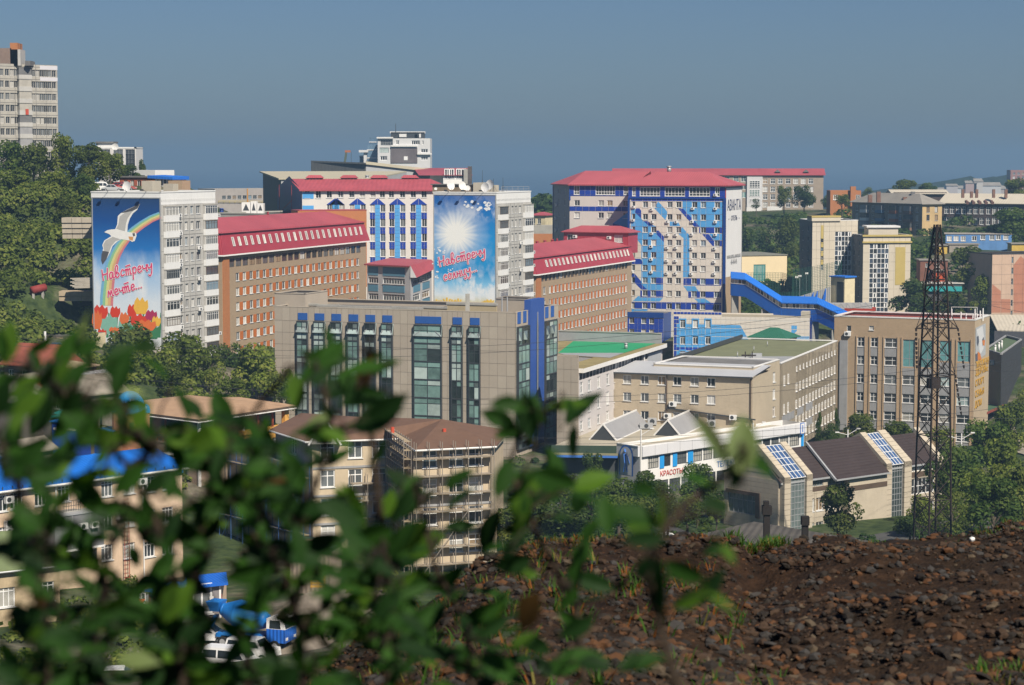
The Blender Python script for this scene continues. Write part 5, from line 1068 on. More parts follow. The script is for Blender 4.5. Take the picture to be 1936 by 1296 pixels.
# ---- stone clad building with dark roof and slanted glass bays
STN=M_('pale_stone_slab',(.46,.40,.31),.85,.09,.5,.15);STJ=flat('stone_joint',(.22,.19,.15));DKR=M_('dark_brown_roof',(.045,.032,.03),.6,.15,.4,kind='hrib',pitch=.35);BLP=glass('blue_solar_pane',(.05,.10,.22),.12,.3);GSL=[glass('bay_dark',(.03,.04,.04)),glass('bay_grey',(.12,.15,.15),.1)]
C_,R_=V2(at(1472,909,300)),V2(at(1772,876,322));un=(R_-C_).normalized();nb=Vector((-un.y,un.x))*10.6;b=Bld([C_+nb,C_,R_,R_+nb],-3,at(1472,909,300).z);ze=b.z1;t=b.thing('stone_clad_hall','pale stone clad hall with a dark brown pitched roof and slanted glass bays','building');Wg,W=b.W[0],b.W[1];wd=Wg.L;zr_=ze+3.6
gl=(Wg.U(*d1(120,560)),Wg.Z(*d1(200,620)),Wg.U(*d1(292,560))-Wg.U(*d1(120,560)),Wg.Z(*d1(200,500))-Wg.Z(*d1(200,620)),ST(5,[.7],GFRAME,.1,0,.2,GSL))
clad(t,Wg,cuts([gl[0],gl[0]+gl[2]],1.5,0,wd),cuts([gl[1],gl[1]+gl[3]],.8,-3,ze),[gl],STN,(),.03,120,None,joint=STJ)
ua=wd-4.2;ridge=lambda u,back:None;mb=MB();ap=Wg.p(ua,zr_+.9);mb.poly([Wg.p(0,ze),Wg.p(wd,ze),ap],STN);mb.build('gable_wall',t)
mb=MB()
for i in range(1,6):
 z=ze+(ap.z-ze)*i/6;f=i/6;mb.beam(Wg.p(ua*f,z,.01),Wg.p(wd+(ua-wd)*f,z,.01),.03,.05,STJ)
mb.build('stone_joint',t)['kind']='stuff'
mb=MB();mb.box(gl[0]-.3,gl[0]+gl[2]+.8,-.25,0,gl[1]+gl[3],gl[1]+gl[3]+.5,BROWNFR,Wg.M(0,0));mb.box(gl[0]+gl[2],gl[0]+gl[2]+.8,-.25,0,gl[1]-.3,gl[1]+gl[3],BROWNFR,Wg.M(0,0));mb.build('window_surround',t)
bays=[(W.U(*d1(432,600)),W.U(*d1(470,600)),W.U(*d1(568,600)),W.U(*d1(604,600))),(W.U(*d1(1058,500)),W.U(*d1(1091,500)),W.U(*d1(1168,500)),W.U(*d1(1212,500)))]
wins=[(W.U(*d1(x,570))-.75,W.Z(*d1(620,y))-.95,1.5,1.9)for x in(625,680,740)for y in(572,720)]+[(W.U(*d1(x,y))-.7,W.Z(*d1(x,y))-1.0,1.4,2.0)for x in(970,1042)for y in(530,672)]
clr=[(W.U(*d1(x0,430)),W.Z(*d1(650,455)),W.U(*d1(x1,430))-W.U(*d1(x0,430)),.8,ST(4,0,GFRAME,.07,0,.15,GSL))for x0,x1 in((612,700),(735,845))]
rb=[(W.U(*d1(1216,y)),W.Z(*d1(1230,y))-h_/2,W.L*.98-W.U(*d1(1216,y)),h_,ST(6,[.5],WFRAME,.1,0,.15,[GL[1],GL[0],GL[2]]))for y,h_ in((352,.8),(460,2.4),(610,2.4))]
clad(t,W,cuts([a[0]for a in wins]+[a[0]+a[2]for a in wins],1.5,0,W.L),cuts([],.85,-3,ze),wins+clr+rb,STN,(),.03,200,ST([.5],0,WFRAME,.1,1),joint=STJ);plain(t,b,STN,[2,3])
panel(t,W,bays[0][3],W.U(*d1(1055,450)),W.Z(*d1(620,490)),W.Z(*d1(620,462)),BROWNFR,0,.08,'dark_band');panel(t,W,bays[1][3],W.L,W.Z(*d1(1230,405)),W.Z(*d1(1230,372)),BROWNFR,0,.08,'dark_band')
back=-W.n.to_3d();dR=wd-ua;F0=lambda u,d,z:W.p(u,z,-d)
mb=MB();mb.poly([F0(-.1,-.6,ze-.35),F0(W.L+.2,-.6,ze-.35),F0(W.L+.2,dR,zr_),F0(-.1,dR,zr_)],DKR);mb.poly([F0(W.L+.2,wd+.4,ze),F0(-.1,wd+.4,ze),F0(-.1,dR,zr_),F0(W.L+.2,dR,zr_)],DKR);mb.box(-.1,W.L,-.65,-.45,ze-.55,ze-.3,METAL,W.M(0,0));mb.build('roof',t)
mb=MB();mb.poly([W.p(W.L,ze,0),W.p(W.L,ze,-wd),W.p(W.L,zr_,-dR)],STN);mb.build('gable_wall',t)
uA,uB=W.U(*d1(730,330)),bays[1][0];mb=MB();mb.poly([F0(uA,-1.6,ze-.7),F0(uB,-1.6,ze-.7),F0(uB,dR,zr_+.5),F0(uA,dR,zr_+.5)],DKR);mb.poly([F0(uA,-1.6,ze-1.0),F0(uA,dR,zr_+.2),F0(uA,dR,zr_+.5),F0(uA,-1.6,ze-.7)][::-1],METAL)
mb.beam(F0(uA-.05,-1.6,ze-.7),F0(uA-.05,dR,zr_+.55),.3,.3,METAL);mb.beam(F0(uA,-1.65,ze-.75),F0(uB,-1.65,ze-.75),.25,.2,METAL);mb.build('projecting_roof',t)
mb=MB();mb.box(uA+3.4,uB,-1.1,0,-3,ze-.9,STN,W.M(0,0));mb.box(uA+3.4,uB,-1.16,-1.1,W.Z(*d1(950,462)),W.Z(*d1(950,432)),BROWNFR,W.M(0,0));mb.build('projecting_wall',t)
for u0,u1,u2,u3 in bays:
 for a,c in((u0,u1),(u2,u3)):
  mb=MB();mb.box(a,c,-1.0,0,-3,ze+.5,STN,W.M(0,0));mb.hexa([F0(a,-1.0,ze-.3),F0(c,-1.0,ze-.3),F0(c,dR,zr_-.2),F0(a,dR,zr_-.2)],[F0(a,-1.0,ze+.5),F0(c,-1.0,ze+.5),F0(c,dR,zr_+1.0),F0(a,dR,zr_+1.0)],STN);mb.hexa([F0(a,dR,zr_),F0(c,dR,zr_),F0(c,dR+2,zr_-1),F0(a,dR+2,zr_-1)],[F0(a,dR,zr_+1),F0(c,dR,zr_+1),F0(c,dR+2,zr_),F0(a,dR+2,zr_)],STN);mb.build('stone_frame',t)
  mb=MB()
  for k in range(1,12):z=-3+(ze+3.4)*k/12;mb.box(a-.01,c+.01,-1.02,-.5,z-.02,z+.02,STJ,W.M(0,0))
  for k in range(1,8):f=k/8;p=lerp(F0(a,-1.0,ze+.5),F0(a,dR,zr_+1.0),f);q=lerp(F0(c,-1.0,ze+.5),F0(c,dR,zr_+1.0),f);mb.beam(p,q,.05,.04,STJ)
  mb.build('stone_joint',t)['kind']='stuff'
 window(t,W,u1,-2.9,u2-u1,ze+2.9,ST(4,9,GFRAME,.09,0,.2,GSL),'glass_bay',.7)
 S=Slope(F0(u1,-.75,ze+.15),W.u.to_3d(),F0(u1,dR,zr_+.65)-F0(u1,-.75,ze+.15));Hs=(F0(u1,dR,zr_+.65)-F0(u1,-.75,ze+.15)).length;n=4;w_=(u2-u1)
 fr=MB()
 for k in range(n+1):fr.beam(S.p(w_*k/n,0,.06),S.p(w_*k/n,Hs,.06),.1,.08,WFRAME)
 for k in range(6):fr.beam(S.p(0,Hs*k/5,.06),S.p(w_,Hs*k/5,.06),.1,.08,WFRAME)
 o=fr.build('slanted_glazing',t)
 for i in range(n):
  for j in range(5):
   mb=MB();mb.poly([S.p(w_*i/n,Hs*j/5,.03),S.p(w_*(i+1)/n,Hs*j/5,.03),S.p(w_*(i+1)/n,Hs*(j+1)/5,.03),S.p(w_*i/n,Hs*(j+1)/5,.03)],BLP);sub(mb.build('pane'),o)
mb=MB();mb.hexa([F0(W.L-.5,-.6,ze-.8),F0(W.L+.7,-.6,ze-.8),F0(W.L+.7,dR,zr_-.4),F0(W.L-.5,dR,zr_-.4)],[F0(W.L-.5,-.6,ze+.2),F0(W.L+.7,-.6,ze+.2),F0(W.L+.7,dR,zr_+.8),F0(W.L-.5,dR,zr_+.8)],STN);mb.box(W.L-.5,W.L+.7,-.8,0,-3,ze-.2,STN,W.M(0,0));mb.build('stone_frame',t)
# ---- tall tan brick block with grey spandrels, and the dark glazed annex
b=corner_box(1577.5,452,1843.5,440,1871,454,606.5,-11);t=b.thing('tan_brick_block','tall tan brick block with grey spandrels and orange lettering on its end','building');W,We=b.W[0],b.W[1]
cols=[(288,60),(397,62),(532,104),(680,102),(828,104),(978,96),(1128,106)];ys_=[390,538,690,840,985];wins=[];bands=[];TEAL=[glass('teal_pane',(.02,.11,.13),.1,.35),glass('teal_pane_pale',(.10,.26,.27),.15,.3)]
for i,(x,w_)in enumerate(cols):
 u=W.U(*e4(x,700));ww_=w_/4.319*445/4101;zz=[W.Z(*e4(700,y))for y in ys_]
 for j,z in enumerate(zz+[zz[-1]-(zz[0]-zz[-1])/4]):
  if i>=3 and j==0:
   y1=580 if i<5 else 522;zt,zb_=W.Z(*e4(700,357)),W.Z(*e4(700,y1));wins.append((u-ww_/2,zb_,ww_,zt-zb_,ST([.55],[.3],GFRAME,.1,0,.2,TEAL)));continue
  if i>=3 and j==1:continue
  gls=[GL[0],GL[0],GL[1]]if i<3 else[GL[0],GL[1],GL[2],glass('pane_pale_blue',(.30,.38,.38),.15,.2)]
  wins.append((u-ww_/2,z-.93,ww_,1.92,ST([.62 if w_>80 else .5],[.55],WFRAME,.11,1,.2,gls)))
 bands.append((u-ww_/2,ww_,[z for z in zz]))
wins+=[(W.U(*e4(195,265))-.45,W.Z(*e4(195,265))-.6,.9,1.2,ST(0,0)),(W.U(*e4(378,262))-.5,W.Z(*e4(378,262))-.45,1.0,.9,ST(0,0))]
facade(t,W,BRICKY,wins,ST(1));plain(t,b,BRICKY,[2,3])
for i,(u,w_,zz)in enumerate(bands):
 for j in range(6):
  zt=(zz[j]-1.0)if j<5 else zz[4]-4.9;zb_=zt-1.85
  if i>=3 and j==0:continue
  if i>=3 and j==1:zt=W.Z(*e4(700,586 if i<5 else 528));zb_=zz[2]+1.05
  panel(t,W,u,u+w_,zb_,zt-.1,GREYIN,-.06,.1,'spandrel')
 mb=MB();
 for s_ in(u-.28,u+w_+.06):mb.box(s_,s_+.22,-.18,0,W.z0,zz[0]+1.3,BRICKY,W.M(0,0))
 mb.build('brick_pilaster',t)
panel(t,W,W.U(*e4(118,700)),W.U(*e4(182,700)),W.Z(*e4(150,1095)),W.Z(*e4(150,362)),GREYIN,0,.3,'grey_shaft');ac_unit(t,W,W.U(*e4(187,310)),W.Z(*e4(187,325)),1.2)
mb=MB();mb.poly([P3(p,b.z1-.5)for p in b.pts],M_('faded_red_roof',(.25,.05,.035),.8,.2,.3));mb.build('roof',t);coping(t,b,WHITE,.5,.25)
for k,(x,y0,y1)in enumerate(((1108,210,130),(1150,210,140),(1205,212,150),(1222,200,105),(1240,190,145),(1265,190,120),(1288,185,100),(1032,195,105))):
 D=446+(k%3);p=at(*e4(x,y0),D);q=at(*e4(x,y1),D);mb=MB();mb.tube((p.x,p.y,b.z1-.5),(p.x,p.y,q.z),.16,.14,WHITE,7);mb.build('roof_mast',t)
p0,p1=at(*e4(1030,178),447),at(*e4(1240,182),446);rail(t,[(p0.x,p0.y,b.z1-.3),(p1.x,p1.y,b.z1-.3)],2.6,WHITE,'roof_railing',3,.08)
wq=[(We.L*.5-.5,z-1,1.0,1.8)for z in(3,7)];facade(t,We,M_('tan_end_render',(.44,.35,.24),.9,.08,.4,.15),[],ST(1))
mbp=MB();P_=lambda x,y:We.uz(*g1(x,y));cols_=(flat('poster_grey',(.42,.44,.46)),flat('poster_pale',(.62,.63,.64)),flat('poster_dark',(.10,.11,.14)),flat('poster_orange',(.60,.20,.05)))
for pts,m_,d in(([(130,110),(232,62),(232,380),(128,460)],cols_[0],.06),([(140,130),(200,90),(215,200),(160,260)],cols_[1],.065),([(140,200),(160,190),(165,250),(150,300),(140,270)],cols_[2],.07),([(165,250),(215,190),(210,320),(180,380),(165,330)],cols_[1],.072),([(150,350),(175,370),(190,430),(150,440)],cols_[3],.075),([(195,230),(212,200),(214,250),(200,300)],cols_[2],.077),([(195,240),(225,230),(220,290),(205,290)],cols_[3],.08),([(128,380),(150,365),(150,445),(130,455)],cols_[2],.082)):mbp.poly([We.p(u,z,d)for u,z in(P_(x,y)for x,y in pts)][::-1],m_)
po=mbp.build('wall_poster',t);GOLD=flat('gold_lettering',(.62,.34,.02))
for y0,tx,f in((505,'ТИХООКЕАН',.92),(580,'ЗДОРОВЬЕ',.9),(690,'СПОРТ',.62),(800,'СЕМЬЯ',.62),(905,'ДОМ',.4)):
 u,z=We.uz(*g1(122,y0));text3d(po,We,.8,z+.1,1.95,tx,GOLD,.1,sx=f*(We.L-1.5)/(len(tx)*1.22),align='LEFT')
# annex
b=corner_box(1862,476,1893,464,1931,502,671,-9);t=b.thing('dark_glazed_annex','small block with a dark gridded side wall and green roof behind the tan brick block','building');plain(t,b,BRICKY,[0,2,3],M_('green_roof_felt',(.09,.13,.07),.95,.15,.4),b.z1-.3);coping(t,b,GREYIN,.35,.3);W=b.W[1]
DKT=M_('charcoal_tile',(.05,.05,.055),.6,.15,.6);clad(t,W,cuts([],2.2,0,W.L),cuts([],2.0,W.z0,W.z1),[],DKT,(),.08,120,None,joint=flat('grey_grid',(.10,.10,.105)))
ac_unit(t,b.W[0],b.W[0].L*.55,b.z1-2.6,1.3);ac_unit(t,b.W[0],.6,b.z1-7,1.3)
for f in(.15,.32,.45):pipe_vent(t,lerp(P3(b.pts[1],b.z1-.3),P3(b.pts[2],b.z1-.3),f)-W.n.to_3d()*2,1.6,.22,WHITE)
A,B=V2(at(1862,790,452)),V2(at(1898,762,468));z=at(1880,775,460).z;w9=Wall(A,B,z,z+.4);t=thing('porch_canopy',(A.x,A.y,-3),'green porch roof with a red edge beside the tan brick block','canopy');mb=MB();mb.box(0,w9.L,0,5,z,z+.15,M_('green_canopy_felt',(.06,.12,.06),.9),w9.M(0,0));mb.box(0,w9.L,-.15,0,z-.2,z+.3,M_('rust_red_edge',(.25,.06,.04),.8),w9.M(0,0));mb.build('roof',t)
for u in(.4,w9.L-.4):mb=MB();p=w9.p(u,z,-.5);mb.box(p.x-.3,p.x+.3,p.y-.3,p.y+.3,ground(p.x,p.y)-.5,z,WHITE);mb.build('post',t)
# ================================================================ FAR AND LEFT-HAND BUILDINGS
# grey panel tower on the hill
b=deep_box(-60,490,108,506,120,38,14,at(108,124,506).z);t=b.thing('panel_tower','tall weathered grey panel tower on the wooded hill','apartment block');W=b.W[0];TWP=M_('weathered_panel',(.39,.37,.325),.9,.14,.6,.25)
zr=[W.Z(*c1(300,y))for y in(320,408,500,590,680,768,855,945)];zr+=[zr[-1]-2.85*k for k in(1,2,3)];xs=(12,55,92,124,225,256,288,318,378,412);us=[W.U(*c1(x,400))for x in xs]+[W.U(*c1(348,400))]+[W.U(*c1(-30,400)),W.U(*c1(-70,400)),W.U(*c1(-110,400))]
wins=[(u-.55,z-.75,1.1,1.55)for z in zr for u in us];cu=W.U(*c1(178,400))
clad(t,W,cuts([cu-2.2,cu+2.2]+[(us[i]+us[i+1])/2 for i in(5,7)],4.5,0,W.L),sorted([z-1.45 for z in zr]+[zr[0]+1.4,W.z0,W.z1]),wins,TWP,(),.12,200,ST([.5],0,M_('aged_frame',(.5,.48,.45)),.09,0,.2,[GL[1],GL[2],GL[1],GL[0]]),joint=SEAM)
PALEP=M_('repainted_panel',(.56,.55,.58),.8,.05);panel(t,W,W.U(*c1(303,300)),W.L,W.Z(*c1(370,378)),W.Z(*c1(370,350)),PALEP,.06,.03,'repainted_panel');panel(t,W,W.U(*c1(303,300)),W.L,W.Z(*c1(370,292)),W.Z(*c1(370,262)),PALEP,.06,.03,'repainted_panel')
for z in zr:
 mb=MB();M=W.M(0,0);mb.box(cu-1.7,cu+1.7,-1.0,-.06,z-1.5,z-.45,PANELG,M);mb.box(cu-1.6,cu+1.6,-.9,-.06,z-.45,z+1.2,rnd.choice([GREYIN,TWP,M_('dim_glazing',(.16,.16,.16),.4)]),M);mb.box(cu-1.75,cu+1.75,-1.02,-.06,z+1.2,z+1.32,CONC,M);mb.build('balcony',t)
panel(t,W,cu-.2,cu+.6,zr[3]-1.4,zr[3]-.1,flat('red_laundry',(.45,.07,.04)),1.05,.06,'laundry')
plain(t,b,TWP,[1,2,3],ROOFDK,b.z1-.3)
for x0,x1,y0,y1,m_ in((0,100,130,222,M_('brown_lift_house',(.22,.16,.13),.9)),(100,170,140,228,PANELG),(92,148,90,138,BRICKO),(205,245,226,240,ROOFDK)):
 p,q=at(*c1(x0,y1),500),at(*c1(x1,y0),500);mb=MB();mb.box(p.x,q.x,498,503,b.z1-.4,q.z,m_);mb.build('roof_house',t)
mb=MB();p=at(*c1(158,110),499);mb.tube((p.x,p.y,b.z1),(p.x,p.y,p.z+.5),.1,.05,DFRAME);mb.build('antenna',t)
# white slab block behind the trees, its annex
b=deep_box(186,640,257,640,281,30,12);t=b.thing('slab_block','distant white slab block with ribbon windows beyond the hill trees','apartment block');W=b.W[0];wins=[]
for y in(915,950,985,1020,1052):
 z=W.Z(*c1(930,y));wins+=[(W.L*f,z-.75,W.L*.25,1.4,ST(2,0,GFRAME,.07,0,.2,[GL[0],GL[0],GL[1]]))for f in(.06,.4,.72)]
facade(t,W,M_('hazy_white_render',(.60,.58,.56),.85,.08,.4,.2),wins,ST(4));plain(t,b,WHITE,[1,2,3],ROOFDK);coping(t,b,WHITE,.6,.4)
p,q=at(177,283,636),at(207,271,636);mb=MB();mb.box(p.x,q.x,641,648,p.z-3,q.z,WHITE);mb.box(p.x-.3,q.x+.3,640.5,648.5,q.z,q.z+.5,ROOFDK);mb.build('roof_house',t);p=at(218,278,634);dish(t,Matrix.Translation(p),1.0)
b=deep_box(244,560,293,556,322,40,8);t=b.thing('white_pavilion','small white flat building below the distant slab block','building');facade(t,b.W[0],WHITE,[(b.W[0].L*f,b.z1-2.6,1.2,1.3)for f in(.1,.28,.46,.7)],ST(1));plain(t,b,WHITE,[1,2,3],ROOFDK)
# blue roofed kiosk, brick lean-to, flat brick row
b=deep_box(293,474,327,472,336.5,43,5,None);t=b.thing('kiosk','small white kiosk with a bright blue roof on the hill','kiosk');W=b.W[0];facade(t,W,WHITE,[(W.L*f,b.z1-1.7,.55,1.3)for f in(.1,.3,.5,.7,.85)],ST(0,0,DFRAME));plain(t,b,WHITE,[1,2,3])
mb=MB();mb.hexa([W.p(-1.4,b.z1-.1,.8),W.p(W.L+.5,b.z1-.4,.8),W.p(W.L+.5,b.z1-.4,-5.5),W.p(-1.4,b.z1-.1,-5.5)],[W.p(-1.4,b.z1+.5,.8),W.p(W.L+.5,b.z1+.1,.8),W.p(W.L+.5,b.z1+.3,-5.5),W.p(-1.4,b.z1+.6,-5.5)],BRR);mb.build('roof',t)
b=deep_box(318,466,344,465,342,43,4);t=b.thing('brick_shed','little brown brick shed beside the blue roofed kiosk','shed');plain(t,b,BRICKY,None,ROOFDK)
b=deep_box(226,478,277,476,336,43.5,5);t=b.thing('flat_roofed_shop','low rust red shop under a dark flat roof on the hill','shop');facade(t,b.W[0],M_('rust_red_render',(.33,.09,.05),.85),[(b.W[0].L*f,b.z1-1.9,.9,1.3)for f in(.15,.4,.65,.85)],ST(1));mb=MB();boxroof(mb,b.pts,b.z1,ROOFDK,.3,.6);mb.build('roof',t);plain(t,b,BRICKO,[1,2,3])
p=at(289,350,470);t=thing('red_bin',(p.x,p.y,ground(p.x,p.y)),'small red bin beside the blue roofed kiosk','bin');mb=MB();g0=ground(p.x,p.y);mb.tube((p.x,p.y,g0),(p.x,p.y,g0+1.0),.45,.5,flat('bin_red',(.5,.05,.03)),8);mb.build('body',t);mb=MB();mb.tube((p.x,p.y,g0+1),(p.x,p.y,g0+1.15),.55,.3,flat('bin_red',(.5,.05,.03)),8);mb.build('lid',t)
# retaining walls, plank stack, red tank on the hillside
def ledge(x0,y0,x1,y1,D,label,rows=4,m_=None):
 p,q=at(x0,y0,D),at(x1,y1,D);m_=m_ or M_('pale_concrete_blocks',(.42,.37,.30),.9,.14,.6,.4);t=thing('retaining_wall',((p.x+q.x)/2,D,q.z),label,'wall');h_=(p.z-q.z)/rows
 for r in range(rows):
  n=3
  for k in range(n):mb=MB();a=p.x+(q.x-p.x)*k/n;c=p.x+(q.x-p.x)*(k+1)/n-.06;s_=.25*(rows-r);mb.box(a,c,D-.0-.2*(rows-r),D+3,p.z-(r+1)*h_+.06,p.z-r*h_,m_);mb.build('concrete_block',t)
 return t
ledge(118,412,176,452,398,'pale concrete retaining wall at half height on the green hillside',4);ledge(112,551,176,570,392,'low tan retaining wall near the red tank on the hillside',2,M_('tan_blocks',(.40,.32,.22),.9,.15,.6,.3))
p=at(150,541,390);t=thing('plank_stack',(p.x,p.y,p.z-1.5),'stack of pale planks lying on the hillside retaining wall','timber')
for k in range(9):mb=MB();a=at(133+(k%3)*4,527+k*2.2,389);c=at(178,526+k*2.2,389.5);mb.beam(a,c,.5,.16,M_('grey_plank',(.42,.38,.32),.9,.2));mb.build('plank',t)
p=at(60,550,392);q=at(85,544,394);t=thing('red_tank',(p.x,p.y,p.z-1.2),'rusty red cylindrical tank lying on the green hillside','tank');mb=MB();mb.tube(p,q,.75,.75,M_('rust_red_paint',(.22,.035,.03),.7,.25),14);mb.build('shell',t,True)
for k in(.15,.85):mb=MB();c=p.lerp(q,k);mb.box(c.x-.2,c.x+.2,c.y-.5,c.y+.5,c.z-2.0,c.z-.6,CONC);mb.build('support',t)
# low flat-roofed block with rooftop cooling units, and the long quay building beyond
b=deep_box(404,520,532,508,405,20,30,None);t=b.thing('flat_roofed_block','low grey flat roofed block with white cooling units behind the red mansard','building');plain(t,b,PANELG,None,M_('grey_felt',(.22,.21,.20),.95,.2));coping(t,b,CONC,.5,.35)
for x0,x1,y0,y1 in((458,474,383,396),(475,486,381,396),(487,499,385,396)):
 p,q=at(x0,y1,530),at(x1,y0,530);mb=MB();mb.box(p.x,q.x,529,532,b.z1-.2,q.z,WHITE);mb.poly([(p.x+.25,528.98,b.z1+.6),(q.x-.25,528.98,b.z1+.6),((p.x+q.x)/2,528.98,q.z-.3)],DFRAME);mb.build('cooling_unit',t)
p=at(419,411,525);pipe_vent(t,(p.x,p.y,b.z1-.3),1.3,.5,BLUE)
b=deep_box(406,830,520,845,357.5,10,14);t=b.thing('quay_building','long low concrete building at the water edge with a row of windows','building');W=b.W[0];facade(t,W,M_('pinkish_concrete',(.34,.31,.29),.9,.1,.4,.2),[(W.L*(.12+i*.085),b.z1-4.0,1.6,1.4)for i in range(9)],ST(1,0,GFRAME));plain(t,b,CONC,[1,2,3],CONC,b.z1);rail(t,[W.p(W.L*.05,b.z1-5.4,.5),W.p(W.L*.95,b.z1-5.8,.5)],.9,M_('yellow_rail',(.45,.36,.10),.7),'railing',2.2,.12)
p=at(468,383,700);t=thing('crane_post',(p.x,p.y,20),'thin orange post standing by the quay building','post');mb=MB();mb.tube((p.x,p.y,20),(p.x,p.y,at(468,357,700).z),.35,.2,flat('orange_paint',(.55,.25,.05)),6);mb.build('post',t)
# grey industrial sheds
SHG=M_('dark_grey_sheet',(.14,.145,.145),.7,.1,.3,.1,kind='rib',pitch=.6);SHB=M_('beige_sheet_roof',(.46,.42,.31),.7,.06,.2,kind='rib',pitch=.7);SHL=M_('light_grey_sheet',(.40,.41,.42),.65,.06,.3,.1,kind='rib',pitch=.5)
L,C,R=at(497,326.5,640),at(531.5,340,600),at(700,340,606);F=Vector((R.x+8,650,0));t=thing('industrial_shed',(C.x,C.y,20),'dark grey industrial shed with a sloping beige roof behind the striped hotel wing','shed')
zc=C.z;mb=MB();mb.poly([(L.x,L.y,20),(C.x,C.y,20),(C.x,C.y,zc),(L.x,L.y,L.z)],SHG);mb.poly([(C.x,C.y,20),(R.x,R.y,20),(R.x,R.y,zc),(C.x,C.y,zc)],SHL);mb.poly([(R.x,R.y,20),(F.x,F.y,20),(F.x,F.y,L.z),(R.x,R.y,zc)],SHL);mb.build('wall',t)
mb=MB();h3=Vector((0,0,.35));e=[Vector((L.x-1,L.y,L.z)),Vector((C.x-.6,C.y-.6,zc)),Vector((R.x,R.y-.6,zc)),Vector((F.x,F.y,L.z))];mb.hexa(e,[q+h3 for q in e],SHB);mb.build('roof',t);p=at(694,338,606);pipe_vent(t,(p.x,p.y,zc),1.0,.5)
p0,p1,p2=at(588,330,690),at(690,332,676),at(893,334,690);zt=at(588,307,690).z;t=thing('gabled_hall',(p1.x,p1.y,20),'long pale grey hall with a beige edged gable behind the industrial shed','hall')
a0,a1,a2=at(588,307,690),at(692,311,676),at(838,328,690);mb=MB();mb.poly([(p0.x,p0.y,20),(p1.x,p1.y,20),(a1.x,a1.y,a1.z),(a0.x,a0.y,a0.z)],SHG);mb.poly([(p1.x,p1.y,20),(a2.x,a2.y,20),(a2.x,a2.y,a2.z),(a1.x,a1.y,a1.z)],SHL);mb.build('wall',t)
bk=Vector((0,30,-1.5));mb=MB();e=[a0,a1+Vector((0,-.8,0)),a2+Vector((0,-.8,0)),a2+bk,a1+bk,a0+bk];mb.hexa([e[1],e[2],e[3],e[4]],[q+Vector((0,0,.9))for q in(e[1],e[2],e[3],e[4])],SHB);mb.hexa([e[0],e[1],e[4],e[5]],[q+Vector((0,0,.5))for q in(e[0],e[1],e[4],e[5])],SHG);mb.build('roof',t)
b=deep_box(838,665,892,668,332,20,14);t=b.thing('red_roofed_hall','white hall with a low red roof and a dark ruined stack at its end','hall');W=b.W[0];wl=[(W.U(*g8(x,550))-.9,W.Z(*g8(1000,575)),1.8,3.0)for x in(972,1020,1102,1152)];facade(t,W,WHITE,wl,ST(1,0,WFRAME,.25));plain(t,b,WHITE,[1,2,3])
mb=MB();l_,r_=at(782,318,690),at(885,318,690);mb.poly([W.p(-8,b.z1,.8),W.p(W.L,b.z1,.8),(r_.x,r_.y,r_.z),(l_.x,l_.y,l_.z)],ROOFRED);mb.build('roof',t)
p,q=at(877,345,668),at(892,315,668);mb=MB();mb.box(p.x,(p.x+q.x)/2,666,670,25,q.z-.8,CONC);mb.box((p.x+q.x)/2,q.x,666,671,25,q.z,M_('sooty_brick',(.10,.085,.08),.9,.3));mb.build('stack',t)
# mobile crane boom above the sheds
p,q=at(646,318,740),at(655,287,740);t=thing('mobile_crane',(p.x,p.y,36),'mobile crane boom rising above the grey sheds','crane');mb=MB();mb.beam((p.x-1.5,p.y,34),q,.7,.7,flat('crane_green',(.09,.11,.08)));mb.build('boom',t);mb=MB();mb.box(q.x-.5,q.x+1.4,q.y-.4,q.y+.4,q.z-.3,q.z+.45,flat('crane_orange',(.36,.13,.06)));mb.build('boom_head',t);mb=MB();mb.beam((q.x+1.6,q.y,q.z),(q.x+1.6,q.y,q.z-3.6),.12,.12,DFRAME);mb.box(q.x+1.3,q.x+1.9,q.y-.3,q.y+.3,q.z-4.4,q.z-3.6,flat('crane_orange',(.36,.13,.06)));mb.build('hook',t)
mb=MB();mb.box(p.x-5,p.x+2,p.y-1.3,p.y+1.3,29.5,33,flat('crane_orange',(.36,.13,.06)));mb.box(p.x-5,p.x+4,p.y-1.3,p.y+1.3,27.5,29.5,DFRAME);mb.build('chassis',t)
# distant white high-rise
b=deep_box(714,914,813,914,262,25,22,None);t=b.thing('white_high_rise','distant white high rise with a dark unfinished facade panel and rooftop gear','high rise');W=b.W[0];HW=M_('hazy_white_wall',(.60,.60,.60),.8,.04)
wl=[(W.U(*g8(x,y))-w_/2,W.Z(*g8(x,y))-h_/2,w_,h_,ST(n_,0,WFRAME,.22,0,.3,[GL[0],GL[1]]))for x,y,w_,h_,n_ in((420,175,1.4,1.8,1),(622,177,3.6,1.8,3),(702,177,.7,1.7,0),(718,268,3.0,1.6,2),(718,350,3.0,1.6,2),(267,350,3.0,1.8,2),(512,350,1.3,1.4,1))]
for x0,x1,y0,y1,g_ in((232,368,145,208,GL[1]),(220,322,232,290,GB[2])):wl.append((W.U(*g8(x0,y0)),W.Z(*g8(x0,y1)),W.U(*g8(x1,y0))-W.U(*g8(x0,y0)),W.Z(*g8(x0,y0))-W.Z(*g8(x0,y1)),ST(4,[.6],GFRAME,.15,0,.3,[g_])))
facade(t,W,HW,wl,ST(1),depth=.3);plain(t,b,HW,[1,2,3],ROOFDK)
panel(t,W,W.U(*g8(345,300)),W.U(*g8(640,300)),W.Z(*g8(400,402)),W.Z(*g8(400,236)),M_('stained_dark_panel',(.15,.13,.135),.9,.2,.25,.4),0,.3,'dark_panel');o_=(W.U(*g8(512,350)),W.Z(*g8(512,350)));mb=MB();mb.box(o_[0]-.8,o_[0]+.8,-.42,-.3,o_[1]-.8,o_[1]+.8,WFRAME,W.M(0,0));mb.build('window',t)
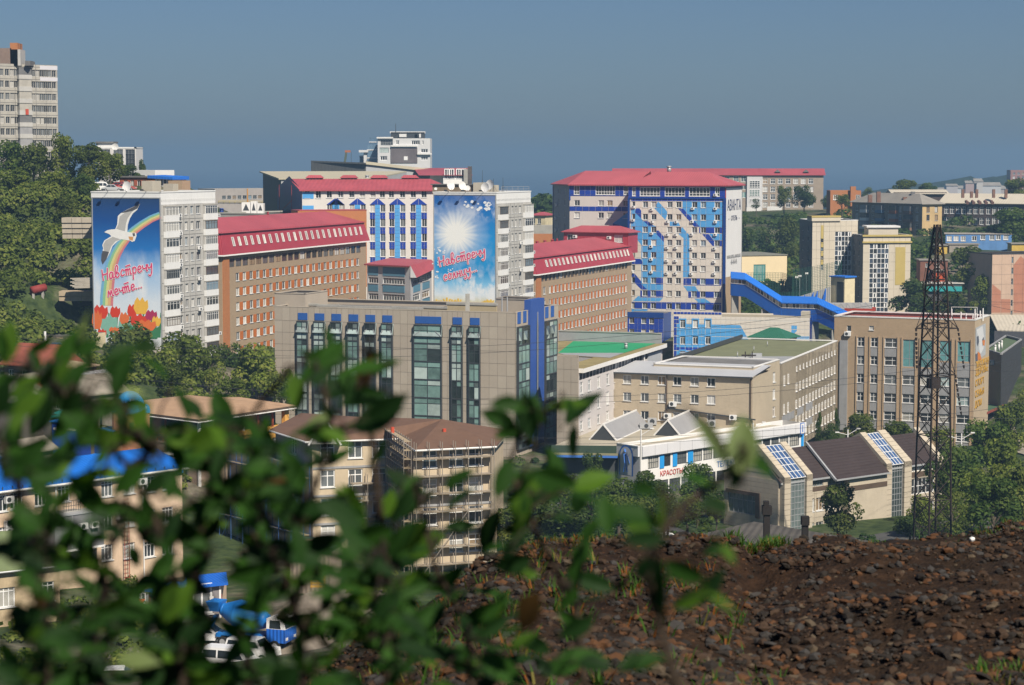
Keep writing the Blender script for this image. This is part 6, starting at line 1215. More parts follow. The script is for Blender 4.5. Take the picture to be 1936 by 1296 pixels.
for y in(122,212,300):panel(t,W,(W.U(*g8(190,y))if y<200 else W.U(*g8(350,y))if y<250 else W.U(*g8(640,y))),W.U(*g8(372 if y<200 else 640 if y<250 else 800,y)),W.Z(*g8(300,y+9)),W.Z(*g8(300,y-8)),WHITE,0,1.0,'balcony_slab')
for x0,x1,y0,y1,m_ in((345,720,62,118,DFRAME),(335,725,52,64,HW),(440,520,80,105,WHITE),(660,680,80,110,WHITE),(610,640,85,118,HW)):
 p,q=at(*g8(x0,y1),916),at(*g8(x1,y0),916);dd=6 if m_ is DFRAME or m_ is HW else-1;mb=MB();mb.box(p.x,q.x,916+min(0,dd),922,p.z-.4,q.z,m_);mb.build('roof_gear',t)
HGB=glass('hazy_blue_glass',(.13,.21,.30),.2,.25)
for x0,x1,y0,y1,D in((110,182,118,405,930),(88,200,205,400,924),(0,50,275,400,928)):
 p,q=at(*g8(x0,y1),D),at(*g8(x1,y0),D);mb=MB();mb.box(p.x,q.x,D,D+12,25,q.z,HGB)
 for k in range(5):z=q.z-2-k*3.4;mb.box(p.x-.2,q.x+.2,D-.25,D,z-.2,z+.2,HW)
 mb.build('glass_wing',t)
p,q=at(*g8(45,400),922),at(*g8(78,285),922);mb=MB();mb.box(p.x,q.x,922,926,25,q.z,HW);mb.box(p.x-2,q.x+.6,921,926,q.z,q.z+1,HW);mb.build('stair_shaft',t)
mb=MB();p=at(*g8(400,45),916);mb.tube((p.x,p.y,p.z-2),(p.x,p.y,p.z+3),.15,.1,DFRAME);mb.build('antenna',t)
# far school with the long red roof
b=deep_box(1160,905,1557,898,331,27,16,None);t=b.thing('school','long brown brick school with a red roof on the far ridge','school');W=b.W[0];wins=[];SCB=M_('far_brown_brick',(.34,.28,.22),.9,.1,.3,.15)
for y in(150,203,253,304):
 for x in(232,283,332,383,433,483,533):u,z=W.uz(*c6(x,y));wins.append((u-1.0,z-1.1,2.0,2.2))
for x in(40,90,-20,-80):
 for y in(135,185,240):u,z=W.uz(*c6(x,y));wins.append((u-1.1,z-1.2,2.2,2.4,ST(1,0,WFRAME,.15,0,.2,[GB[1],GB[3]])))
facade(t,W,SCB,wins,ST(1,[.65],WFRAME,.16,1));plain(t,b,SCB,[1,2,3]);hip_roof(t,b,b.z1,at(1400,319,905).z-b.z1,ROOFRED,.8,gable=True)
ua,ub=W.U(*c6(112,200)),W.U(*c6(214,200));mb=MB();mb.box(ua,ub,-.8,0,W.z0,W.Z(*c6(160,120)),M_('hazy_white_wall',(.6,.6,.6)),W.M(0,0));mb.build('entrance_bay',t)
for y0,y1 in((145,195),(205,250),(262,290)):ua2,ub2=W.U(*c6(128,200)),W.U(*c6(198,200));window(t,W,ua2,W.Z(*c6(160,y1)),ub2-ua2,W.Z(*c6(160,y0))-W.Z(*c6(160,y1)),ST(3,3,WFRAME,.22,0,.2,[GB[1],GL[0]]),d=1.05)
for x in(315,503):u=W.U(*c6(x,90));mb=MB();mb.prism([W.p(u-1.2,b.z1+1.2,-1),W.p(u+1.2,b.z1+1.2,-1),W.p(u,b.z1+2.2,-1)],W.n.to_3d()*-3,ROOFDK);mb.build('dormer',t)
for x in(155,290):u=W.U(*c6(x,320));mb=MB();mb.box(u-3,u+3,-6,-4,ground(W.p(u,0).x,W.p(u,0).y-5)-1,ground(W.p(u,0).x,W.p(u,0).y-5)+1.5,WHITE,W.M(0,0));mb.build('entrance_step',t)
# hipped apartment house and the long dark brick barrack with pale roofs
b=corner_box(1611,797,1744,760,1781,765,386,22);t=b.thing('hipped_apartment_house','old apartment house with a grey hipped roof and a sunlit ochre end wall','apartment house');W,We=b.W[0],b.W[1];OCW=M_('ochre_end_wall',(.50,.36,.18),.9,.12,.3,.25);GBW=M_('shaded_greybrown_wall',(.30,.25,.20),.9,.15,.4,.3)  # grey-brown front wall colour is darkened for its shade
rows=[W.Z(*e3(600,y))for y in(490,570,650)];wins=[(u-.8,z-1,1.6,2.0)for z in rows for u in lin(3,W.L-3,12)];facade(t,W,GBW,wins,ST(1,[.7],WFRAME,.12,1));plain(t,b,GBW,[2,3])
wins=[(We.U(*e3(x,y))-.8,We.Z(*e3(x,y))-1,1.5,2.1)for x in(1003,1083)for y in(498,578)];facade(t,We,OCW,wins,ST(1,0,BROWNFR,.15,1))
for f,col in((.2,WHITE),(.42,flat('balcony_blue',(.10,.2,.32))),(.62,flat('balcony_rust',(.36,.12,.06))),(.82,flat('balcony_brown',(.2,.12,.08)))):
 for z in rows:mb=MB();mb.box(W.L*f-2,W.L*f+2,-1.2,0,z-1.6,z-.5,col,W.M(0,0));mb.box(W.L*f-1.9,W.L*f+1.9,-1.1,0,z-.5,z+1.1,rnd.choice([GL[1],GREYIN,DFRAME]),W.M(0,0));mb.build('balcony',t)
RFG=M_('grey_slate_roof',(.27,.25,.22),.9,.14,.25,.2);RFP=M_('pale_sheet_roof',(.52,.47,.38),.75,.08,.2,.1,kind='rib',pitch=1.0);hip_roof(t,b,b.z1,at(1700,366,775).z-b.z1,RFG,.9,hip=8)
for x,y in((1645,372),(1661,366),(1726,366),(1711,376),(1756,378)):p=at(x,y,772);mb=MB();mb.box(p.x-.7,p.x+.7,p.y-.7,p.y+.7,b.z1+.3,p.z+.6,M_('sooty_red_brick',(.20,.11,.08),.9,.2)if x%2 else ROOFDK);mb.build('chimney',t)
b=deep_box(1778,822,1985,800,384,24,16,None);t=b.thing('long_brick_barrack','long dark brown brick barrack with a pale sheet roof and small domed dormers','barrack');W=b.W[0];DKB=M_('dark_brown_brick',(.075,.055,.05),.9,.2,.5,.1)
wins=[(W.U(*e3(x,510))-.85,W.Z(*e3(1500,y))-1.3,1.7,2.7)for y in(508,612)for x in(1182,1236,1296,1348,1408,1466,1526,1588,1648,1705,1765,1825)];facade(t,W,DKB,wins,ST(1,[.6],WFRAME,.18,1));plain(t,b,DKB,[1,2,3]);zr_=at(1860,367,812).z;hip_roof(t,b,b.z1,zr_-b.z1,RFP,.8,gable=True)
for x in(1385,1445,1506,1567,1628):p=at(*e3(x,425),806);mb=MB();mb.tube((p.x,p.y-.5,p.z-.3),(p.x,p.y+2.2,p.z+.2),0.62,0.62,M_('red_dormer',(.16,.085,.07),.8),10);mb.build('dormer',t)
for x in(1340,1425,1475,1640,1760):p=at(*e3(x,345+12),812);mb=MB();mb.box(p.x-.5,p.x+.5,p.y-.5,p.y+.5,zr_-1.5,zr_+.9+(x%3)*.4,M_('sooty_red_brick',(.20,.11,.08),.9,.2));mb.build('chimney',t)
b=deep_box(1690,850,1790,850,364,24,14);t=b.thing('pale_roofed_house','house behind the hipped apartment house showing only its pale roof','house');plain(t,b,DKB);hip_roof(t,b,b.z1-.5,1.5,RFP,1,gable=True)
b=deep_box(1570,830,1628,830,360.5,24,10);t=b.thing('orange_brick_house','small orange brick house with a tall chimney between far trees','house');facade(t,b.W[0],BRICKO,[(b.W[0].L*f-.9,b.z1-3.6,1.8,2)for f in(.17,.9)],ST(1,0,WFRAME,.2));plain(t,b,BRICKO,[1,2,3],ROOFDK);p=at(1613,355,829);mb=MB();mb.box(p.x-1,p.x+1,828.5,830.5,b.z1-6,p.z+.4,BRICKO);mb.build('chimney',t)
# blue shed and the sheds under it
b=deep_box(1788,702,1913,698,443,19.5,8,None);t=b.thing('blue_shed','long faded blue shed on the slope below the brick barrack','shed');W=b.W[0];BSH=M_('faded_blue_paint',(.12,.26,.52),.85,.16,.35,.25);wins=[(W.U(*e3(x,780))-.8,W.Z(*e3(1400,y))-.8,1.6,1.7)for x,y in((1210,782),(1276,781),(1345,782),(1452,780),(1536,768),(1625,770),(1686,768),(1760,767))];facade(t,W,BSH,wins,ST(1,0,WFRAME,.2));plain(t,b,BSH,[1,2,3],CONC,b.z1);mb=MB();boxroof(mb,b.pts,b.z1,M_('grey_board_roof',(.35,.32,.28),.9),.25,.5);mb.build('roof',t)
for x0,x1,y0,y1,D,m_,nm,lb in((1770,1791,465,478,690,M_('yellow_wall',(.55,.38,.08),.8),'yellow_shed','small yellow shed below the faded blue shed'),(1795,1850,463,478,692,M_('grey_board',(.30,.27,.23),.9,.15,.5,.3),'grey_shed','grey boarded shed under the faded blue shed'),(1913,1950,462,470,690,M_('yellow_wall',(.55,.38,.08)),'yellow_stall','low yellow stall beyond the end of the blue shed'),(1740,1792,493,520,640,M_('red_brown_wall',(.20,.09,.06),.9,.2),'brown_barrack','red brown barrack half hidden behind the lattice pylon'),(1766,1786,513,520,636,M_('orange_red_roof',(.50,.09,.03),.8),'orange_stall','tiny orange red stall before the brown barrack'),(1835,1862,515,532,640,M_('peach_wall',(.60,.36,.18),.85),'peach_house','small peach house under the dark trees')):
 b=deep_box(x0,D,x1,D,y0,at(x0,y1,D).z-3,6,None);t=b.thing(nm,lb,'shed');W=b.W[0];facade(t,W,m_,[(W.L*f-.5,b.z1-2,1.0,1.2)for f in(.25,.65)]if W.L>4 and y1-y0>9 else[],ST(1));plain(t,b,m_,[1,2,3]);mb=MB();boxroof(mb,b.pts,b.z1,RFG,.3,.5);mb.build('roof',t)
b=deep_box(1738,612,1818,612,537,at(1738,556,612).z-2,6);t=b.thing('teal_stall','long market stall with a turquoise front and pale roof behind the pylon','stall');TQ=M_('turquoise_sheet',(.03,.32,.33),.7,.08);mb=MB();W=b.W[0];wall_mesh(mb,W,M_('stall_dark',(.08,.08,.08),.8));mb.build('wall',t);panel(t,W,0,W.L,W.Z(1760,551),W.Z(1760,542),TQ,0,.8,'fascia');mb=MB();boxroof(mb,b.pts,b.z1,M_('pale_stall_roof',(.50,.47,.43),.8),.25,.8);mb.build('roof',t);plain(t,b,GREYIN,[1,2,3])
# pink apartment block with painted gables, warehouse below
b=deep_box(1876,602,1990,607,482,2,14,None);t=b.thing('pink_apartment_block','pale pink apartment end wall with terracotta gable shapes','apartment block');W=b.W[0];PK=M_('pale_pink_panel',(.50,.36,.27),.9,.08,.35,.15);TC=M_('terracotta_paint',(.40,.18,.115),.9,.1,.4,.1);us_=(W.U(*d2(1036,300)),W.U(*d2(1046,300)))
rg=[([W.uz(*d2(x,y))for x,y in((930,345),(978,385),(976,505),(925,505))],TC),([W.uz(*d2(x,y))for x,y in((978,430),(1030,430),(1030,505),(978,505))],TC),([W.uz(*d2(x,y))for x,y in((1048,240),(1088,190),(1140,235),(1140,505),(1048,505))],TC)]
wins=[(us_[0],W.z1-2.4-3.0*k,us_[1]-us_[0],1.7)for k in range(6)];clad(t,W,cuts([us_[0],us_[1]],3.2,0,W.L),cuts([],3.0,W.z0,W.z1),wins,PK,rg,.06,100,ST(0,[.5],GFRAME,.1,0),joint=SEAM);plain(t,b,PK,[1,2,3],ROOFDK);coping(t,b,DFRAME,.5,.3)
b=deep_box(1880,572,1990,566,626,-2,12,None);t=b.thing('warehouse','low dark warehouse with a wide pale sloping roof under the pink block','warehouse');plain(t,b,M_('dark_sheet_wall',(.09,.09,.10),.8));a,c,d_,e_=at(1885,626,572),at(1995,631,566),at(1990,598,590),at(1871,597,592);mb=MB();mb.hexa([a,c,d_,e_],[q+Vector((0,0,.3))for q in(a,c,d_,e_)],RFP);mb.build('roof',t)
# small yellow house beyond the red mansard
b=deep_box(1003,742,1031,740,407,27,9);t=b.thing('small_yellow_house','small pale yellow house with a red roof edge between tower and mural block','house');facade(t,b.W[0],M_('pale_yellow_wall',(.60,.52,.34),.85),[(b.W[0].L*f-.7,b.z1-3,1.3,1.8)for f in(.2,.6)],ST(1));plain(t,b,M_('pale_yellow_wall',(.6,.52,.34)),[1,2,3]);hip_roof(t,b,b.z1,1.0,ROOFRED,.6)
b=deep_box(1003,690,1048,690,427,24,8);t=b.thing('concrete_store','low concrete store below the small yellow house','store');plain(t,b,CONC,None,CONC)
b=deep_box(1003,640,1046,640,444,20,8);t=b.thing('orange_brick_store','orange brick store behind the second red mansard','store');plain(t,b,BRICKO,None,ROOFDK)
# yellow sports hall and netted pitches
b=deep_box(1395,684,1488,690,484.5,8,22,None);t=b.thing('sports_hall','pale yellow sports hall with one teal window beside the patterned tower','hall');W=b.W[0];YH=M_('cream_yellow_render',(.74,.61,.39),.85,.05,.25,.1);u,z=W.uz(*c6(195,752));facade(t,W,YH,[(u-2.1,z-2.6,4.2,5.2,ST([.3,.75],[.4],flat('teal_frame',(.05,.25,.25)),.3,0,.2,[GB[1]]))],ST(1));plain(t,b,YH,[1,2,3]);mb=MB();boxroof(mb,b.pts,b.z1,M_('grey_green_roof',(.20,.20,.17),.9),.3,.3);mb.build('roof',t)
def fence(name,pts,h_,label,m_,step=4,net=True):
 P=[at(*p)for p in pts];t=thing(name,tuple(P[0]),label,'fence')
 for i in range(len(P)-1):
  a,c=P[i],P[i+1];n=max(1,int((c-a).length/step))
  for k in range(n+(i==len(P)-2)):q=a.lerp(c,k/n);mb=MB();mb.tube(q-Vector((0,0,2)),q+Vector((0,0,h_)),.09,.07,m_,5);mb.build('post',t)
  if net:
   mb=MB();d=c-a;m2_=int(d.length/.5)
   for k in range(m2_):q=a+d*(k/m2_);mb.beam(q,q+Vector((0,0,h_)),.08,.08,m_)
   for k in range(int(h_/.5)+1):mb.beam(a+Vector((0,0,k*.5)),c+Vector((0,0,k*.5)),.05,.05,m_)
   o=mb.build('net',t);o['kind']='stuff'
 return t
NETG=M_('green_netting',(.02,.10,.07),.8,.1)
fence('sports_fence',[(1412,560,650),(1478,560,645),(1498,566,640)],7,'dark green pitch fence standing before the yellow sports hall',NETG);fence('pitch_fence',[(1500,560,640),(1536,556,636),(1590,545,632)],8,'tall green netted fence in front of the beige towers',NETG)
fence('low_green_fence',[(1462,588,600),(1520,586,596),(1560,584,592)],5,'lower green netted fence behind the blue stair bridge',NETG)
for px,py,lb in((1506,524,'leftmost pitch floodlight on a thin pole by the green fence'),(1512,522,'middle pitch floodlight of three on a thin pole by the green fence'),(1525,517,'tallest pitch floodlight by the green fence, nearest the beige tower')):p=at(px,py,642);t=thing('flood_lamp',(p.x,p.y,3),lb,'lamp','pitch floodlights');mb=MB();mb.tube((p.x,p.y,3),(p.x,p.y,p.z),.1,.07,METAL,5);mb.build('pole',t);mb=MB();mb.box(p.x-.5,p.x+.5,p.y-.3,p.y,p.z-.3,p.z+.25,WHITE);mb.build('lamp_head',t)
# beige twin towers
def tower(L,DL,C,DC,R,DR,yC,zb,label,strip,y0,y1,extra):
 b=corner_box(L,DL,C,DC,R,DR,yC,zb);t=b.thing('beige_tower',label,'tower block','beige twin towers');Wl,W=b.W[0],b.W[1];BT=M_('beige_tower_tile',(.56,.50,.40),.8,.05,.25,.08);DG=M_('shaded_tower_side',(.13,.13,.135),.8,.06,.3,.1)  # dark grey of the side wall stands in for shade
 ua,ub=W.U(*c6(strip[0],y0)),W.U(*c6(strip[1],y0));z1_,z0_=W.Z(*c6(strip[0],y0)),W.z0+1;nh=int((z1_-z0_)/1.4)
 ws=[(ua,z0_,ub-ua,z1_-z0_)]+extra(W)
 clad(t,W,cuts([w_[0]for w_ in ws]+[w_[0]+w_[2]for w_ in ws],2.1,0,W.L),cuts([z1_],2.7,zb,b.z1),ws,BT,(),.05,200,None,joint=flat('beige_joint',(.30,.27,.22)),depth=.25)
 fr=MB();n=5;w_=(ub-ua);GW=[GL[0],GL[0],glass('slate_pane',(.05,.065,.09),.1,.4)]
 for k in range(n+1):fr.box(w_*k/n-.07,w_*k/n+.07,.0,.2,z0_,z1_,WFRAME,W.M(ua,0))
 for k in range(nh+1):z=z0_+(z1_-z0_)*k/nh;fr.box(0,w_,.02,.2,z-(.09 if k%2 else .05),z+(.09 if k%2 else .05),WFRAME,W.M(ua,0))
 for k in range(nh//2):
  for c in(1,4):z=z0_+(z1_-z0_)*(2*k+1)/nh;fr.box(w_*c/n+.05,w_*c/n+.3,-.02,.2,z,z+1.3,WFRAME,W.M(ua,0));fr.box(w_*c/n+.3,w_*(c+.75)/n,-.02,.2,z+1.2,z+1.35,WFRAME,W.M(ua,0));fr.box(w_*(c+.62)/n,w_*(c+.85)/n,-.02,.2,z,z+1.3,WFRAME,W.M(ua,0))
 bay=fr.build('glazed_bay',t)
 for k in range(nh):
  for c in range(n):mb=MB();za,zb2=z0_+(z1_-z0_)*k/nh,z0_+(z1_-z0_)*(k+1)/nh;mb.poly([W.p(ua+w_*c/n,za,-.18),W.p(ua+w_*(c+1)/n,za,-.18),W.p(ua+w_*(c+1)/n,zb2,-.18),W.p(ua+w_*c/n,zb2,-.18)],rnd.choice(GW));sub(mb.build('pane'),bay)
 for w_ in ws[1:]:window(t,W,*w_)
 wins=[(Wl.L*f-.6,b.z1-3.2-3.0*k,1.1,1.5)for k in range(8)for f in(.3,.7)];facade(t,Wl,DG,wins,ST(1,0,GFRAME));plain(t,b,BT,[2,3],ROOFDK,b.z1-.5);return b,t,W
SAND=M_('sand_yellow_band',(.46,.36,.12),.7,.06)
bt1,tt,W=tower(1512,668,1536,650,1622,654,418,2,'beige tower with a dark blue glass strip and yellow line, farther of the twin towers',(692,800),482,930,lambda W:[(W.U(*c6(606,y))-.45,W.Z(*c6(606,y))-.9,.9,1.8,ST(0,0,GFRAME))for y in(540,597,655,712)])
u=W.U(*c6(608,600));
for y0,y1 in((440,528),(552,585),(609,643),(667,700)):panel(t if 0 else tt,W,u-.5,u+.3,W.Z(*c6(608,y1)),W.Z(*c6(608,y0)),SAND,.05,.05,'yellow_strip')
ue=W.U(*c6(725,420));mb=MB();mb.box(-.4,ue,-.5,3,bt1.z1-.1,bt1.z1+1.0,M_('beige_tower_tile',(.56,.5,.4)),W.M(0,0));mb.box(-.5,ue+.1,-.6,3.1,bt1.z1+1.0,bt1.z1+1.5,SAND,W.M(0,0));mb.build('cornice',tt);coping(tt,bt1,WHITE,.4,.2)
bt2,tt,W=tower(1609,656,1632,640,1722,642,446,1.5,'beige tower with a yellow wall panel and black glass grid, nearer of the twin towers',(920,1046),562,1010,lambda W:[])
panel(tt,W,W.U(*c6(1088,700)),W.U(*c6(1153,700)),W.Z(*c6(1120,832)),W.Z(*c6(1120,584)),SAND,.05,.08,'yellow_panel')
for y0,y1 in((502,514),(546,556)):mb=MB();mb.box(-.3,W.L+.3,-.5,0,W.Z(*c6(1000,y1)),W.Z(*c6(1000,y0)),SAND,W.M(0,0));mb.build('cornice',tt)
p,q=at(*c6(912,495),646),at(*c6(1108,455),646);mb=MB();mb.box(p.x,q.x,646,654,bt2.z1-.5,q.z,M_('beige_tower_tile',(.56,.5,.4)));mb.box(p.x-.6,q.x+.6,645.5,654.5,q.z,q.z+.5,WHITE);mb.build('roof_house',tt);coping(tt,bt2,WHITE,.4,.2)
# portal with a blue top and a striped ramp wall, red storage shed behind the bridge end
b=deep_box(1571,590,1597,586,524,2,4,None);t=b.thing('stair_portal','narrow cream portal with a blue cap in front of the beige towers','portal');plain(t,b,M_('cream_portal',(.62,.54,.36),.85));W=b.W[0];panel(t,W,W.L*.46,W.L*.94,3,b.z1-1.2,DFRAME,0,.06,'opening_shade_panel');mb=MB();boxroof(mb,b.pts,b.z1,BRR,.35,.5);mb.build('roof',t)  # dark panel on the wall stands in for the shade of an opening
t=thing('striped_ramp_wall',tuple(at(1540,575,588)),'white ramp wall with slanting blue stripes beside the cream portal','wall');a,c=at(1505,563,592),at(1570,543,588);lo=Vector((0,0,-4.2));mb=MB();mb.hexa([a+lo*.3,c+lo,c+lo+Vector((0,.6,0)),a+lo*.3+Vector((0,.6,0))],[a,c,c+Vector((0,.6,0)),a+Vector((0,.6,0))],SHL);mb.build('wall',t)
for f in(.25,.5,.62,.86):p=a.lerp(c,f)+Vector((0,-.06,0));q=p+lo*(.3+.6*f)+Vector((-1.0,0,0));mb=MB();mb.hexa([q,q+Vector((.8,0,0)),q+Vector((.8,.05,0)),q+Vector((0,.05,0))],[p,p+Vector((.8,0,0.1)),p+Vector((.8,.05,.1)),p+Vector((0,.05,0))],BRB);mb.build('blue_stripe',t)
b=deep_box(1597,545,1650,543,583,-2,6,None);t=b.thing('red_storage_shed','red shed with a grey upper band behind the end of the blue bridge','shed');W=b.W[0];plain(t,b,M_('bright_red_sheet',(.42,.045,.02),.7,.1),None,ROOFDK);a,c=at(1566,574,546),at(1648,571,546)
for k in range(8):p=a.lerp(c,k/7);mb=MB();mb.beam(p,p+Vector((0,0,-4)),.15,.15,METAL);mb.beam(p,a.lerp(c,min(1,(k+1)/7))+Vector((0,0,-2)),.1,.1,METAL);mb.build('truss',t)
mb=MB();mb.box(a.x,c.x,546,549,a.z-1.6,a.z,M_('grey_band',(.36,.35,.34),.8));mb.build('upper_band',t)
# houses on the far coast
for px,py,w_,h_,c in((1812,357,14,5,(.55,.55,.55)),(1836,347,10,4,(.4,.3,.28)),(1788,360,16,4,(.45,.33,.3)),(1872,352,20,6,(.5,.5,.5)),(1850,344,8,5,(.5,.48,.45)),(1800,352,10,3,(.42,.4,.4)),(1888,358,14,6,(.4,.36,.34)),(1760,363,12,3,(.4,.3,.3))):
 D=1900+px%7*40;p=at(px,py,D);t=thing('coast_house',(p.x,p.y,p.z-14),{1812:'pale hazy coast house in the middle of the far shore row',1836:'small brownish coast house standing higher on the far wooded ridge',1788:'long brown coast house above the pale barrack roof',1872:'widest whitish coast house near the far shore tower',1850:'tiny pale coast house on top of the far ridge',1800:'thin grey coast house just above the long brown one',1888:'grey coast house at the foot of the far shore tower',1760:'low reddish coast house at the start of the far shore'}[px],'house','houses on the far coast');m_=flat('coast_%d'%px,c);mb=MB();mb.box(p.x-w_/2,p.x+w_/2,D,D+10,p.z-16,p.z,m_);mb.build('wall',t);mb=MB();mb.prism([(p.x-w_/2-.6,D-.5,p.z),(p.x+w_/2+.6,D-.5,p.z),(p.x+w_/2,D+5,p.z+h_*.5),(p.x-w_/2,D+5,p.z+h_*.5)],(0,0,.4),RFG);mb.build('roof',t)
p=at(1928,322,1900);t=thing('coast_tower',(p.x,p.y,p.z-40),'hazy brick tower block on the far coast','tower block');W=Wall((p.x-8,1900),(p.x+14,1900),p.z-40,p.z);facade(t,W,M_('far_red_brick',(.32,.17,.14),.9),[(2+4*i,p.z-4-3.5*k,2,2)for i in range(5)for k in range(6)],ST(1));plain(t,Bld([(p.x-8,1900),(p.x+14,1900),(p.x+14,1915),(p.x-8,1915)],p.z-40,p.z),M_('far_red_brick',(.32,.17,.14)),[1,2,3],ROOFDK)
# ================================================================ NEAR LEFT BUILDINGS
PEACH=M_('peach_render',(.56,.42,.30),.9,.10,.35,.28)
# peach office with the bright blue roof
A=at(-40,929,219);B=at(344,894,238);z1=at(148,908.5,228).z;W0=Wall(A,B,2.5,z1);b=Bld([V2(A),V2(B),V2(B)-W0.n*11,V2(A)-W0.n*11],2.5,z1);t=b.thing('peach_office','long peach rendered building under a bright blue metal roof','building');W=b.W[0];wins=[]
for x,ys in((10,(375,620,860)),(126,(352,602,840)),(312,(330,585)),(490,(300,545)),(640,(285,530)),(820,(262,505,750)),(990,(240,490,735)),(1145,(228,480,725)),(1285,(208,460,705))):
 for y in ys:u,z=W.uz(*d4(x,y));wins.append((u-.75,z-.85,1.5,1.7))
facade(t,W,PEACH,wins,ST([.35,.65],[.8],WFRAME,.09,1));plain(t,b,PEACH,[1,2,3]);mb=MB();BLR=M_('blue_metal_roof',(.012,.14,.55),.45,.08,.35,kind='rib',pitch=.45);e0,e1=W.p(-.4,z1,.6),W.p(W.L+.5,z1,.6);n3=W.n.to_3d();r0,r1=e0-n3*6.2+Vector((0,0,1.7)),e1-n3*6.2+Vector((0,0,1.7));f0,f1=e0-n3*12.4,e1-n3*12.4
mb.poly([e0,e1,r1,r0],BLR);mb.poly([f1,f0,r0,r1],BLR);mb.poly([e1,f1,r1],PEACH);mb.build('roof',t);mb=MB();mb.tube(e0-Vector((0,0,.1)),e1-Vector((0,0,.1)),.13,.13,WHITE,6);mb.build('gutter',t)
mb=MB()
for k in range(22):p=e0.lerp(e1,(k+.5)/22)-n3*.35;mb.box(p.x-.05,p.x+.05,p.y-.05,p.y+.05,p.z,p.z+.35,DFRAME)
mb.build('snow_guard',t)
for px in(425,1092):u=W.U(*d4(px,400));mb=MB();mb.tube(W.p(u,3,.12),W.p(u,z1,.12),.08,.08,WHITE,6);mb.build('downpipe',t)
for x,y in((58,345),(58,530),(58,588),(915,470),(1080,205)):u,z=W.uz(*d4(x,y));ac_unit(t,W,u,z-.3,.95)
ub0,ub1=W.U(*d4(326,570)),W.U(*d4(700,570));zb0,zb1=W.Z(*d4(500,700)),W.Z(*d4(500,440));mb=MB();GBX=M_('dark_grey_sheet_box',(.17,.17,.18),.7,.08,.4,.15);mb.box(ub0,ub1,-2.2,0,zb0,zb1,GBX,W.M(0,0));mb.box(ub0-.1,ub1+.1,-2.3,0,zb1,zb1+.15,GFRAME,W.M(0,0));mb.box(ub0-.1,ub1+.1,-2.3,-2.15,zb0-.2,zb0,WHITE,W.M(0,0));mb.build('grey_box_bay',t)
for f in(.35,.72):mb=MB();u=ub0+(ub1-ub0)*f;mb.box(u-.03,u+.03,-2.26,-2.2,zb0,zb1,GFRAME,W.M(0,0));mb.build('box_joint',t)
for f in(.55,.78):ac_unit(t,Wall(W.A+W.n*2.2,W.B+W.n*2.2,0,1),ub0+(ub1-ub0)*f,zb1-1.6,.9)
mb=MB();u0,u1=W.U(*d4(430,380)),W.U(*d4(560,380));z=W.Z(*d4(500,420));mb.box(u0,u1,-1.3,0,z-.12,z,CONC,W.M(0,0));mb.build('balcony_slab',t);rail(t,[W.p(u0,z,1.25),W.p(u1,z,1.25)],1.1,DFRAME,'railing',.2,.05)
u=W.U(*d4(950,650));mb=MB()
for s_ in(-.3,.3):mb.beam(W.p(u+s_,3,.5),W.p(u+s_,z1-3,.5),.07,.07,M_('rust_red_steel',(.28,.06,.035),.8))
for k in range(24):mb.beam(W.p(u-.3,3.3+k*.45,.5),W.p(u+.3,3.3+k*.45,.5),.04,.04,M_('rust_red_steel',(.28,.06,.035),.8))
mb.build('ladder',t)
# front annex with the olive-green roof
A=at(-60,1068,203);B=at(112,1058,208);zt=at(0,1084,204).z;W0=Wall(A,B,2,zt);b=Bld([V2(A),V2(B),V2(B)-W0.n*9,V2(A)-W0.n*9],2,zt);t=b.thing('tan_annex','tan rendered annex with a plain olive green roof in front of the peach building','building');W=b.W[0];wins=[(W.U(*d4(x,y))-.85,W.Z(*d4(x,y))-1,1.7,1.9)for x,y in((50,1090),(350,1045))]
facade(t,W,M_('stained_tan_render',(.42,.33,.21),.9,.15,.4,.4),wins,ST([.35,.65],[.8],WFRAME,.1,1));plain(t,b,M_('stained_tan_render',(.42,.33,.21)),[1,2,3]);mb=MB();GO=M_('olive_green_roof',(.16,.20,.09),.8,.07,.2,.05);e0,e1=W.p(-.3,zt,.5),W.p(W.L+.3,zt,.5);mb.hexa([e0,e1,e1-W.n.to_3d()*10+Vector((0,0,2.0)),e0-W.n.to_3d()*10+Vector((0,0,2.0))],[q+Vector((0,0,.2))for q in(e0,e1,e1-W.n.to_3d()*10+Vector((0,0,2.0)),e0-W.n.to_3d()*10+Vector((0,0,2.0)))],GO);mb.build('roof',t);mb=MB();mb.tube(e0,e1,.1,.1,METAL,6);mb.build('gutter',t)
# sheds and blue sheet boxes on the slope behind the peach roof
def simple_house(name,label,cat,px0,D0,px1,D1,ye,zb,dep,wall,roof,rise,gable=True,over=.5,wins=2,extra=None,along=None):
 b=deep_box(px0,D0,px1,D1,ye,zb,dep,None);t=b.thing(name,label,cat);W=b.W[0];hh=b.z1-zb
 facade(t,W,wall,[(W.L*(k+.5)/wins-.55,b.z1-2.1,1.1,1.3)for k in range(wins)]if wins else[],ST(1,[.5],WFRAME,.1,1));plain(t,b,wall,[1,2,3])
 k=0 if along==0 or(along is None and b.W[0].L>=b.W[1].L)else 1
 if gable:
  for i in((1,3)if k==0 else(0,2)):w=b.W[i];mb=MB();mb.poly([w.p(0,b.z1),w.p(w.L,b.z1),w.p(w.L/2,b.z1+rise*w.L/(w.L+2*over))],wall);mb.build('gable',t)
 hip_roof(t,b,b.z1,rise,roof,over,gable=gable,along=k);return b,t
SLT=M_('weathered_slate',(.28,.25,.20),.9,.18,.7,.3,kind='rib',pitch=.35);RTL=M_('faded_red_tile_roof',(.26,.075,.045),.85,.16,.5,.2,kind='rib',pitch=.3);WD1=M_('dark_boards',(.10,.085,.07),.9,.2,.7,.2);WD2=M_('grey_boards',(.22,.20,.17),.9,.18,.6,.3)
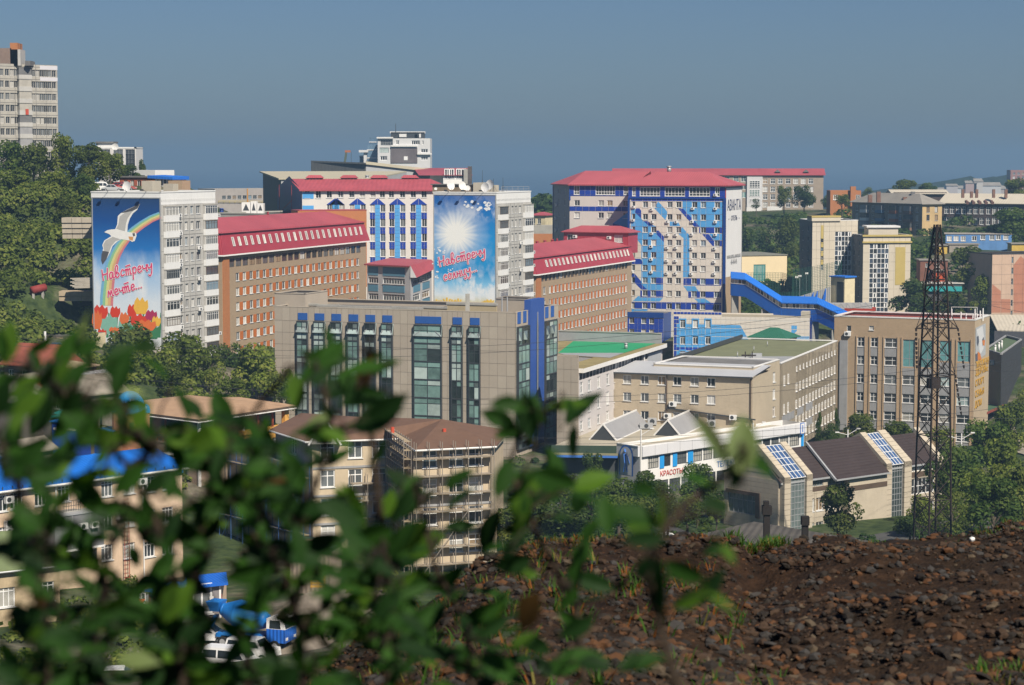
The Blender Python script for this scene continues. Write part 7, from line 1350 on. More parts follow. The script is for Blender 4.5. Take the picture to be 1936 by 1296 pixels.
simple_house('red_roofed_cottage','old cottage under a faded red roof on the left slope','house',8,336,84,332,688,14,8,WD1,RTL,3.0,True,.6,3)
b,t=simple_house('slate_cottage','small grey cottage with a broken slate roof beside a brick chimney','house',14,312,70,310,735,11,6,WD2,SLT,2.2,True,.5,2);p=at(80,722,312);mb=MB();mb.box(p.x-.5,p.x+.5,311,312,b.z1-1,p.z+1.0,BRICKO);mb.build('chimney',t)
b,t=simple_house('gabled_cottage','weathered cottage whose slate roof ends in a boarded gable','house',78,306,140,301,742,10,9,WD2,SLT,2.4,True,.5,1,along=1);p=at(130,706,306);mb=MB();mb.box(p.x-.45,p.x+.45,305.5,306.5,b.z1,p.z+.8,M_('rusty_brown_brick',(.24,.10,.06),.9));mb.build('chimney',t)
simple_house('dark_annex','dark shed with barred window between the old cottages','shed',84,326,140,324,694,12,6,WD1,M_('tan_felt',(.32,.24,.15),.9),.8,False,.4,2)
simple_house('grey_flat_shed','pale grey flat roofed shed behind the gabled cottage','shed',148,318,192,317,708,11,6,GREYIN,M_('pale_grey_felt',(.36,.36,.36),.9),.4,False,.3,1)
simple_house('lower_shed','low dark shed with loose roofing beneath the slate cottages','shed',-30,296,34,294,757,8,6,WD1,RFG,1.2,True,.4,0)
simple_house('reed_roofed_hut','small hut with a tan corrugated roof by the blue roof edge','hut',2,262,46,260,852,8,5,WD2,SLT,1.4,True,.5,0)
p=at(85,630,352);t=thing('utility_post',(p.x,p.y,ground(p.x,p.y)),'white concrete post above the faded red roof','post');mb=MB();mb.tube((p.x,p.y,ground(p.x,p.y)-1),at(85,627,352),.25,.2,WHITE,7);mb.build('post',t)
b=deep_box(142,372,172,371,632,14,5);t=b.thing('yellow_gatehouse','small pale yellow hut at the foot of the seagull mural','hut');plain(t,b,M_('pale_yellow_wall',(.6,.52,.34)),None,ROOFDK,b.z1);b=deep_box(86,362,140,361,634,17,5);t=b.thing('garage_row','dark garages with tan doors below the hillside','garage');W=b.W[0];plain(t,b,WD1,None,ROOFDK,b.z1)
for k in range(3):panel(t,W,W.L*k/3+.3,W.L*(k+1)/3-.3,b.z1-2.6,b.z1-.4,M_('tan_door',(.36,.27,.16),.8),0,.08,'garage_door')
TURQ=M_('turquoise_roof',(.03,.34,.33),.5,.1,.4);BTP=M_('deep_blue_sheet',(.012,.05,.28),.6,.12,.5);SKB=M_('sky_blue_sheet',(.02,.20,.62),.55,.1,.5)
b=deep_box(96,282,150,280,783,9,4);t=b.thing('turquoise_shed','shed with a turquoise sloping roof by the blue domed turret','shed');plain(t,b,WD1);mb=MB();mb.hexa([b.W[0].p(-.3,b.z1-.5,.5),b.W[0].p(b.W[0].L,b.z1,.5),b.W[0].p(b.W[0].L,b.z1+.9,-4),b.W[0].p(-.3,b.z1+.4,-4)],[q+Vector((0,0,.2))for q in(b.W[0].p(-.3,b.z1-.5,.5),b.W[0].p(b.W[0].L,b.z1,.5),b.W[0].p(b.W[0].L,b.z1+.9,-4),b.W[0].p(-.3,b.z1+.4,-4))],TURQ);mb.build('roof',t)
for nm,lb,x0,x1,y0,y1,D,m_ in(('blue_container','deep blue sheet cabin with pale stripe near the turquoise roof',98,146,798,850,270,BTP),('blue_cabin','deep blue cabin at the foot of the domed turret',178,212,815,852,266,BTP),('blue_hoarding','dark blue hoarding standing on the blue roof line',148,188,868,902,247,BTP)):
 b=deep_box(x0,D,x1,D-1,y0,at(x0,y1,D).z-2.5,3.5);t=b.thing(nm,lb,'cabin');plain(t,b,m_,None,SKB,b.z1);W=b.W[0];panel(t,W,.2,W.L-.2,b.z1-1.0,b.z1-.7,WHITE,0,.05,'stripe');mb=MB();boxroof(mb,b.pts,b.z1,SKB,.15,.3);mb.build('roof',t)
b=deep_box(306,250,344,249,858,at(306,884,250).z,1);t=b.thing('white_billboard','white edged grey board with a blue foot on the blue roof','billboard');W=b.W[0];plain(t,b,GREYIN);mb=MB()
for a_,c_,e_,f_ in((-.15,W.L+.15,b.z1-.1,b.z1+.15),(-.15,.15,W.z0,b.z1),(W.L-.15,W.L+.15,W.z0,b.z1)):mb.box(a_,c_,-.15,.1,e_,f_,WHITE,W.M(0,0))
mb.box(-.1,W.L+.1,-.15,.1,W.z0-.5,W.z0+.2,SKB,W.M(0,0));mb.build('frame',t)
for px in(310,340):mb=MB();p=at(px,880,249.5);mb.tube((p.x,p.y,8),(p.x,p.y,p.z),.1,.1,METAL,6);mb.build('post',t)
b=deep_box(-25,262,14,260,859,12,1);t=b.thing('white_blue_sign','white and blue sign board at the end of the blue roof','sign');plain(t,b,WHITE);W=b.W[0];panel(t,W,W.L*.55,W.L*.95,W.z1-1.4,W.z1-.1,SKB,0,.08,'blue_field');b=deep_box(14,262,46,260,858,12,1);t=b.thing('blue_sign','bright blue sign board on the blue roof edge','sign');plain(t,b,SKB);panel(t,b.W[0],b.W[0].L*.8,b.W[0].L,b.z1-1.4,b.z1,WHITE,0,.05,'white_field')
# brick turret with the blue dome
p=at(246,800,268);t=thing('domed_turret',(p.x,p.y,8),'brick turret with a ribbed bright blue dome and small side cupola','turret');zc=at(246,775,268).z;r=1.75;DOM=M_('bright_blue_dome',(.01,.30,.72),.35,.08,.6,spec=.5)
mb=MB();mb.tube((p.x,p.y,8),(p.x,p.y,zc-.1),r*1.02,r*1.02,M_('orange_pink_brick',(.44,.20,.12),.9,.14,.6),16);mb.build('drum',t)
def dome(name,c,r,squash=1.0):
 mb=MB();n,k=18,7;
 for j in range(k):
  a0,a1=pi/2*j/k,pi/2*(j+1)/k
  for i in range(n):
   b0,b1=2*pi*i/n,2*pi*(i+1)/n;f=lambda a,b_:(c.x+r*cos(a)*cos(b_)*(1+.02*(int(round(b_*n/(2*pi)))%2)),c.y+r*cos(a)*sin(b_),c.z+r*squash*sin(a));mb.poly([f(a0,b0),f(a0,b1),f(a1,b1),f(a1,b0)],DOM)
 mb.tube((c.x,c.y,c.z-.35),(c.x,c.y,c.z),r*1.08,r*1.08,DOM,n);o=mb.build(name,t);return o
dome('dome',Vector((p.x,p.y,zc)),r*1.08,1.25);q=at(222,768,266);dome('cupola',q-Vector((0,0,.3)),.75,1.2);mb=MB();mb.tube((q.x,q.y,8),(q.x,q.y,q.z-.3),.65,.7,M_('orange_pink_brick',(.44,.20,.12)),12);mb.build('side_shaft',t)
q=at(275,775,267);dome('cupola',q,.55,1.3);mb=MB();mb.tube((q.x,q.y,8),(q.x,q.y,q.z),.5,.5,M_('orange_pink_brick',(.44,.20,.12)),12);mb.build('side_shaft',t)
for k in range(8):a=2*pi*k/8+.3;mb=MB();c=Vector((p.x+r*1.03*cos(a),p.y+r*1.03*sin(a),0));mb.box(-.3,.3,-.05,.05,zc-3.2,zc-1.4,DFRAME,Matrix.Translation(c)@Matrix.Rotation(a+pi/2,4,'Z'));mb.build('window',t)
# verandah house with the wide tan roof
A,B,C=at(190,795,291),at(376,791.5,277),at(543,774,291);b=Bld([V2(A),V2(B),V2(C),V2(A)+V2(C)-V2(B)],5,B.z);t=b.thing('verandah_house','house with a wide tan shingle roof over open rust framed verandahs and orange walls','house');Wl,Wr=b.W[0],b.W[1];ORW=M_('orange_render',(.62,.33,.08),.85,.1,.4,.15);TRF=M_('tan_shingle_roof',(.38,.245,.15),.9,.12,.9,.1);RST=M_('rust_red_steel',(.28,.06,.035),.8);PKB=M_('pinkish_brown_wall',(.34,.25,.19),.9,.15)
for w in(Wl,Wr):
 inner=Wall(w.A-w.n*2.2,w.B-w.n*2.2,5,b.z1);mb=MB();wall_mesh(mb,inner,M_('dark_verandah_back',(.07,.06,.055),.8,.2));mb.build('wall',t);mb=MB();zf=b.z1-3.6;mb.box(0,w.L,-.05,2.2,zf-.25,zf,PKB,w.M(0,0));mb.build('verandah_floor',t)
 for k in range(7):mb=MB();u=w.L*k/6;mb.box(u-.1,u+.1,0,.2,5,b.z1,RST if k%3 else WHITE,w.M(0,0));mb.build('post',t)
 rail(t,[w.p(0,zf,0),w.p(w.L,zf,0)],1.0,RST,'railing',1.2,.09);mb=MB();wall_mesh(mb,Wall(w.A,w.B,5,zf-.3),PKB,[(w.L*f,8,1.3,1.6)for f in()]);mb.build('lower_wall',t)
 for f in(.12,.4,.7):u=w.L*f;window(t,w,u,zf-2.6,1.3,1.6,ST(1,0,WFRAME,.12,1),d=.22)
ua=Wr.U(459,830);mb=MB();mb.box(ua,Wr.L-.05,-.3,1.0,b.z1-6.3,b.z1-2.6,ORW,Wr.M(0,0));mb.box(ua-.2,Wr.L+.1,-.5,1.0,b.z1-3.0,b.z1-2.5,ORW,Wr.M(0,0));mb.box(Wr.L-.8,Wr.L,-.3,.3,b.z1-2.6,b.z1,ORW,Wr.M(0,0));mb.build('orange_bay',t)
for f in(.3,.62):window(t,Wr,ua+(Wr.L-ua)*f,b.z1-5.8,1.2,1.9,ST(1,0,BROWNFR,.12,0),d=.52)
c=b.c;e=[P3(b.pts[0]+(Wl.n-Wl.u)*.9,b.z1),P3(b.pts[1]+(Wl.n+Wr.n)*.9,b.z1),P3(b.pts[2]+(Wr.n+Wr.u)*.9,b.z1+.1),P3(b.pts[3],b.z1)];r0,r1=at(330,752.5,296),at(452,751,293);mb=MB();mb.poly([e[0],e[1],r1,r0],TRF);mb.poly([e[1],e[2],r1],TRF);mb.poly([e[2],e[3],r0,r1],TRF);mb.poly([e[3],e[0],r0],TRF)
for i in range(3):mb.poly([e[i]-Vector((0,0,.35)),e[i+1]-Vector((0,0,.35)),e[i+1],e[i]],BROWNFR)
mb.poly([q-Vector((0,0,.35))for q in e[::-1]],WD1);mb.build('roof',t);mb=MB()
for i in range(2):mb.tube(e[i]-Vector((0,0,.4)),e[i+1]-Vector((0,0,.4)),.09,.09,WHITE,6)
mb.build('gutter',t)
# scaffolded building: shaded side, sunlit front, projecting wing
SFW=M_('fresh_beige_render',(.50,.41,.29),.9,.1,.4,.2);SFS=M_('shaded_beige_render',(.33,.28,.24),.9,.12,.4,.25);BRR2=M_('brown_shingle_roof',(.145,.083,.055),.9,.12,.8,.08);z1=at(781,849,240).z  # second render is the beige darkened for the walls in shade
P0,P1,P2,P3a,P4,=V2(at(521,819,257)),V2(at(590,828,247)),V2(at(747,845,250)),V2(at(781,849,240)),V2(at(928,843,243));back=Vector((.1,.99))*17;Q4,Q0=P4+back*.8,P0+back
b=Bld([P0,P1,P2,P3a,P4,Q4,Q0],3,z1);t=b.thing('scaffolded_house','beige four storey house under repair with a brown hipped roof and scaffolding','house');fz=[b.W[3].Z(*d5(1450,y))for y in(428,610,792)];fz.append(fz[-1]-3.2)
def fac(W,us,m_,st=None):facade(t,W,m_,[(u-.85,z-1,1.7,2.0)for z in fz for u in us],st or ST([.5],[.66],WFRAME,.12,1))
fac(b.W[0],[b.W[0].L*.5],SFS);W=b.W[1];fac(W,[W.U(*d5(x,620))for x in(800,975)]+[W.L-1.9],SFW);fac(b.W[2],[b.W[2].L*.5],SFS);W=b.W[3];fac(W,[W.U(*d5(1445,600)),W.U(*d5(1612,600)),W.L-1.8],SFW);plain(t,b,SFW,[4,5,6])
for z in fz[:3]:
 for W in b.W[1:4]:mb=MB();mb.box(0,W.L,-.1,0,z-2.1,z-1.85,GREYIN,W.M(0,0));mb.build('string_course',t)
# terrace block on the shaded side
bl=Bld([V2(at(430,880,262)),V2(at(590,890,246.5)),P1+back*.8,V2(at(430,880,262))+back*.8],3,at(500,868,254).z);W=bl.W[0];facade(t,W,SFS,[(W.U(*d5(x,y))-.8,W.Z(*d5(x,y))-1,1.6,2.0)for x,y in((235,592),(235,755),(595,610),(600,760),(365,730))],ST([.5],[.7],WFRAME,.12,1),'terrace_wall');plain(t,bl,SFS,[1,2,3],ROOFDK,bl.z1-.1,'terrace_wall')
er=[q_+(q_-b.c).normalized()*.8 for q_ in b.pts];E=[P3(q_,z1)for q_ in er];ra,rb=at(672,788,260),at(836,793,252);rc=at(700,784,262)
mb=MB()
for tri in([E[0],E[1],ra],[E[1],E[2],rb,ra],[E[2],E[3],rb],[E[3],E[4],rb],[E[4],E[5],rb],[E[5],E[6],ra,rb],[E[6],E[0],ra]):mb.poly(tri,BRR2)
mb.poly([q_-Vector((0,0,.25))for q_ in E[::-1]],WD2);mb.build('roof',t);mb=MB()
for i in range(4):mb.tube(E[i]-Vector((0,0,.12)),E[i+1]-Vector((0,0,.12)),.12,.12,WHITE,6)
mb.build('gutter',t)
W=b.W[1];A_,B_=at(588,829,247),at(640,834,247.3);gz=at(615,791,247).z;Wd=Wall(A_,B_,A_.z-.3,A_.z);DST=M_('grey_stone_gable',(.27,.26,.25),.9,.3,1.6,.1);mb=MB();mb.poly([Wd.p(0,Wd.z1-.6,.7),Wd.p(Wd.L,Wd.z1-.6,.7),Wd.p(Wd.L/2,gz,.7)],DST);mb.build('dormer_gable',t);mb=MB();top=Wd.p(Wd.L/2,gz+.1,.9);
for u in(-.3,Wd.L+.3):mb.poly([Wd.p(u,Wd.z1-.7,.9),top,top-Wd.n.to_3d()*6,Wd.p(u,Wd.z1-.7,-5)]if u<0 else[top,Wd.p(u,Wd.z1-.7,.9),Wd.p(u,Wd.z1-.7,-5),top-Wd.n.to_3d()*6],BRR2);mb.beam(Wd.p(u,Wd.z1-.7,.92),top,.15,.2,WHITE)
mb.build('dormer_roof',t);window(t,Wd,Wd.L/2-.8,Wd.z1-.3,1.6,1.5,ST(1,0,BROWNFR,.1,0),d=.95)
for px,py in((742,812),(840,815),(610,797)):p=at(px,py,247);mb=MB();mb.tube((p.x,p.y,p.z-.5),(p.x,p.y,p.z+.25),.22,.22,flat('vent_red',(.5,.08,.04)),8);mb.build('roof_vent',t)
# the scaffolding itself: standards, ledgers, planks
SC=M_('scaffold_tube',(.27,.235,.195),.6,.2);PLK=M_('scaffold_plank',(.36,.285,.19),.9,.2);Wn=b.W[3];t=thing('scaffolding',(P3a.x,P3a.y,3),'tube scaffolding with plank decks round the beige house wing','scaffold')
def scaff(W,u0,u1,z0,z1,step,m_,dz=2.0,off=1.2,planks=True,nm='standard'):
 n=max(1,int((u1-u0)/step));us=lin(u0,u1,n+1)
 for u in us:
  for d in(.35,off):mb=MB();mb.tube(W.p(u,z0,d),W.p(u,z1,d),.05,.05,m_,5,False);mb.build('standard',t)
 for k in range(int((z1-z0)/dz)+1):
  z=z0+dz*k
  for d in(.35,off):mb=MB();mb.tube(W.p(u0,z,d),W.p(u1,z,d),.045,.045,m_,5,False);mb.build('ledger',t)
  if planks and k:mb=MB();mb.box(u0,u1,-off,-.35,z-.1,z-.04,PLK,W.M(0,0));mb.build('plank_deck',t)
 for k in range(n):mb=MB();mb.tube(W.p(us[k],z0+dz*(k%4),off),W.p(us[k+1],z0+dz*(k%4+1),off),.04,.04,m_,5,False);mb.build('brace',t)
scaff(Wn,0,Wn.L,3,z1+.8,1.5,SC);scaff(b.W[2],.2,b.W[2].L+.6,3,z1+1.2,1.2,SC,1.0);scaff(b.W[1],b.W[1].L*.45,b.W[1].L,3,z1-4,1.4,SC)
BT_=M_('blue_scaffold_tube',(.04,.10,.26),.6,.2);W=bl.W[0];scaff(W,0,W.L,4,bl.z1+.2,2.6,BT_,3.3,1.2,True)
# shed with the patchwork roof, pallet
b=deep_box(548,226,624,225,1032,3,4);t=b.thing('sheet_metal_shed','ribbed sheet metal shed under a green and blue patched flat roof','shed');W=b.W[0];plain(t,b,M_('rusty_ribbed_sheet',(.28,.22,.17),.8,.2,.5,.4,kind='rib',pitch=.5));mb=MB();boxroof(mb,b.pts,b.z1,M_('green_felt_edge',(.08,.13,.10),.9),.2,.5);mb.build('roof',t);panel(t,W,W.L*.55,W.L,b.z1+.05,b.z1+.35,SKB,.3,.1,'blue_edge')
for f,m_ in((.5,M_('rust_sheet',(.26,.10,.06),.8)),(.2,PLK)):mb=MB();mb.box(W.L*f,W.L*(f+.35),.4,3,b.z1+.21,b.z1+.27,m_,W.M(0,0));mb.build('roof_patch',t)
p=at(601,1111,214);t=thing('pallet',(p.x,p.y,p.z),'orange wooden pallet leaning by the sheet metal shed','pallet')
for k in range(6):mb=MB();z=p.z+.32*k;mb.box(p.x-.75,p.x+.75,p.y,p.y+.06,z,z+.2,M_('pallet_orange',(.55,.30,.06),.85,.15));mb.build('slat',t)
for k in(-.65,0,.65):mb=MB();mb.box(p.x+k-.06,p.x+k+.06,p.y+.061,p.y+.2,p.z-.1,p.z+1.9,M_('pallet_orange',(.55,.3,.06)));mb.build('bearer',t)
# grey kiosk with the blue roof, red awning shop, dark cabin
A,B,C=at(341,1114,198),at(416,1106,200),at(428,1104,204);b=Bld([V2(A),V2(B),V2(C),V2(A)+V2(C)-V2(B)],6.5,A.z);t=b.thing('grey_kiosk','grey rendered kiosk with a white window and sloping blue roof','kiosk');W=b.W[0];u,z=W.uz(*d6(684,442));facade(t,W,M_('mid_grey_render',(.20,.185,.19),.85,.06,.4,.1),[(u-1.35,z-1.45,2.7,2.9)],ST([.3,.62],0,WFRAME,.22,1));plain(t,b,GREYIN,[2,3]);mb=MB();wall_mesh(mb,b.W[1],PEACH);mb.build('wall',t);panel(t,b.W[1],.15,.85,6.6,9.6,flat('red_door',(.30,.03,.03)),0,.06,'door')
mb=MB();mb.box(W.L-.12,W.L+.08,-.05,.1,6.5,b.z1,WHITE,W.M(0,0));mb.build('corner_trim',t);mb=MB();e=[W.p(-.4,b.z1,.5),W.p(W.L+.6,b.z1,.5),P3(b.pts[2],b.z1+.3),P3(b.pts[3],b.z1+.3)];mb.hexa(e,[q_+Vector((0,0,.15))for q_ in e],BRB);mb.build('roof',t);o_=W.uz(*d6(772,433));panel(t,W,o_[0]-.2,o_[0]+.2,o_[1]-.2,o_[1]+.2,WHITE,0,.1,'meter_box')
A,B=at(283,1118,200),at(340,1116,198.5);w9=Wall(A,B,6.5,A.z);b=Bld([V2(A),V2(B),V2(B)-w9.n*4,V2(A)-w9.n*4],6.5,A.z);t=b.thing('dark_cabin','dark brown boarded cabin with blue roof patches beside the grey kiosk','cabin');plain(t,b,WD1);W=b.W[0]
for k in range(7):mb=MB();u=W.L*k/6;mb.box(u-.06,u+.06,-.1,0,6.5,b.z1,M_('red_brown_post',(.16,.05,.035),.8),W.M(0,0));mb.build('board_post',t)
mb=MB();boxroof(mb,b.pts,b.z1,BRB,.15,.5);mb.build('roof',t);window(t,W,W.L*.2,b.z1-1.4,1.2,.9,ST(1),d=.22)
p,q=at(244,1160,203),at(280,1126,203);b=deep_box(246,204,281,203,1134,6.5,3);t=b.thing('awning_shop','small stone shop front under a bright red awning','shop');W=b.W[0];facade(t,W,M_('stone_rubble',(.30,.25,.2),.9,.3,2),[(.3,7,.8,2.2),(1.2,8.2,.5,.9)],ST(0));plain(t,b,WD2,[1,2,3],ROOFDK,b.z1);mb=MB();a_=[W.p(-.1,b.z1,.1),W.p(W.L*.85,b.z1+.2,.1),W.p(W.L*.85,b.z1-.5,1.4),W.p(-.1,b.z1-.6,1.4)];mb.hexa(a_[::-1],[q_+Vector((0,0,.06))for q_ in a_[::-1]],flat('awning_red',(.62,.09,.04)));mb.build('awning',t)
# fence of grey sheets behind the lorry
P_=[at(505,1172,207),at(568,1160,205)];t=thing('sheet_fence',tuple(P_[0]-Vector((0,0,2.5))),'grey corrugated fence with red posts behind the cement lorry','fence')
for k in range(6):a,c=P_[0].lerp(P_[1],k/6),P_[0].lerp(P_[1],(k+1)/6);mb=MB();mb.hexa([a-Vector((0,0,2.6)),c-Vector((0,0,2.6)),c-Vector((0,-.05,2.6)),a-Vector((0,-.05,2.6))],[a,c,c+Vector((0,.05,0)),a+Vector((0,.05,0))],M_('fence_sheet',(.33,.33,.33),.7,.1,.4,.2,kind='rib',pitch=.25));mb.build('fence_panel',t);mb=MB();mb.beam(a-Vector((0,.06,2.9)),a+Vector((0,-.06,.3)),.12,.12,RST);mb.build('post',t)
# ================================================================ TREES
LEAFS=[[leafmat('leaf_deep',(.033,.068,.016)),leafmat('leaf_mid',(.062,.108,.023)),leafmat('leaf_light',(.098,.145,.033))],[leafmat('leaf_olive',(.072,.105,.022)),leafmat('leaf_olive_mid',(.115,.16,.03)),leafmat('leaf_olive_light',(.165,.20,.045))]]
BARK=M_('bark',(.10,.08,.06),.95,.25,2)
def leafquad(mb,c,n,s,m,r):
 a=n.orthogonal().normalized();a.rotate(Matrix.Rotation(r.random()*6.28,3,n));b_=n.cross(a)*s*r.uniform(.5,.8);a*=s;i=len(mb.v)
 mb.v+=[tuple(c-a),tuple(c-b_*.9+n*s*.12),tuple(c+a),tuple(c+b_)];mb.f.append((i,i+1,i+2,i+3));mb.m.append(mb.mi(m))
def crown_mesh(seed,n,nl,leaf,pal,shape='round'):
 r=random.Random(seed);mb=MB();L=LEAFS[pal];lob=[]
 for k in range(nl):
  f=(k+.5)/nl
  if shape=='column':c=Vector((r.uniform(-.1,.1),r.uniform(-.1,.1),.06+.86*f));R=.30*(1.05-f*.8)
  elif shape=='low':c=Vector((r.uniform(-.33,.33),r.uniform(-.33,.33),r.uniform(.12,.6)));R=r.uniform(.14,.26)
  else:
   a=r.random()*6.28;q=sqrt(r.random())*.34;z=r.uniform(.16,.86);c=Vector((cos(a)*q*(1.15-z*.6),sin(a)*q*(1.15-z*.6),z));R=r.uniform(.11,.21)
  lob.append((c,R,r.random()))
 for k in range(n):
  c,R,t_=r.choice(lob);d=Vector((r.gauss(0,1),r.gauss(0,1),r.gauss(.25,1))).normalized();p=c+d*R*(.55+.5*sqrt(r.random()));p.z=max(0,p.z)
  nn=(d+Vector((r.gauss(0,.5),r.gauss(0,.5),r.gauss(.2,.5)))).normalized();k_=t_+r.uniform(-.35,.35);leafquad(mb,p,nn,leaf*r.uniform(.6,1.25),L[0 if k_<.35 else 1 if k_<.75 else 2],r)
 return mb.mesh('crown')
CR={'round':[crown_mesh(i,3600,17,.034,i%2)for i in range(4)],'airy':[crown_mesh(20+i,1700,20,.026,i%2)for i in range(2)],'low':[crown_mesh(30+i,2600,13,.03,0)for i in range(2)],'column':[crown_mesh(40+i,1800,9,.036,0,'column')for i in range(2)]}
def trunk_mesh(seed):
 r=random.Random(seed);mb=MB();mb.chain([(0,0,0),(.02,.01,.4),(.0,.02,.75),(.03,0,1)],[.05,.04,.028,.012],BARK,6)
 for k in range(6):a=r.random()*6.28;z=r.uniform(.45,.8);mb.chain([(0,0,z),(.12*cos(a),.12*sin(a),z+.12),(.26*cos(a),.26*sin(a),z+.22)],[.02,.014,.006],BARK,5)
 return mb.mesh('trunk')
TRK=[trunk_mesh(i)for i in range(2)]
def tree(px,yt,yb,wpx,D,label,kind='round',group=None,name='tree'):
 a,c=at(px,yb,D),at(px,yt,D);g0=min(ground(c.x,D)-.3,a.z);h_=c.z-a.z;w=wpx/FOC*D;t=thing(name,(c.x,D,g0),label,'shrub' if name=='shrub' else 'tree',group);i=rnd.randrange(99);rz=rnd.uniform(0,6.28)
 inst('crown',CR[kind][i%len(CR[kind])],Matrix.Translation((c.x,D,a.z))@Matrix.Rotation(rz,4,'Z')@Matrix.Diagonal((w,w*.9,h_,1)),t);top=a.z+h_*.75
 inst('trunk',TRK[i%2],Matrix.Translation((c.x,D,g0))@Matrix.Rotation(rz,4,'Z')@Matrix.Diagonal((min(w,8)*.7,min(w,8)*.7,top-g0,1)),t);return t
TL=[(15,268,362,78,478,'dark hill tree at the foot of the grey panel tower'),(62,272,360,78,475,'broad dark tree below the grey tower balconies'),(117,254,350,62,472,'tallest pointed tree on the hill beside the grey tower'),(168,272,352,84,470,'wide rounded tree between the grey tower and the white slab'),(208,288,350,60,468,'tree whose crown touches the white slab block'),(243,312,346,46,500,'low tree under the white slab block'),(30,318,392,84,455,'lower hillside tree under the grey tower'),(105,322,396,80,452,'hillside tree above the pale retaining wall'),(152,330,388,60,450,'hillside tree near the parked white van'),(128,372,425,50,425,'small dark tree just above the pale retaining wall'),
(240,616,765,150,350,'large tree hiding the foot of the seagull mural'),(345,630,752,130,348,'tree in front of the white balconies of the seagull block'),(295,655,770,110,338,'rounded tree before the mural tulips'),(395,655,735,70,368,'tree at the corner of the seagull block and the dormitory'),(440,640,735,84,392,'tree at the left foot of the brown dormitory'),(488,652,768,112,352,'tree against the left edge of the tan office building'),(532,700,778,62,345,'small tree under the tan office end wall'),(203,640,722,60,362,'tree beside the small yellow hut'),(325,690,760,80,318,'tree just above the tan verandah roof'),(440,715,770,80,318,'tree behind the tip of the verandah roof'),
(985,905,990,84,262,'tree at the corner of the scaffolded house'),(1058,918,1022,130,256,'wide dark tree right of the scaffolded house'),(1118,902,1022,124,260,'dense dark tree before the supermarket canopy'),(1172,896,990,112,272,'tree under the arched emblem'),(1220,884,965,92,288,'tree below the red lettering of the supermarket'),(1122,858,925,58,320,'thin tree at the supermarket canopy corner'),(1262,905,990,84,284,'tree in front of the blue supermarket panels'),(1320,878,955,84,305,'tree left of the stone hall gable'),(1010,945,1025,108,248,'low tree at the rust soil ridge'),(1205,940,1010,110,262,'broad low tree behind the rust soil ridge'),(1300,930,1000,90,280,'tree touching the stone hall corner'),(1355,940,990,50,290,'small tree beside the stone hall gable window'),(1090,958,1035,150,244,'lowest dark tree just above the rust soil ridge'),(1150,930,1012,130,266,'dense tree filling the slope below the canopy trees'),(1255,935,1005,100,270,'round tree in the row above the gravel crest'),(960,960,1030,100,250,'tree at the foot of the scaffolding'),(1880,905,1010,130,262,'bushy tree just over the gravel crest near the edge'),(1740,940,1015,80,290,'tree between the hall end and the pylon legs'),
(1587,916,1012,100,283,'lone tree in front of the stone hall'),(1722,978,1022,76,286,'small tree by the last glass bay of the hall'),(1630,782,850,76,372,'tree at the grey shaft of the tan brick block'),(1694,796,856,84,370,'tree under the third window column of the tan block'),(1775,804,876,92,352,'tree behind the pylon and the hall roof'),(1803,830,965,112,302,'tall tree right of the pylon legs'),(1868,798,905,124,366,'tree below the dark gridded annex'),(1912,762,860,96,398,'tree at the photo edge by the green annex roof'),(1855,880,1000,144,288,'broad tree right of the stone hall'),(1918,876,1010,124,284,'dark tree at the right edge above the gravel'),(1800,930,1015,96,274,'tree at the foot of the pylon'),(1928,735,830,64,428,'tree beside the dark gridded wall'),(1895,826,960,104,330,'mid sized tree behind the right hand thicket'),
(1483,352,394,36,858,'round tree before the school windows'),(1521,346,397,52,850,'larger tree at the school end wall'),(1430,374,396,24,858,'small tree by the school entrance bay'),(1712,340,372,62,862,'round tree rising behind the hipped roof'),(1754,343,372,38,880,'narrow tree behind the pale roofed house'),(1922,338,378,66,845,'tree above the brick barrack roof'),(1640,354,376,32,868,'tree right of the orange brick house chimney'),(1592,368,392,34,812,'tree in front of the orange brick house'),(1566,366,398,30,872,'dark tree at the school corner'),
(1722,530,602,84,596,'tree at the foot of the nearer beige tower'),(1832,466,545,96,618,'dark spreading tree left of the pink block'),(1800,552,602,74,598,'tree below the turquoise stall'),(1862,520,595,60,606,'tree against the pink block edge'),(1776,432,470,60,720,'tree beside the pylon tip'),(1902,396,466,120,706,'big dark tree at the end of the brick barrack'),(1690,440,482,62,732,'tree below the ochre end wall'),(1655,424,452,50,745,'tree under the apartment house balconies'),(1400,404,470,60,745,'tree right of the white hotel side wall'),(1450,420,500,76,730,'dark tree above the sports hall roof'),(1492,410,500,60,722,'tree left of the farther beige tower'),(268,298,336,18,600,'thin conifer by the blue roofed kiosk')]
for px,yt,yb,w,D,lb in TL:tree(px,yt,yb,w*(1.15 if D>445 and px<260 else 1.06),D,lb,'airy' if rnd.random()<.15 and px>260 else 'round')
for px,yt,yb,w,D,lb in((1548,776,858,30,372,'narrow green climber column at the long beige wing'),(1583,768,858,24,384,'taller climber column against the grey shaft'),(1566,800,862,52,370,'bushy climber mass between the two columns'),(1847,796,862,20,384,'narrow climber on the lettered end wall'),(1858,790,866,20,384,'second climber spire on the lettered end wall'),(1876,812,880,64,380,'wide climber mound at the foot of the lettered wall')):tree(px,yt,yb,w,D,lb,'column' if w<40 else 'low',name='shrub')
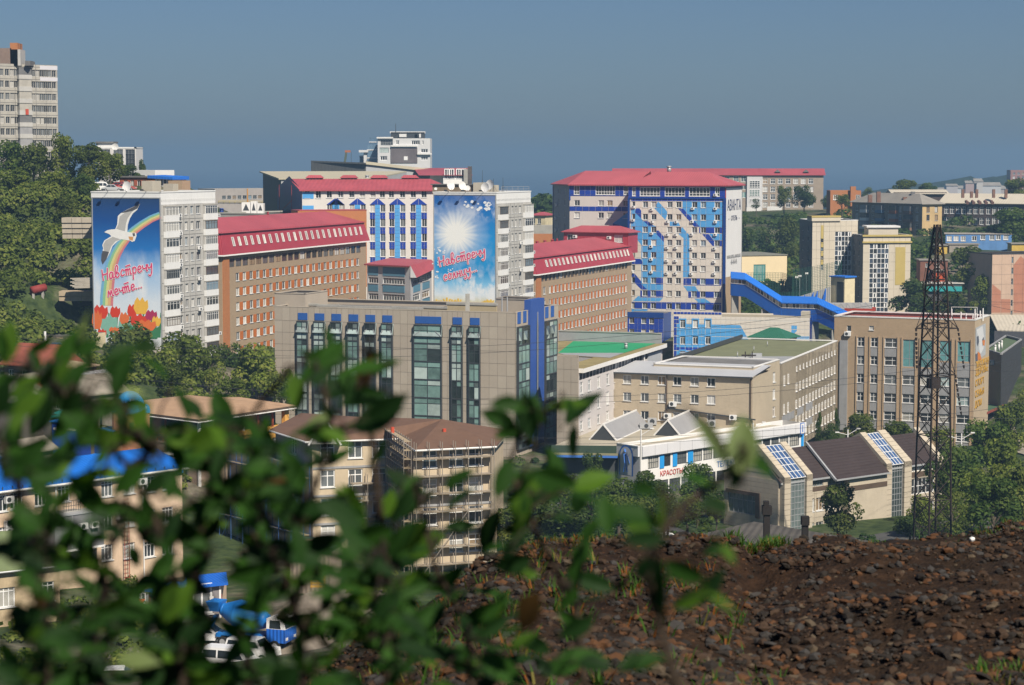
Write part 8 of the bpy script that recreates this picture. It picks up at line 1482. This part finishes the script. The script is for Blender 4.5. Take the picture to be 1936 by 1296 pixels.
# undergrowth of the hillside and far woods: one mass each
def mass(name,n,px0,px1,D0,D1,leafs,ls,rad,pal,lims=(),zoff=.4,seed=5):
 r=random.Random(seed);mb=MB();L=LEAFS[pal]
 for k in range(n):
  px=r.uniform(px0,px1);D=D0+(D1-D0)*r.random();x=(px-968)/FOC*D;z=ground(x,D);R=r.uniform(*rad);c=Vector((x,D,z+R*zoff));ytop=305+(CZ-(c.z+R))/D*FOC;t_=r.random()
  if any(a-R/D*FOC<px<b_+R/D*FOC and D<Dm+6 and ytop<ym for a,b_,Dm,ym in lims):continue
  for i in range(leafs):
   d=Vector((r.gauss(0,1),r.gauss(0,1),abs(r.gauss(.2,1)))).normalized();k_=t_+r.uniform(-.4,.4);leafquad(mb,c+Vector((d.x*R*1.15,d.y*R*1.15,d.z*R))*(.7+.35*r.random()),(d+Vector((r.gauss(0,.5),r.gauss(0,.5),.3))).normalized(),ls*r.uniform(.6,1.3),L[0 if k_<.4 else 1 if k_<.8 else 2],r)
 return tag(mb.build(name),kind='stuff')
mass('hillside_undergrowth',620,-60,176,340,468,85,.42,(1.0,2.4),1,[(118,176,400,458),(112,176,394,572),(56,92,394,556),(130,178,391,545),(84,142,356,655)])
lim=[(1160,1560,895,399),(1610,1785,795,428),(1780,1936,795,428),(1785,1915,697,482),(1738,1820,610,556),(1735,1795,640,525),(1400,1490,684,520),(1505,1727,640,640),(1870,1936,600,600),(1565,1600,586,620),(1765,1795,690,486),(1835,1862,640,536),(1370,1500,760,400)]
mass('far_woodland',640,1395,1990,575,890,70,.75,(1.6,3.6),0,lim,seed=6);mass('ridge_woodland',90,985,1050,745,830,110,1.0,(3,5),0,[(1003,1031,738,428)],.8,7)
mass('valley_undergrowth',420,930,1960,225,345,70,.3,(.6,1.5),0,[(930,1000,244,990),(1169,1520,366,925),(1371,1772,322,1012)],.3,8);mass('yard_weeds',340,-40,760,165,300,55,.26,(.35,1.0),1,[(-60,928,262,1075),(280,640,230,1185),(360,600,190,1262)],.3,9)
mass('slope_bushes',200,150,560,300,380,60,.4,(.8,1.8),1,[(172,407,385,700),(519,560,366,780)],.3,10)
# ---- street below the supermarket and the yard lane
def road(name,pts,w,m_):
 Q=[]
 for i in range(len(pts)-1):
  for k in range(12):f=k/12;px,D=pts[i][0]*(1-f)+pts[i+1][0]*f,pts[i][1]*(1-f)+pts[i+1][1]*f;Q.append(Vector(((px-968)/FOC*D,D)))
 mb=MB()
 for i in range(len(Q)-2):
  d0,d1=(Q[i+1]-Q[i]).normalized(),(Q[i+2]-Q[i+1]).normalized();n0,n1=Vector((-d0.y,d0.x)),Vector((-d1.y,d1.x))
  for k in range(4):g=lambda q,nn,s_:Vector((*(q+nn*w*(s_/4-.5)),ground(*(q+nn*w*(s_/4-.5)))+.22));mb.poly([g(Q[i],n0,k),g(Q[i+1],n1,k),g(Q[i+1],n1,k+1),g(Q[i],n0,k+1)][::-1],m_)
 return tag(mb.build(name),kind='structure')
road('street',[(1000,322),(1120,318),(1215,306),(1300,292),(1380,281),(1500,280),(1700,292),(1990,300)],8,ASPH);road('yard_lane',[(200,172),(380,182),(520,188),(640,205),(720,222)],9,M_('dusty_yard',(.24,.20,.15),.95,.2,.3));road('path',[(1990,372),(1925,400),(1890,430)],5,M_('pale_path',(.30,.26,.2),.95,.15,.4))
# ---- lattice pylon
pc=at(1772,425,270);zt=pc.z;zb=ground(pc.x,270)-.5;t=thing('lattice_pylon',(pc.x,270,zb),'tall rusty lattice pylon standing before the tan brick block','pylon');SR=STEELDK
def hw(z):y=305+(CZ-z)/270*FOC;pts=[(425,5),(540,19),(624,23.5),(709,27),(860,30.5),(1100,35)];k=max(i for i in range(5)if pts[i][0]<=y+1e-3)if y>425 else 0;f=min(1,max(0,(y-pts[k][0])/(pts[k+1][0]-pts[k][0])));return(pts[k][1]*(1-f)+pts[k+1][1]*f)*270/FOC/.96
def cor(z,i):a=pi/4+.42+i*pi/2;return Vector((pc.x+hw(z)*1.02*cos(a),270+hw(z)*1.02*sin(a),z))
lev=[zb];
while lev[-1]<zt-1.2:lev.append(lev[-1]+max(1.3,hw(lev[-1])*1.25))
lev[-1]=zt
for i in range(4):
 mb=MB()
 for k in range(len(lev)-1):mb.tube(cor(lev[k],i),cor(lev[k+1],i),.13,.13,SR,4)
 mb.build('leg',t)
 for k in range(len(lev)-1):
  mb=MB();mb.tube(cor(lev[k],i),cor(lev[k+1],(i+1)%4),.06,.06,SR,4);mb.tube(cor(lev[k],(i+1)%4),cor(lev[k+1],i),.06,.06,SR,4)
  if k%3==0:mb.tube(cor(lev[k],i),cor(lev[k],(i+1)%4),.06,.06,SR,4)
  mb.build('brace',t)
arms=[]
for y,x0,x1 in((539,1745,1800),(621,1732,1811),(709,1737,1806)):
 z=50-(y-305)/FOC*270;L_,R_=at(x0,y,270),at(x1,y,270)
 for e,s_ in((L_,-1),(R_,1)):
  mb=MB();ins=[cor(z,i)for i in range(4)];ins=sorted(ins,key=lambda q:q.x*s_)[-2:]
  for q in ins:mb.tube(q,e,.07,.07,SR,4);mb.tube(q+Vector((0,0,2.2)),e,.06,.06,SR,4)
  for f in(.35,.7):mb.tube(ins[0].lerp(e,f),ins[1].lerp(e,f),.05,.05,SR,4);mb.tube(ins[0].lerp(e,f),(ins[0]+Vector((0,0,2.2))).lerp(e,f),.05,.05,SR,4)
  mb.build('crossarm',t);b0=e+Vector((.35*s_+.5,-.2,-5.2 if y>600 else-1.5));mb=MB()
  for k in range(9):p,q=e.lerp(b0,k/9),e.lerp(b0,(k+.7)/9);mb.tube(p,q,.16,.10,SR,6)
  mb.build('insulator',t);arms.append((b0,s_))
mb=MB();q=at(1765,734,269);mb.tube(q,q+Vector((0,0,1.2)),.9,.9,SR,10);mb.build('nest',t)
def wire(a,c,sag,label,r=.022):
 mb=MB();pts=[a.lerp(c,k/24)-Vector((0,0,sag*4*(k/24)*(1-k/24)))for k in range(25)];mb.chain(pts,[r]*25,DFRAME,4);o=mb.build('power_line');return tag(o,label,'cable','power lines of the lattice pylon')
yl=[(618,'topmost'),(634,'second'),(650,'third'),(664,'fourth'),(682,'fifth'),(700,'lowest')]
for(b0,s_),(y,w_)in zip(arms,yl):
 wire(at(-160,y,300),b0,4.5+(y-600)*.02,w_+' thin power line hanging across the tan office front');wire(b0,at(2080,560+(y-618)*2.6,330),.8,w_+' thin power line leaving the pylon past the lettered wall')
for px,yt,D,lb in((1603,812,345,'white twin armed street lamp behind the dark hall roof'),(1818,820,330,'white twin armed street lamp right of the pylon'),(1212,812,333,'white pole at the supermarket corner'),(1424,800,345,'thin white lamp post rising by the long supermarket wall')):
 p=at(px,yt,D);g0=ground(p.x,D);t=thing('street_lamp',(p.x,D,g0),lb,'street lamp','street lamps');mb=MB();mb.tube((p.x,D,g0),p,.16,.1,WHITE,7);mb.build('pole',t)
 for s_ in(-1,1)if 'twin' in lb else(1,):mb=MB();e=p+Vector((s_*1.7,0,.1 if s_>0 else-.5));mb.tube(p-Vector((0,0,.9)),e,.05,.05,WHITE,5);mb.build('arm',t);mb=MB();mb.box(e.x-.3,e.x+.3,D-.12,D+.12,e.z-.06,e.z+.1,WHITE);mb.build('lamp_head',t)
# ---- vehicles
RUB=M_('tyre_rubber',(.02,.02,.02),.9);CARGL=glass('car_glass',(.02,.025,.03),.05)
def wheel(t,M,x,y,r,w=.24):
 mb=MB();mb.tube(M@Vector((x,y-w/2,r)),M@Vector((x,y+w/2,r)),r,r,RUB,14);o=mb.build('wheel',t);mb=MB();mb.tube(M@Vector((x,y-w/2-.015,r)),M@Vector((x,y+w/2+.015,r)),r*.55,r*.55,METAL,10);sub(mb.build('rim'),o)
def car(p,rz,L,Wd,H,paint,label,prof,glz,name='parked_car',cat='car',g0=None):
 """prof: side outline (fractions of L and H); glz: side-glass outlines"""
 z=ground(p.x,p.y)+.02 if g0 is None else g0;M=Matrix.Translation((p.x,p.y,z))@Matrix.Rotation(rz,4,'Z');t=thing(name,(p.x,p.y,z),label,cat);m_=M_('paint_'+paint[0],paint[1],.3,.04,.8,spec=.6);n=len(prof);mb=MB()
 ins=lambda y_:Wd/2*(1-.16*max(0,(y_-.55))/.45);A=[M@Vector((x*L-L/2,-ins(y),y*H))for x,y in prof];B=[M@Vector((x*L-L/2,ins(y),y*H))for x,y in prof];mb.poly(A,m_);mb.poly(B[::-1],m_)
 for i in range(n):j=(i+1)%n;mb.poly([A[j],A[i],B[i],B[j]],m_)
 mb.build('body',t)
 for g_ in glz:
  for s_ in(-1,1):mb=MB();q=[M@Vector((x*L-L/2,s_*(ins(y)+.012),y*H))for x,y in g_];mb.poly(q if s_<0 else q[::-1],CARGL);mb.build('window',t)
 for i in range(n):
  (x0,y0),(x1,y1)=prof[i],prof[(i+1)%n]
  if min(y0,y1)>.52 and abs(y1-y0)>.12:f=lambda k,s_:M@Vector(((x0+(x1-x0)*k)*L-L/2+(.02 if y0>y1 else-.02),s_*(ins(y0+(y1-y0)*k)-.1),(y0+(y1-y0)*k)*H+.012));mb=MB();mb.poly([f(.1,-1),f(.9,-1),f(.9,1),f(.1,1)],CARGL);mb.build('windscreen',t)
 r=H*.21 if H<1.8 else .36
 for x in(.19,.8):
  for s_ in(-1,1):wheel(t,M,x*L-L/2,s_*(Wd/2-.1),r)
 for s_ in(-1,1):mb=MB();mb.box(L/2-.06,L/2+.015,s_*Wd*.34-.14,s_*Wd*.34+.14,H*.40,H*.5,WFRAME,M);mb.build('headlight',t);mb=MB();mb.box(-L/2-.015,-L/2+.05,s_*Wd*.4-.08,s_*Wd*.4+.08,H*.42,H*.6,flat('tail_red',(.4,.02,.02)));mb.build('tail_light',t)if 0 else None
 return t,M,z
SED=[(0,.2),(.02,.55),(.15,.62),(.28,.98),(.58,1),(.74,.64),(.97,.52),(1,.2)];SEDG=[[(.2,.64),(.3,.92),(.43,.93),(.43,.64)],[(.45,.64),(.45,.93),(.57,.92),(.68,.64)]]
VAN=[(0,.16),(0,.6),(.04,.97),(.72,1),(.86,.62),(.98,.5),(1,.16)];VANG=[[(.05,.6),(.06,.88),(.3,.89),(.3,.6)],[(.33,.6),(.33,.89),(.56,.89),(.56,.6)],[(.59,.6),(.59,.89),(.71,.88),(.8,.6)]]
SUV=[(0,.2),(0,.6),(.05,.97),(.66,1),(.76,.66),(.98,.58),(1,.2)];SUVG=[[(.05,.64),(.08,.9),(.28,.91),(.28,.64)],[(.31,.64),(.31,.91),(.48,.91),(.48,.64)],[(.51,.64),(.51,.91),(.65,.9),(.73,.64)]]
WP=('white',(.75,.75,.74))
car(at(438,1262,178),-.35,5.0,1.8,2.2,WP,'white minivan parked nearest in the yard below the cement lorry',VAN,VANG,'parked_van','van');car(at(478,1240,183),-.4,4.6,1.8,1.9,WP,'white off-road wagon between the minivan and the cement lorry',SUV,SUVG)
t,M,z=car(at(392,1217,190),-.2,4.6,1.8,1.5,WP,'white car carrying two blue domed lids on its roof',SED,SEDG)
for x in(-.6,.5):mb=MB();mb.tube(M@Vector((x-.3,0,1.45)),M@Vector((x-.3,0,1.6)),.38,.36,BRR,12);mb.tube(M@Vector((x-.3,0,1.6)),M@Vector((x-.3,0,1.85)),.36,.12,BRR,12);mb.build('domed_lid',t)
car(at(225,1300,168),.1,4.6,1.75,1.5,WP,'white car roof showing at the lower edge of the yard',SED,SEDG)
for px,py,D,rz,pt,lb,pr,gl_ in((192,347,466,.1,WP,'white van parked on the hill under the trees',VAN,VANG),(222,346,468,3.1,('dark_red',(.25,.02,.02)),'dark red car parked on the hill beside the rust red shop',SED,SEDG),(212,348,465,.2,('silver',(.4,.41,.42)),'silver car parked between the white van and the dark red car',SED,SEDG),(238,347,466,0,('pale_red',(.45,.12,.1)),'faded red car parked before the rust red shop',SED,SEDG),(110,660,352,.2,('navy',(.03,.05,.10)),'dark blue car parked above the red roofed cottage',SED,SEDG),(150,672,345,.1,('grey',(.15,.16,.17)),'grey car parked by the dark garages',SED,SEDG),(1895,962,268,.4,WP,'white car half hidden by the right hand trees',SED,SEDG),(1262,968,292,.5,WP,'white car parked below the supermarket windows',SED,SEDG),(1288,978,288,.5,('silver',(.4,.41,.42)),'silver car in the street before the stone hall gable',SED,SEDG),(1228,958,297,.5,('black',(.02,.02,.022)),'black car parked under the red shop lettering',SED,SEDG),(1340,985,284,.3,('dark_red',(.25,.02,.02)),'dark red car beside the gable of the stone hall',SED,SEDG),(1140,925,318,.6,WP,'white van unloading by the supermarket canopy',VAN,VANG)):car(at(px,py,D),rz,4.5,1.75,1.5 if pr is SED else 2.0,pt,lb,pr,gl_)
# cement lorry: drum on an inclined axis, chute, cab and eight wheels
p=at(478,1224,188);z=ground(p.x,p.y);rz=-.35;M=Matrix.Translation((p.x,p.y,z))@Matrix.Rotation(rz,4,'Z');t=thing('cement_mixer_lorry',(p.x,p.y,z),'cement mixer lorry with a bright blue drum parked by the kiosk','lorry');DB=M_('mixer_blue',(.015,.17,.52),.45,.18,.7,.1);mb=MB();ax=lambda f:M@Vector((-3.0+4.5*f,0,3.15-.75*f));st=[(0,.5),(.06,.62),(.35,1.25),(.62,1.25),(.85,.95),(1,.6)]
for i in range(5):mb.tube(ax(st[i][0]),ax(st[i+1][0]),st[i][1],st[i+1][1],DB,20,i in(0,4))
mb.build('drum',t,True);mb=MB();mb.box(-3.4,3.6,-.45,.45,.75,1.1,DB,M);mb.box(-2.6,1.4,-1.15,1.15,1.1,1.25,DB,M);mb.build('chassis',t)
mb=MB();mb.box(1.9,3.7,-1.15,1.15,.8,2.0,BRB,M);mb.hexa([M@Vector(q)for q in((1.9,-1.15,2.0),(3.7,-1.15,2.0),(3.7,1.15,2.0),(1.9,1.15,2.0))],[M@Vector(q)for q in((1.9,-1.05,2.9),(3.4,-1.05,2.9),(3.4,1.05,2.9),(1.9,1.05,2.9))],WHITE);mb.build('cab',t);mb=MB();mb.poly([M@Vector(q)for q in((3.71,-1.0,2.05),(3.71,1.0,2.05),(3.45,.9,2.8),(3.45,-.9,2.8))],CARGL);mb.build('windscreen',t)
for s_ in(-1,1):mb=MB();q=[M@Vector(k)for k in((2.2,s_*1.16,2.05),(3.3,s_*1.16,2.05),(3.2,s_*1.08,2.75),(2.2,s_*1.08,2.75))];mb.poly(q if s_<0 else q[::-1],CARGL);mb.build('window',t);mb=MB();mb.box(3.68,3.74,s_*.8-.2,s_*.8+.2,1.0,1.25,WFRAME,M);mb.build('headlight',t)
mb=MB();mb.hexa([M@Vector(q)for q in((-3.9,-.5,3.0),(-3.1,-.5,3.0),(-3.1,.5,3.0),(-3.9,.5,3.0))],[M@Vector(q)for q in((-4.2,-.8,3.9),(-2.9,-.8,3.9),(-2.9,.8,3.9),(-4.2,.8,3.9))],DB);mb.build('hopper',t);mb=MB();mb.hexa([M@Vector(q)for q in((-4.6,-.3,1.0),(-4.3,-.3,1.0),(-4.3,.3,1.0),(-4.6,.3,1.0))],[M@Vector(q)for q in((-3.7,-.3,2.6),(-3.4,-.3,2.6),(-3.4,.3,2.6),(-3.7,.3,2.6))],DB);mb.build('chute',t)
for x in(-2.4,-1.2,1.3,2.7):
 for s_ in(-1,1):wheel(t,M,x,s_*1.0,.5,.35)
# ================================================================ FOREGROUND
CREST=[(300,1600),(540,1340),(640,1250),(740,1175),(830,1118),(920,1070),(1010,1030),(1120,1012),(1230,1003),(1300,1012),(1380,1030),(1420,1058),(1480,1040),(1560,1022),(1640,1016),(1760,1015),(1850,1013),(1960,1012),(2150,1005)]
def crest(px):
 k=max(i for i in range(len(CREST)-1)if CREST[i][0]<=px);a,c=CREST[k],CREST[k+1];f=(px-a[0])/(c[0]-a[0]);return a[1]*(1-f)+c[1]*f
def mound_pt(px,s):y0=crest(px);Dc=9.5+4.5*min(1,max(0,(px-400)/1100));y=y0+(1620-y0)*s;D=1/((1-s)/Dc+s/4.6);p=at(px,y,D);return p
def bump(p):return .16*noise.noise(p*.9)+.07*noise.noise(p*2.6)+.03*noise.noise(p*7)
v=[];f=[];n=110;S=[-.5,-.3,-.15,-.06]+[i/60 for i in range(61)]
for s in S:
 for i in range(n):
  px=300+1850*i/(n-1);p=mound_pt(px,max(0,s));
  if s<0:p+=Vector((p.x/14,1,0)).normalized()*(-s*9)+Vector((0,0,-(-s)**1.5*14))
  p.z+=bump(p)*(1 if s>.03 else .55);v.append(tuple(p))
for j in range(len(S)-1):
 for i in range(n-1):a=j*n+i;f.append((a,a+n,a+n+1,a+1))
me=bpy.data.meshes.new('gravel_slope');me.from_pydata(v,[],f);me.polygons.foreach_set('use_smooth',[True]*len(f));m,nn,b_=newmat('dark_soil');g_=nd(nn,'ShaderNodeNewGeometry');P_=g_.outputs['Position'];a1=noisef(nn,P_,.5,4);a2=noisef(nn,P_,9,4,.7)
col=mix(nn,ramp(nn,a1,[(.42,(0,0,0)),(.6,(1,1,1))]),ramp(nn,a2,[(.3,(.010,.0065,.0045)),(.7,(.037,.023,.014))]),ramp(nn,a2,[(.3,(.012,.007,.0045)),(.7,(.042,.022,.012))]));nn.links.new(col,b_.inputs['Base Color']);b_.inputs['Roughness'].default_value=.95;b_.inputs['Specular IOR Level'].default_value=.15
bp=nd(nn,'ShaderNodeBump');bp.inputs['Strength'].default_value=1;bp.inputs['Distance'].default_value=.06;nn.links.new(a2,bp.inputs['Height']);nn.links.new(bp.outputs[0],b_.inputs['Normal']);me.materials.append(m);o=bpy.data.objects.new('gravel_slope',me);COL.objects.link(o);tag(o,kind='structure')
# stones: one uncountable layer
SM=[M_('stone_dark',(.019,.015,.012),.9,.3,9),M_('stone_brown',(.042,.025,.015),.9,.3,9),M_('stone_rust',(.075,.033,.013),.9,.3,9),M_('stone_grey',(.036,.033,.031),.9,.25,9),M_('stone_tan',(.075,.055,.035),.85,.2,9)]
r=random.Random(3);mb=MB();mis=[mb.mi(q)for q in SM];G=(1+5**.5)/2;IV=[Vector(q).normalized()for q in((-1,G,0),(1,G,0),(-1,-G,0),(1,-G,0),(0,-1,G),(0,1,G),(0,-1,-G),(0,1,-G),(G,0,-1),(G,0,1),(-G,0,-1),(-G,0,1))];IF=((0,11,5),(0,5,1),(0,1,7),(0,7,10),(0,10,11),(1,5,9),(5,11,4),(11,10,2),(10,7,6),(7,1,8),(3,9,4),(3,4,2),(3,2,6),(3,6,8),(3,8,9),(4,9,5),(2,4,11),(6,2,10),(8,6,7),(9,8,1))
for k in range(26000):
 px=r.uniform(500,1990);s=r.random()**1.6*.62;p=mound_pt(px,s);p.z+=bump(p);sz=.007+.026*r.random()**3.4;
 if px<1150 and r.random()<.3:continue
 q=Vector((r.uniform(.7,1.4),r.uniform(.6,1.2),r.uniform(.4,.8)))*sz;R=Matrix.Rotation(r.random()*6.3,3,'Z')@Matrix.Rotation(r.uniform(-.6,.6),3,'X');i=len(mb.v);c=p+Vector((0,0,q.z*.3))
 for w in IV:w=w*r.uniform(.75,1.15);mb.v.append(tuple(c+R@Vector((w.x*q.x,w.y*q.y,w.z*q.z))))
 mb.f+=[tuple(i+e for e in t_)for t_ in IF];mb.m+=[mis[r.choices(range(5),(.28,.36,.2,.1,.06))[0]]]*20
tag(mb.build('gravel'),kind='stuff')
p=mound_pt(1838,.015);p.z+=bump(p)+.05;t=thing('white_stone',tuple(p),'small white stone lying on the crest of the dark gravel','stone');mb=MB();mb.v=[tuple(p+Vector((w.x*.02,w.y*.018,w.z*.018)))for w in IV];mb.f=list(IF);mb.m=[mb.mi(WHITE)]*20;mb.build('stone',t)
# grass and weeds on the mound
GR=[leafmat('blade_green',(.035,.085,.012),.3,.35,3),leafmat('blade_yellow',(.13,.12,.025),.3,.3,3),leafmat('blade_rust',(.16,.06,.012),.25,.35,3)]
def blades(name,zones,seed):
 r=random.Random(seed);mb=MB()
 for(px0,px1,s0,s1,nb,h_,w)in zones:
  for k in range(nb):
   p=mound_pt(r.uniform(px0,px1),r.uniform(s0,s1));p.z+=bump(p)
   for q in range(r.randint(4,8)):
    a=r.random()*6.28;H=h_*r.uniform(.5,1.2);d=Vector((cos(a),sin(a),0));e=Vector((-d.y,d.x,0))*H*.055;c=p+d*r.random()*.04;mb.poly([c-e,c+e,c+d*H*.3+Vector((0,0,H*.6))+e*.8,c+d*H*.3+Vector((0,0,H*.6))-e*.8],GR[r.choices((0,1,2),w)[0]]);mb.poly([c+d*H*.3+Vector((0,0,H*.6))-e*.8,c+d*H*.3+Vector((0,0,H*.6))+e*.8,c+d*H*.62+Vector((0,0,H*.9))],GR[0])
 return tag(mb.build(name),kind='stuff')
blades('grass',[(1370,1500,0,.03,80,.075,(6,2,1)),(1840,1990,.35,.6,40,.06,(5,2,1)),(1160,1420,.05,.3,50,.07,(4,1,3)),(620,1150,.02,.6,150,.08,(5,2,2)),(1560,1980,0,.012,40,.05,(5,2,1)),(1000,1380,0,.05,110,.05,(2,3,6)),(1200,1500,.3,.6,25,.05,(5,1,1))],4)
# dark shed roof just behind the crest, with two chimney cowls
A,B=at(1345,1030,140),at(1580,1046,133);w9=Wall(A,B,A.z-3,A.z);t=thing('slope_shed',(A.x,A.y,A.z-4),'dark corrugated shed roof with two square cowls just beyond the gravel crest','shed');n3=-w9.n.to_3d();mb=MB();e=[w9.p(-2,A.z),w9.p(w9.L,A.z),w9.p(w9.L,A.z)+n3*7+Vector((0,0,0)),w9.p(-2,A.z)+n3*7+Vector((0,0,.2))];mb.hexa(e,[q+Vector((0,0,.25))for q in e],M_('dark_wavy_roof',(.085,.078,.07),.9,.2,.5,.2,kind='rib',pitch=.5));mb.build('roof',t);mb=MB();wall_mesh(mb,Wall(w9.A+w9.n*-.3,w9.B+w9.n*-.3,A.z-4,A.z),WD1);mb.build('wall',t)
for x0,x1,y0,y1 in((1441,1459,957,992),(1515,1530,977,1008)):p,q=at(x0,y1,137),at(x1,y0,137);c=(p+q)/2;mb=MB();mb.box(c.x-.2,c.x+.2,136.9,137.3,p.z-1,q.z-.35,M_('soot_black',(.02,.017,.016),.9));mb.box(p.x,q.x,136.8,137.4,q.z-.55,q.z,M_('soot_black',(.02,.017,.016)));mb.box(c.x-.2,c.x+.12,136.85,137.35,q.z,q.z+.3,M_('soot_black',(.02,.017,.016)))if x0<1500 else None;mb.build('cowl',t)
# ---- leafy shrubs right in front of the lens
LM=[leafmat('fg_leaf_green',(.020,.064,.010),.34,.35,12,.6),leafmat('fg_leaf_bright',(.058,.13,.014),.4,.3,12,.6),leafmat('fg_leaf_dark',(.009,.031,.007),.28,.35,12,.6),leafmat('fg_leaf_brown',(.06,.035,.012),.25,.35,12,.5),leafmat('fg_leaf_pale',(.16,.22,.08),.4,.2,12,.5)];TW=M_('twig_bark',(.03,.02,.012),.85,.2,20)
def leaf_mesh(m_,seed):
 r=random.Random(seed);mb=MB();prof=[(0,.03),(.12,.14),(.3,.235),(.5,.245),(.72,.165),(.9,.05),(1,0.004)];cu=r.uniform(.05,.22);fo=r.uniform(.1,.35)
 P=[[(x,w*s_*(1+.06*sin(9*x+seed)),-cu*x*x+abs(s_)*w*fo)for s_ in(-1,-.5,0,.5,1)]for x,w in prof]
 for k in range(6):
  for j in range(4):mb.poly([P[k][j],P[k+1][j],P[k+1][j+1],P[k][j+1]],m_)
 mb.tube((-.22,0,.02),(0,0,0),.012,.014,TW,4);return mb.mesh('leaf',True)
LV=[[leaf_mesh(q,i*3+k)for k in range(3)]for i,q in enumerate(LM)]
ST_=[([(728,1420),(735,1100),(718,960),(700,800),(688,700),(700,640)],1.8,'tall leafy shoot rising before the middle of the tan office'),([(345,1420),(345,1150),(300,1000),(240,880),(150,770),(60,700)],1.65,'arching shrub stem leaning over the blue domed turret'),([(350,1420),(365,1120),(385,960),(430,850),(500,750),(560,690)],1.75,'leafy stem in front of the verandah house'),([(1120,1420),(1090,1150),(1010,1000),(960,880),(995,800),(1060,765)],1.9,'leafy shoot crossing the corner of the tan office'),([(90,1420),(85,1150),(55,1000),(15,860),(-30,780)],1.5,'dense shrub over the peach building by the photo edge'),([(905,1420),(880,1180),(825,1080),(800,980),(765,870)],1.95,'leafy stem in front of the scaffolded house'),([(565,1420),(570,1200),(540,1100),(565,1000),(605,900),(625,790),(600,690)],1.7,'upright shrub stem left of the scaffolding'),([(1290,1330),(1240,1160),(1215,1060),(1290,960),(1370,900),(1410,850)],1.35,'thin twig with pale leaves over the supermarket roof'),([(200,1420),(180,1200),(205,1050),(235,950),(280,850)],1.6,'dark shrub stem before the grey box bay'),([(460,1420),(470,1220),(500,1120),(480,1000),(470,900)],1.75,'low bushy stem above the cement lorry')]
plants=[]
for pts,D,lb in ST_:
 base=at(pts[0][0],pts[0][1],D);t=thing('leafy_shrub',tuple(base),lb,'shrub','leafy shrubs in front of the camera');P=[at(x,y,D+.05*sin(i*2.1))for i,(x,y)in enumerate(pts)]
 F=[];
 for i in range(len(P)-1):F+=[P[i].lerp(P[i+1],k/5)for k in range(5)]
 F.append(P[-1]);mb=MB();mb.chain(F,[.0029*(1-.7*i/len(F))+.0007 for i in range(len(F))],TW,6);mb.build('stem',t,True)
 scr=[(pts[i][0]+(pts[i+1][0]-pts[i][0])*k/8,pts[i][1]+(pts[i+1][1]-pts[i][1])*k/8,P[i].lerp(P[i+1],k/8))for i in range(len(pts)-1)for k in range(8)]+[(pts[-1][0],pts[-1][1],P[-1])];plants.append([t,D,scr,0])
ZN=[(0,330,650,920,70),(330,560,745,1000,38),(580,740,625,900,34),(400,800,900,1296,168),(0,400,960,1296,165),(0,560,760,960,34),(800,1130,900,1296,62),(0,900,1130,1310,70),(930,1110,745,870,13),(1040,1380,890,1180,20),(0,120,640,760,8)]
r=random.Random(12);jobs=[(r.uniform(a,c),r.uniform(d,e),None,None,None)for a,c,d,e,k in ZN for _ in range(k)]
jobs+=[(1352,842,135,-.9,4),(1404,838,118,1.55,4),(1440,880,75,-.6,0),(1392,900,70,-2.0,2),(1250,985,110,-1.5,1),(1190,975,120,2.9,0),(1245,1115,130,-1.6,2),(1340,1035,95,-2.2,2),(1050,890,95,-1.2,0),(690,712,85,-1.9,3),(618,672,80,.3,0),(730,690,60,.5,0),(560,745,80,-1.4,1),(940,790,75,2.8,0),(1075,765,85,.2,1),(1010,770,70,1.6,0),(1215,1250,100,.4,0),(160,620,70,1.5,4)]
for px,py,sz,an,mi_ in jobs:
 if sz is None and 335<px<560 and 1085<py<1265 and r.random()<.3:continue
 best=min(((pl,q)for pl in plants for q in pl[2]),key=lambda k:(k[1][0]-px)**2+(k[1][1]-py)**2+(0 if k[0][3]<90 else 90000));pl,q=best
 if sz is None and(q[0]-px)**2+(q[1]-py)**2>190**2 and r.random()<.7:px=q[0]+(px-q[0])*.5;py=q[1]+(py-q[1])*.5
 D=pl[1]+r.uniform(-.22,.28)if sz is None else pl[1];c=at(px,py,D);ang=an if an is not None else atan2(q[1]-py,px-q[0])+r.uniform(-.9,.9);L_=(sz or r.uniform(42,104))/FOC*D
 mi2=mi_ if mi_ is not None else r.choices(range(5),(.47,.14,.37,.015,.005))[0];fx=Vector((cos(ang),r.uniform(-.35,.35),sin(ang))).normalized();nrm=Vector((r.gauss(0,.6),-1+r.uniform(-.1,.9),r.gauss(.5,.55)));nrm=(nrm-fx*nrm.dot(fx)).normalized();fy=nrm.cross(fx);s_=c-fx*L_*.5
 M=Matrix(((fx.x,fy.x,nrm.x,s_.x),(fx.y,fy.y,nrm.y,s_.y),(fx.z,fy.z,nrm.z,s_.z),(0,0,0,1)))@Matrix.Diagonal((L_,L_*r.uniform(.85,1.15),L_,1));inst('leaf',r.choice(LV[mi2]),M,pl[0]);pl[3]+=1
 mb=MB();e=s_-fx*L_*.2;mid=q[2].lerp(e,.55)+Vector((0,0,.006));mb.chain([q[2],mid,e],[.0014,.0011,.0008],TW,4);mb.build('twig',pl[0])
# ---- air
mb=MB();mb.box(-6000,6000,-60,14300,-14,112,WHITE);o=mb.build('haze');o.data.materials.clear();m=bpy.data.materials.new('haze_air');m.use_nodes=True;nn=m.node_tree;nn.nodes.clear();vo=nn.nodes.new('ShaderNodeOutputMaterial');pv=nn.nodes.new('ShaderNodeVolumePrincipled');pv.inputs['Color'].default_value=(.32,.53,.77,1);pv.inputs['Density'].default_value=.00026;pv.inputs['Anisotropy'].default_value=.1;nn.links.new(pv.outputs[0],vo.inputs['Volume']);o.data.materials.append(m);tag(o,kind='stuff')
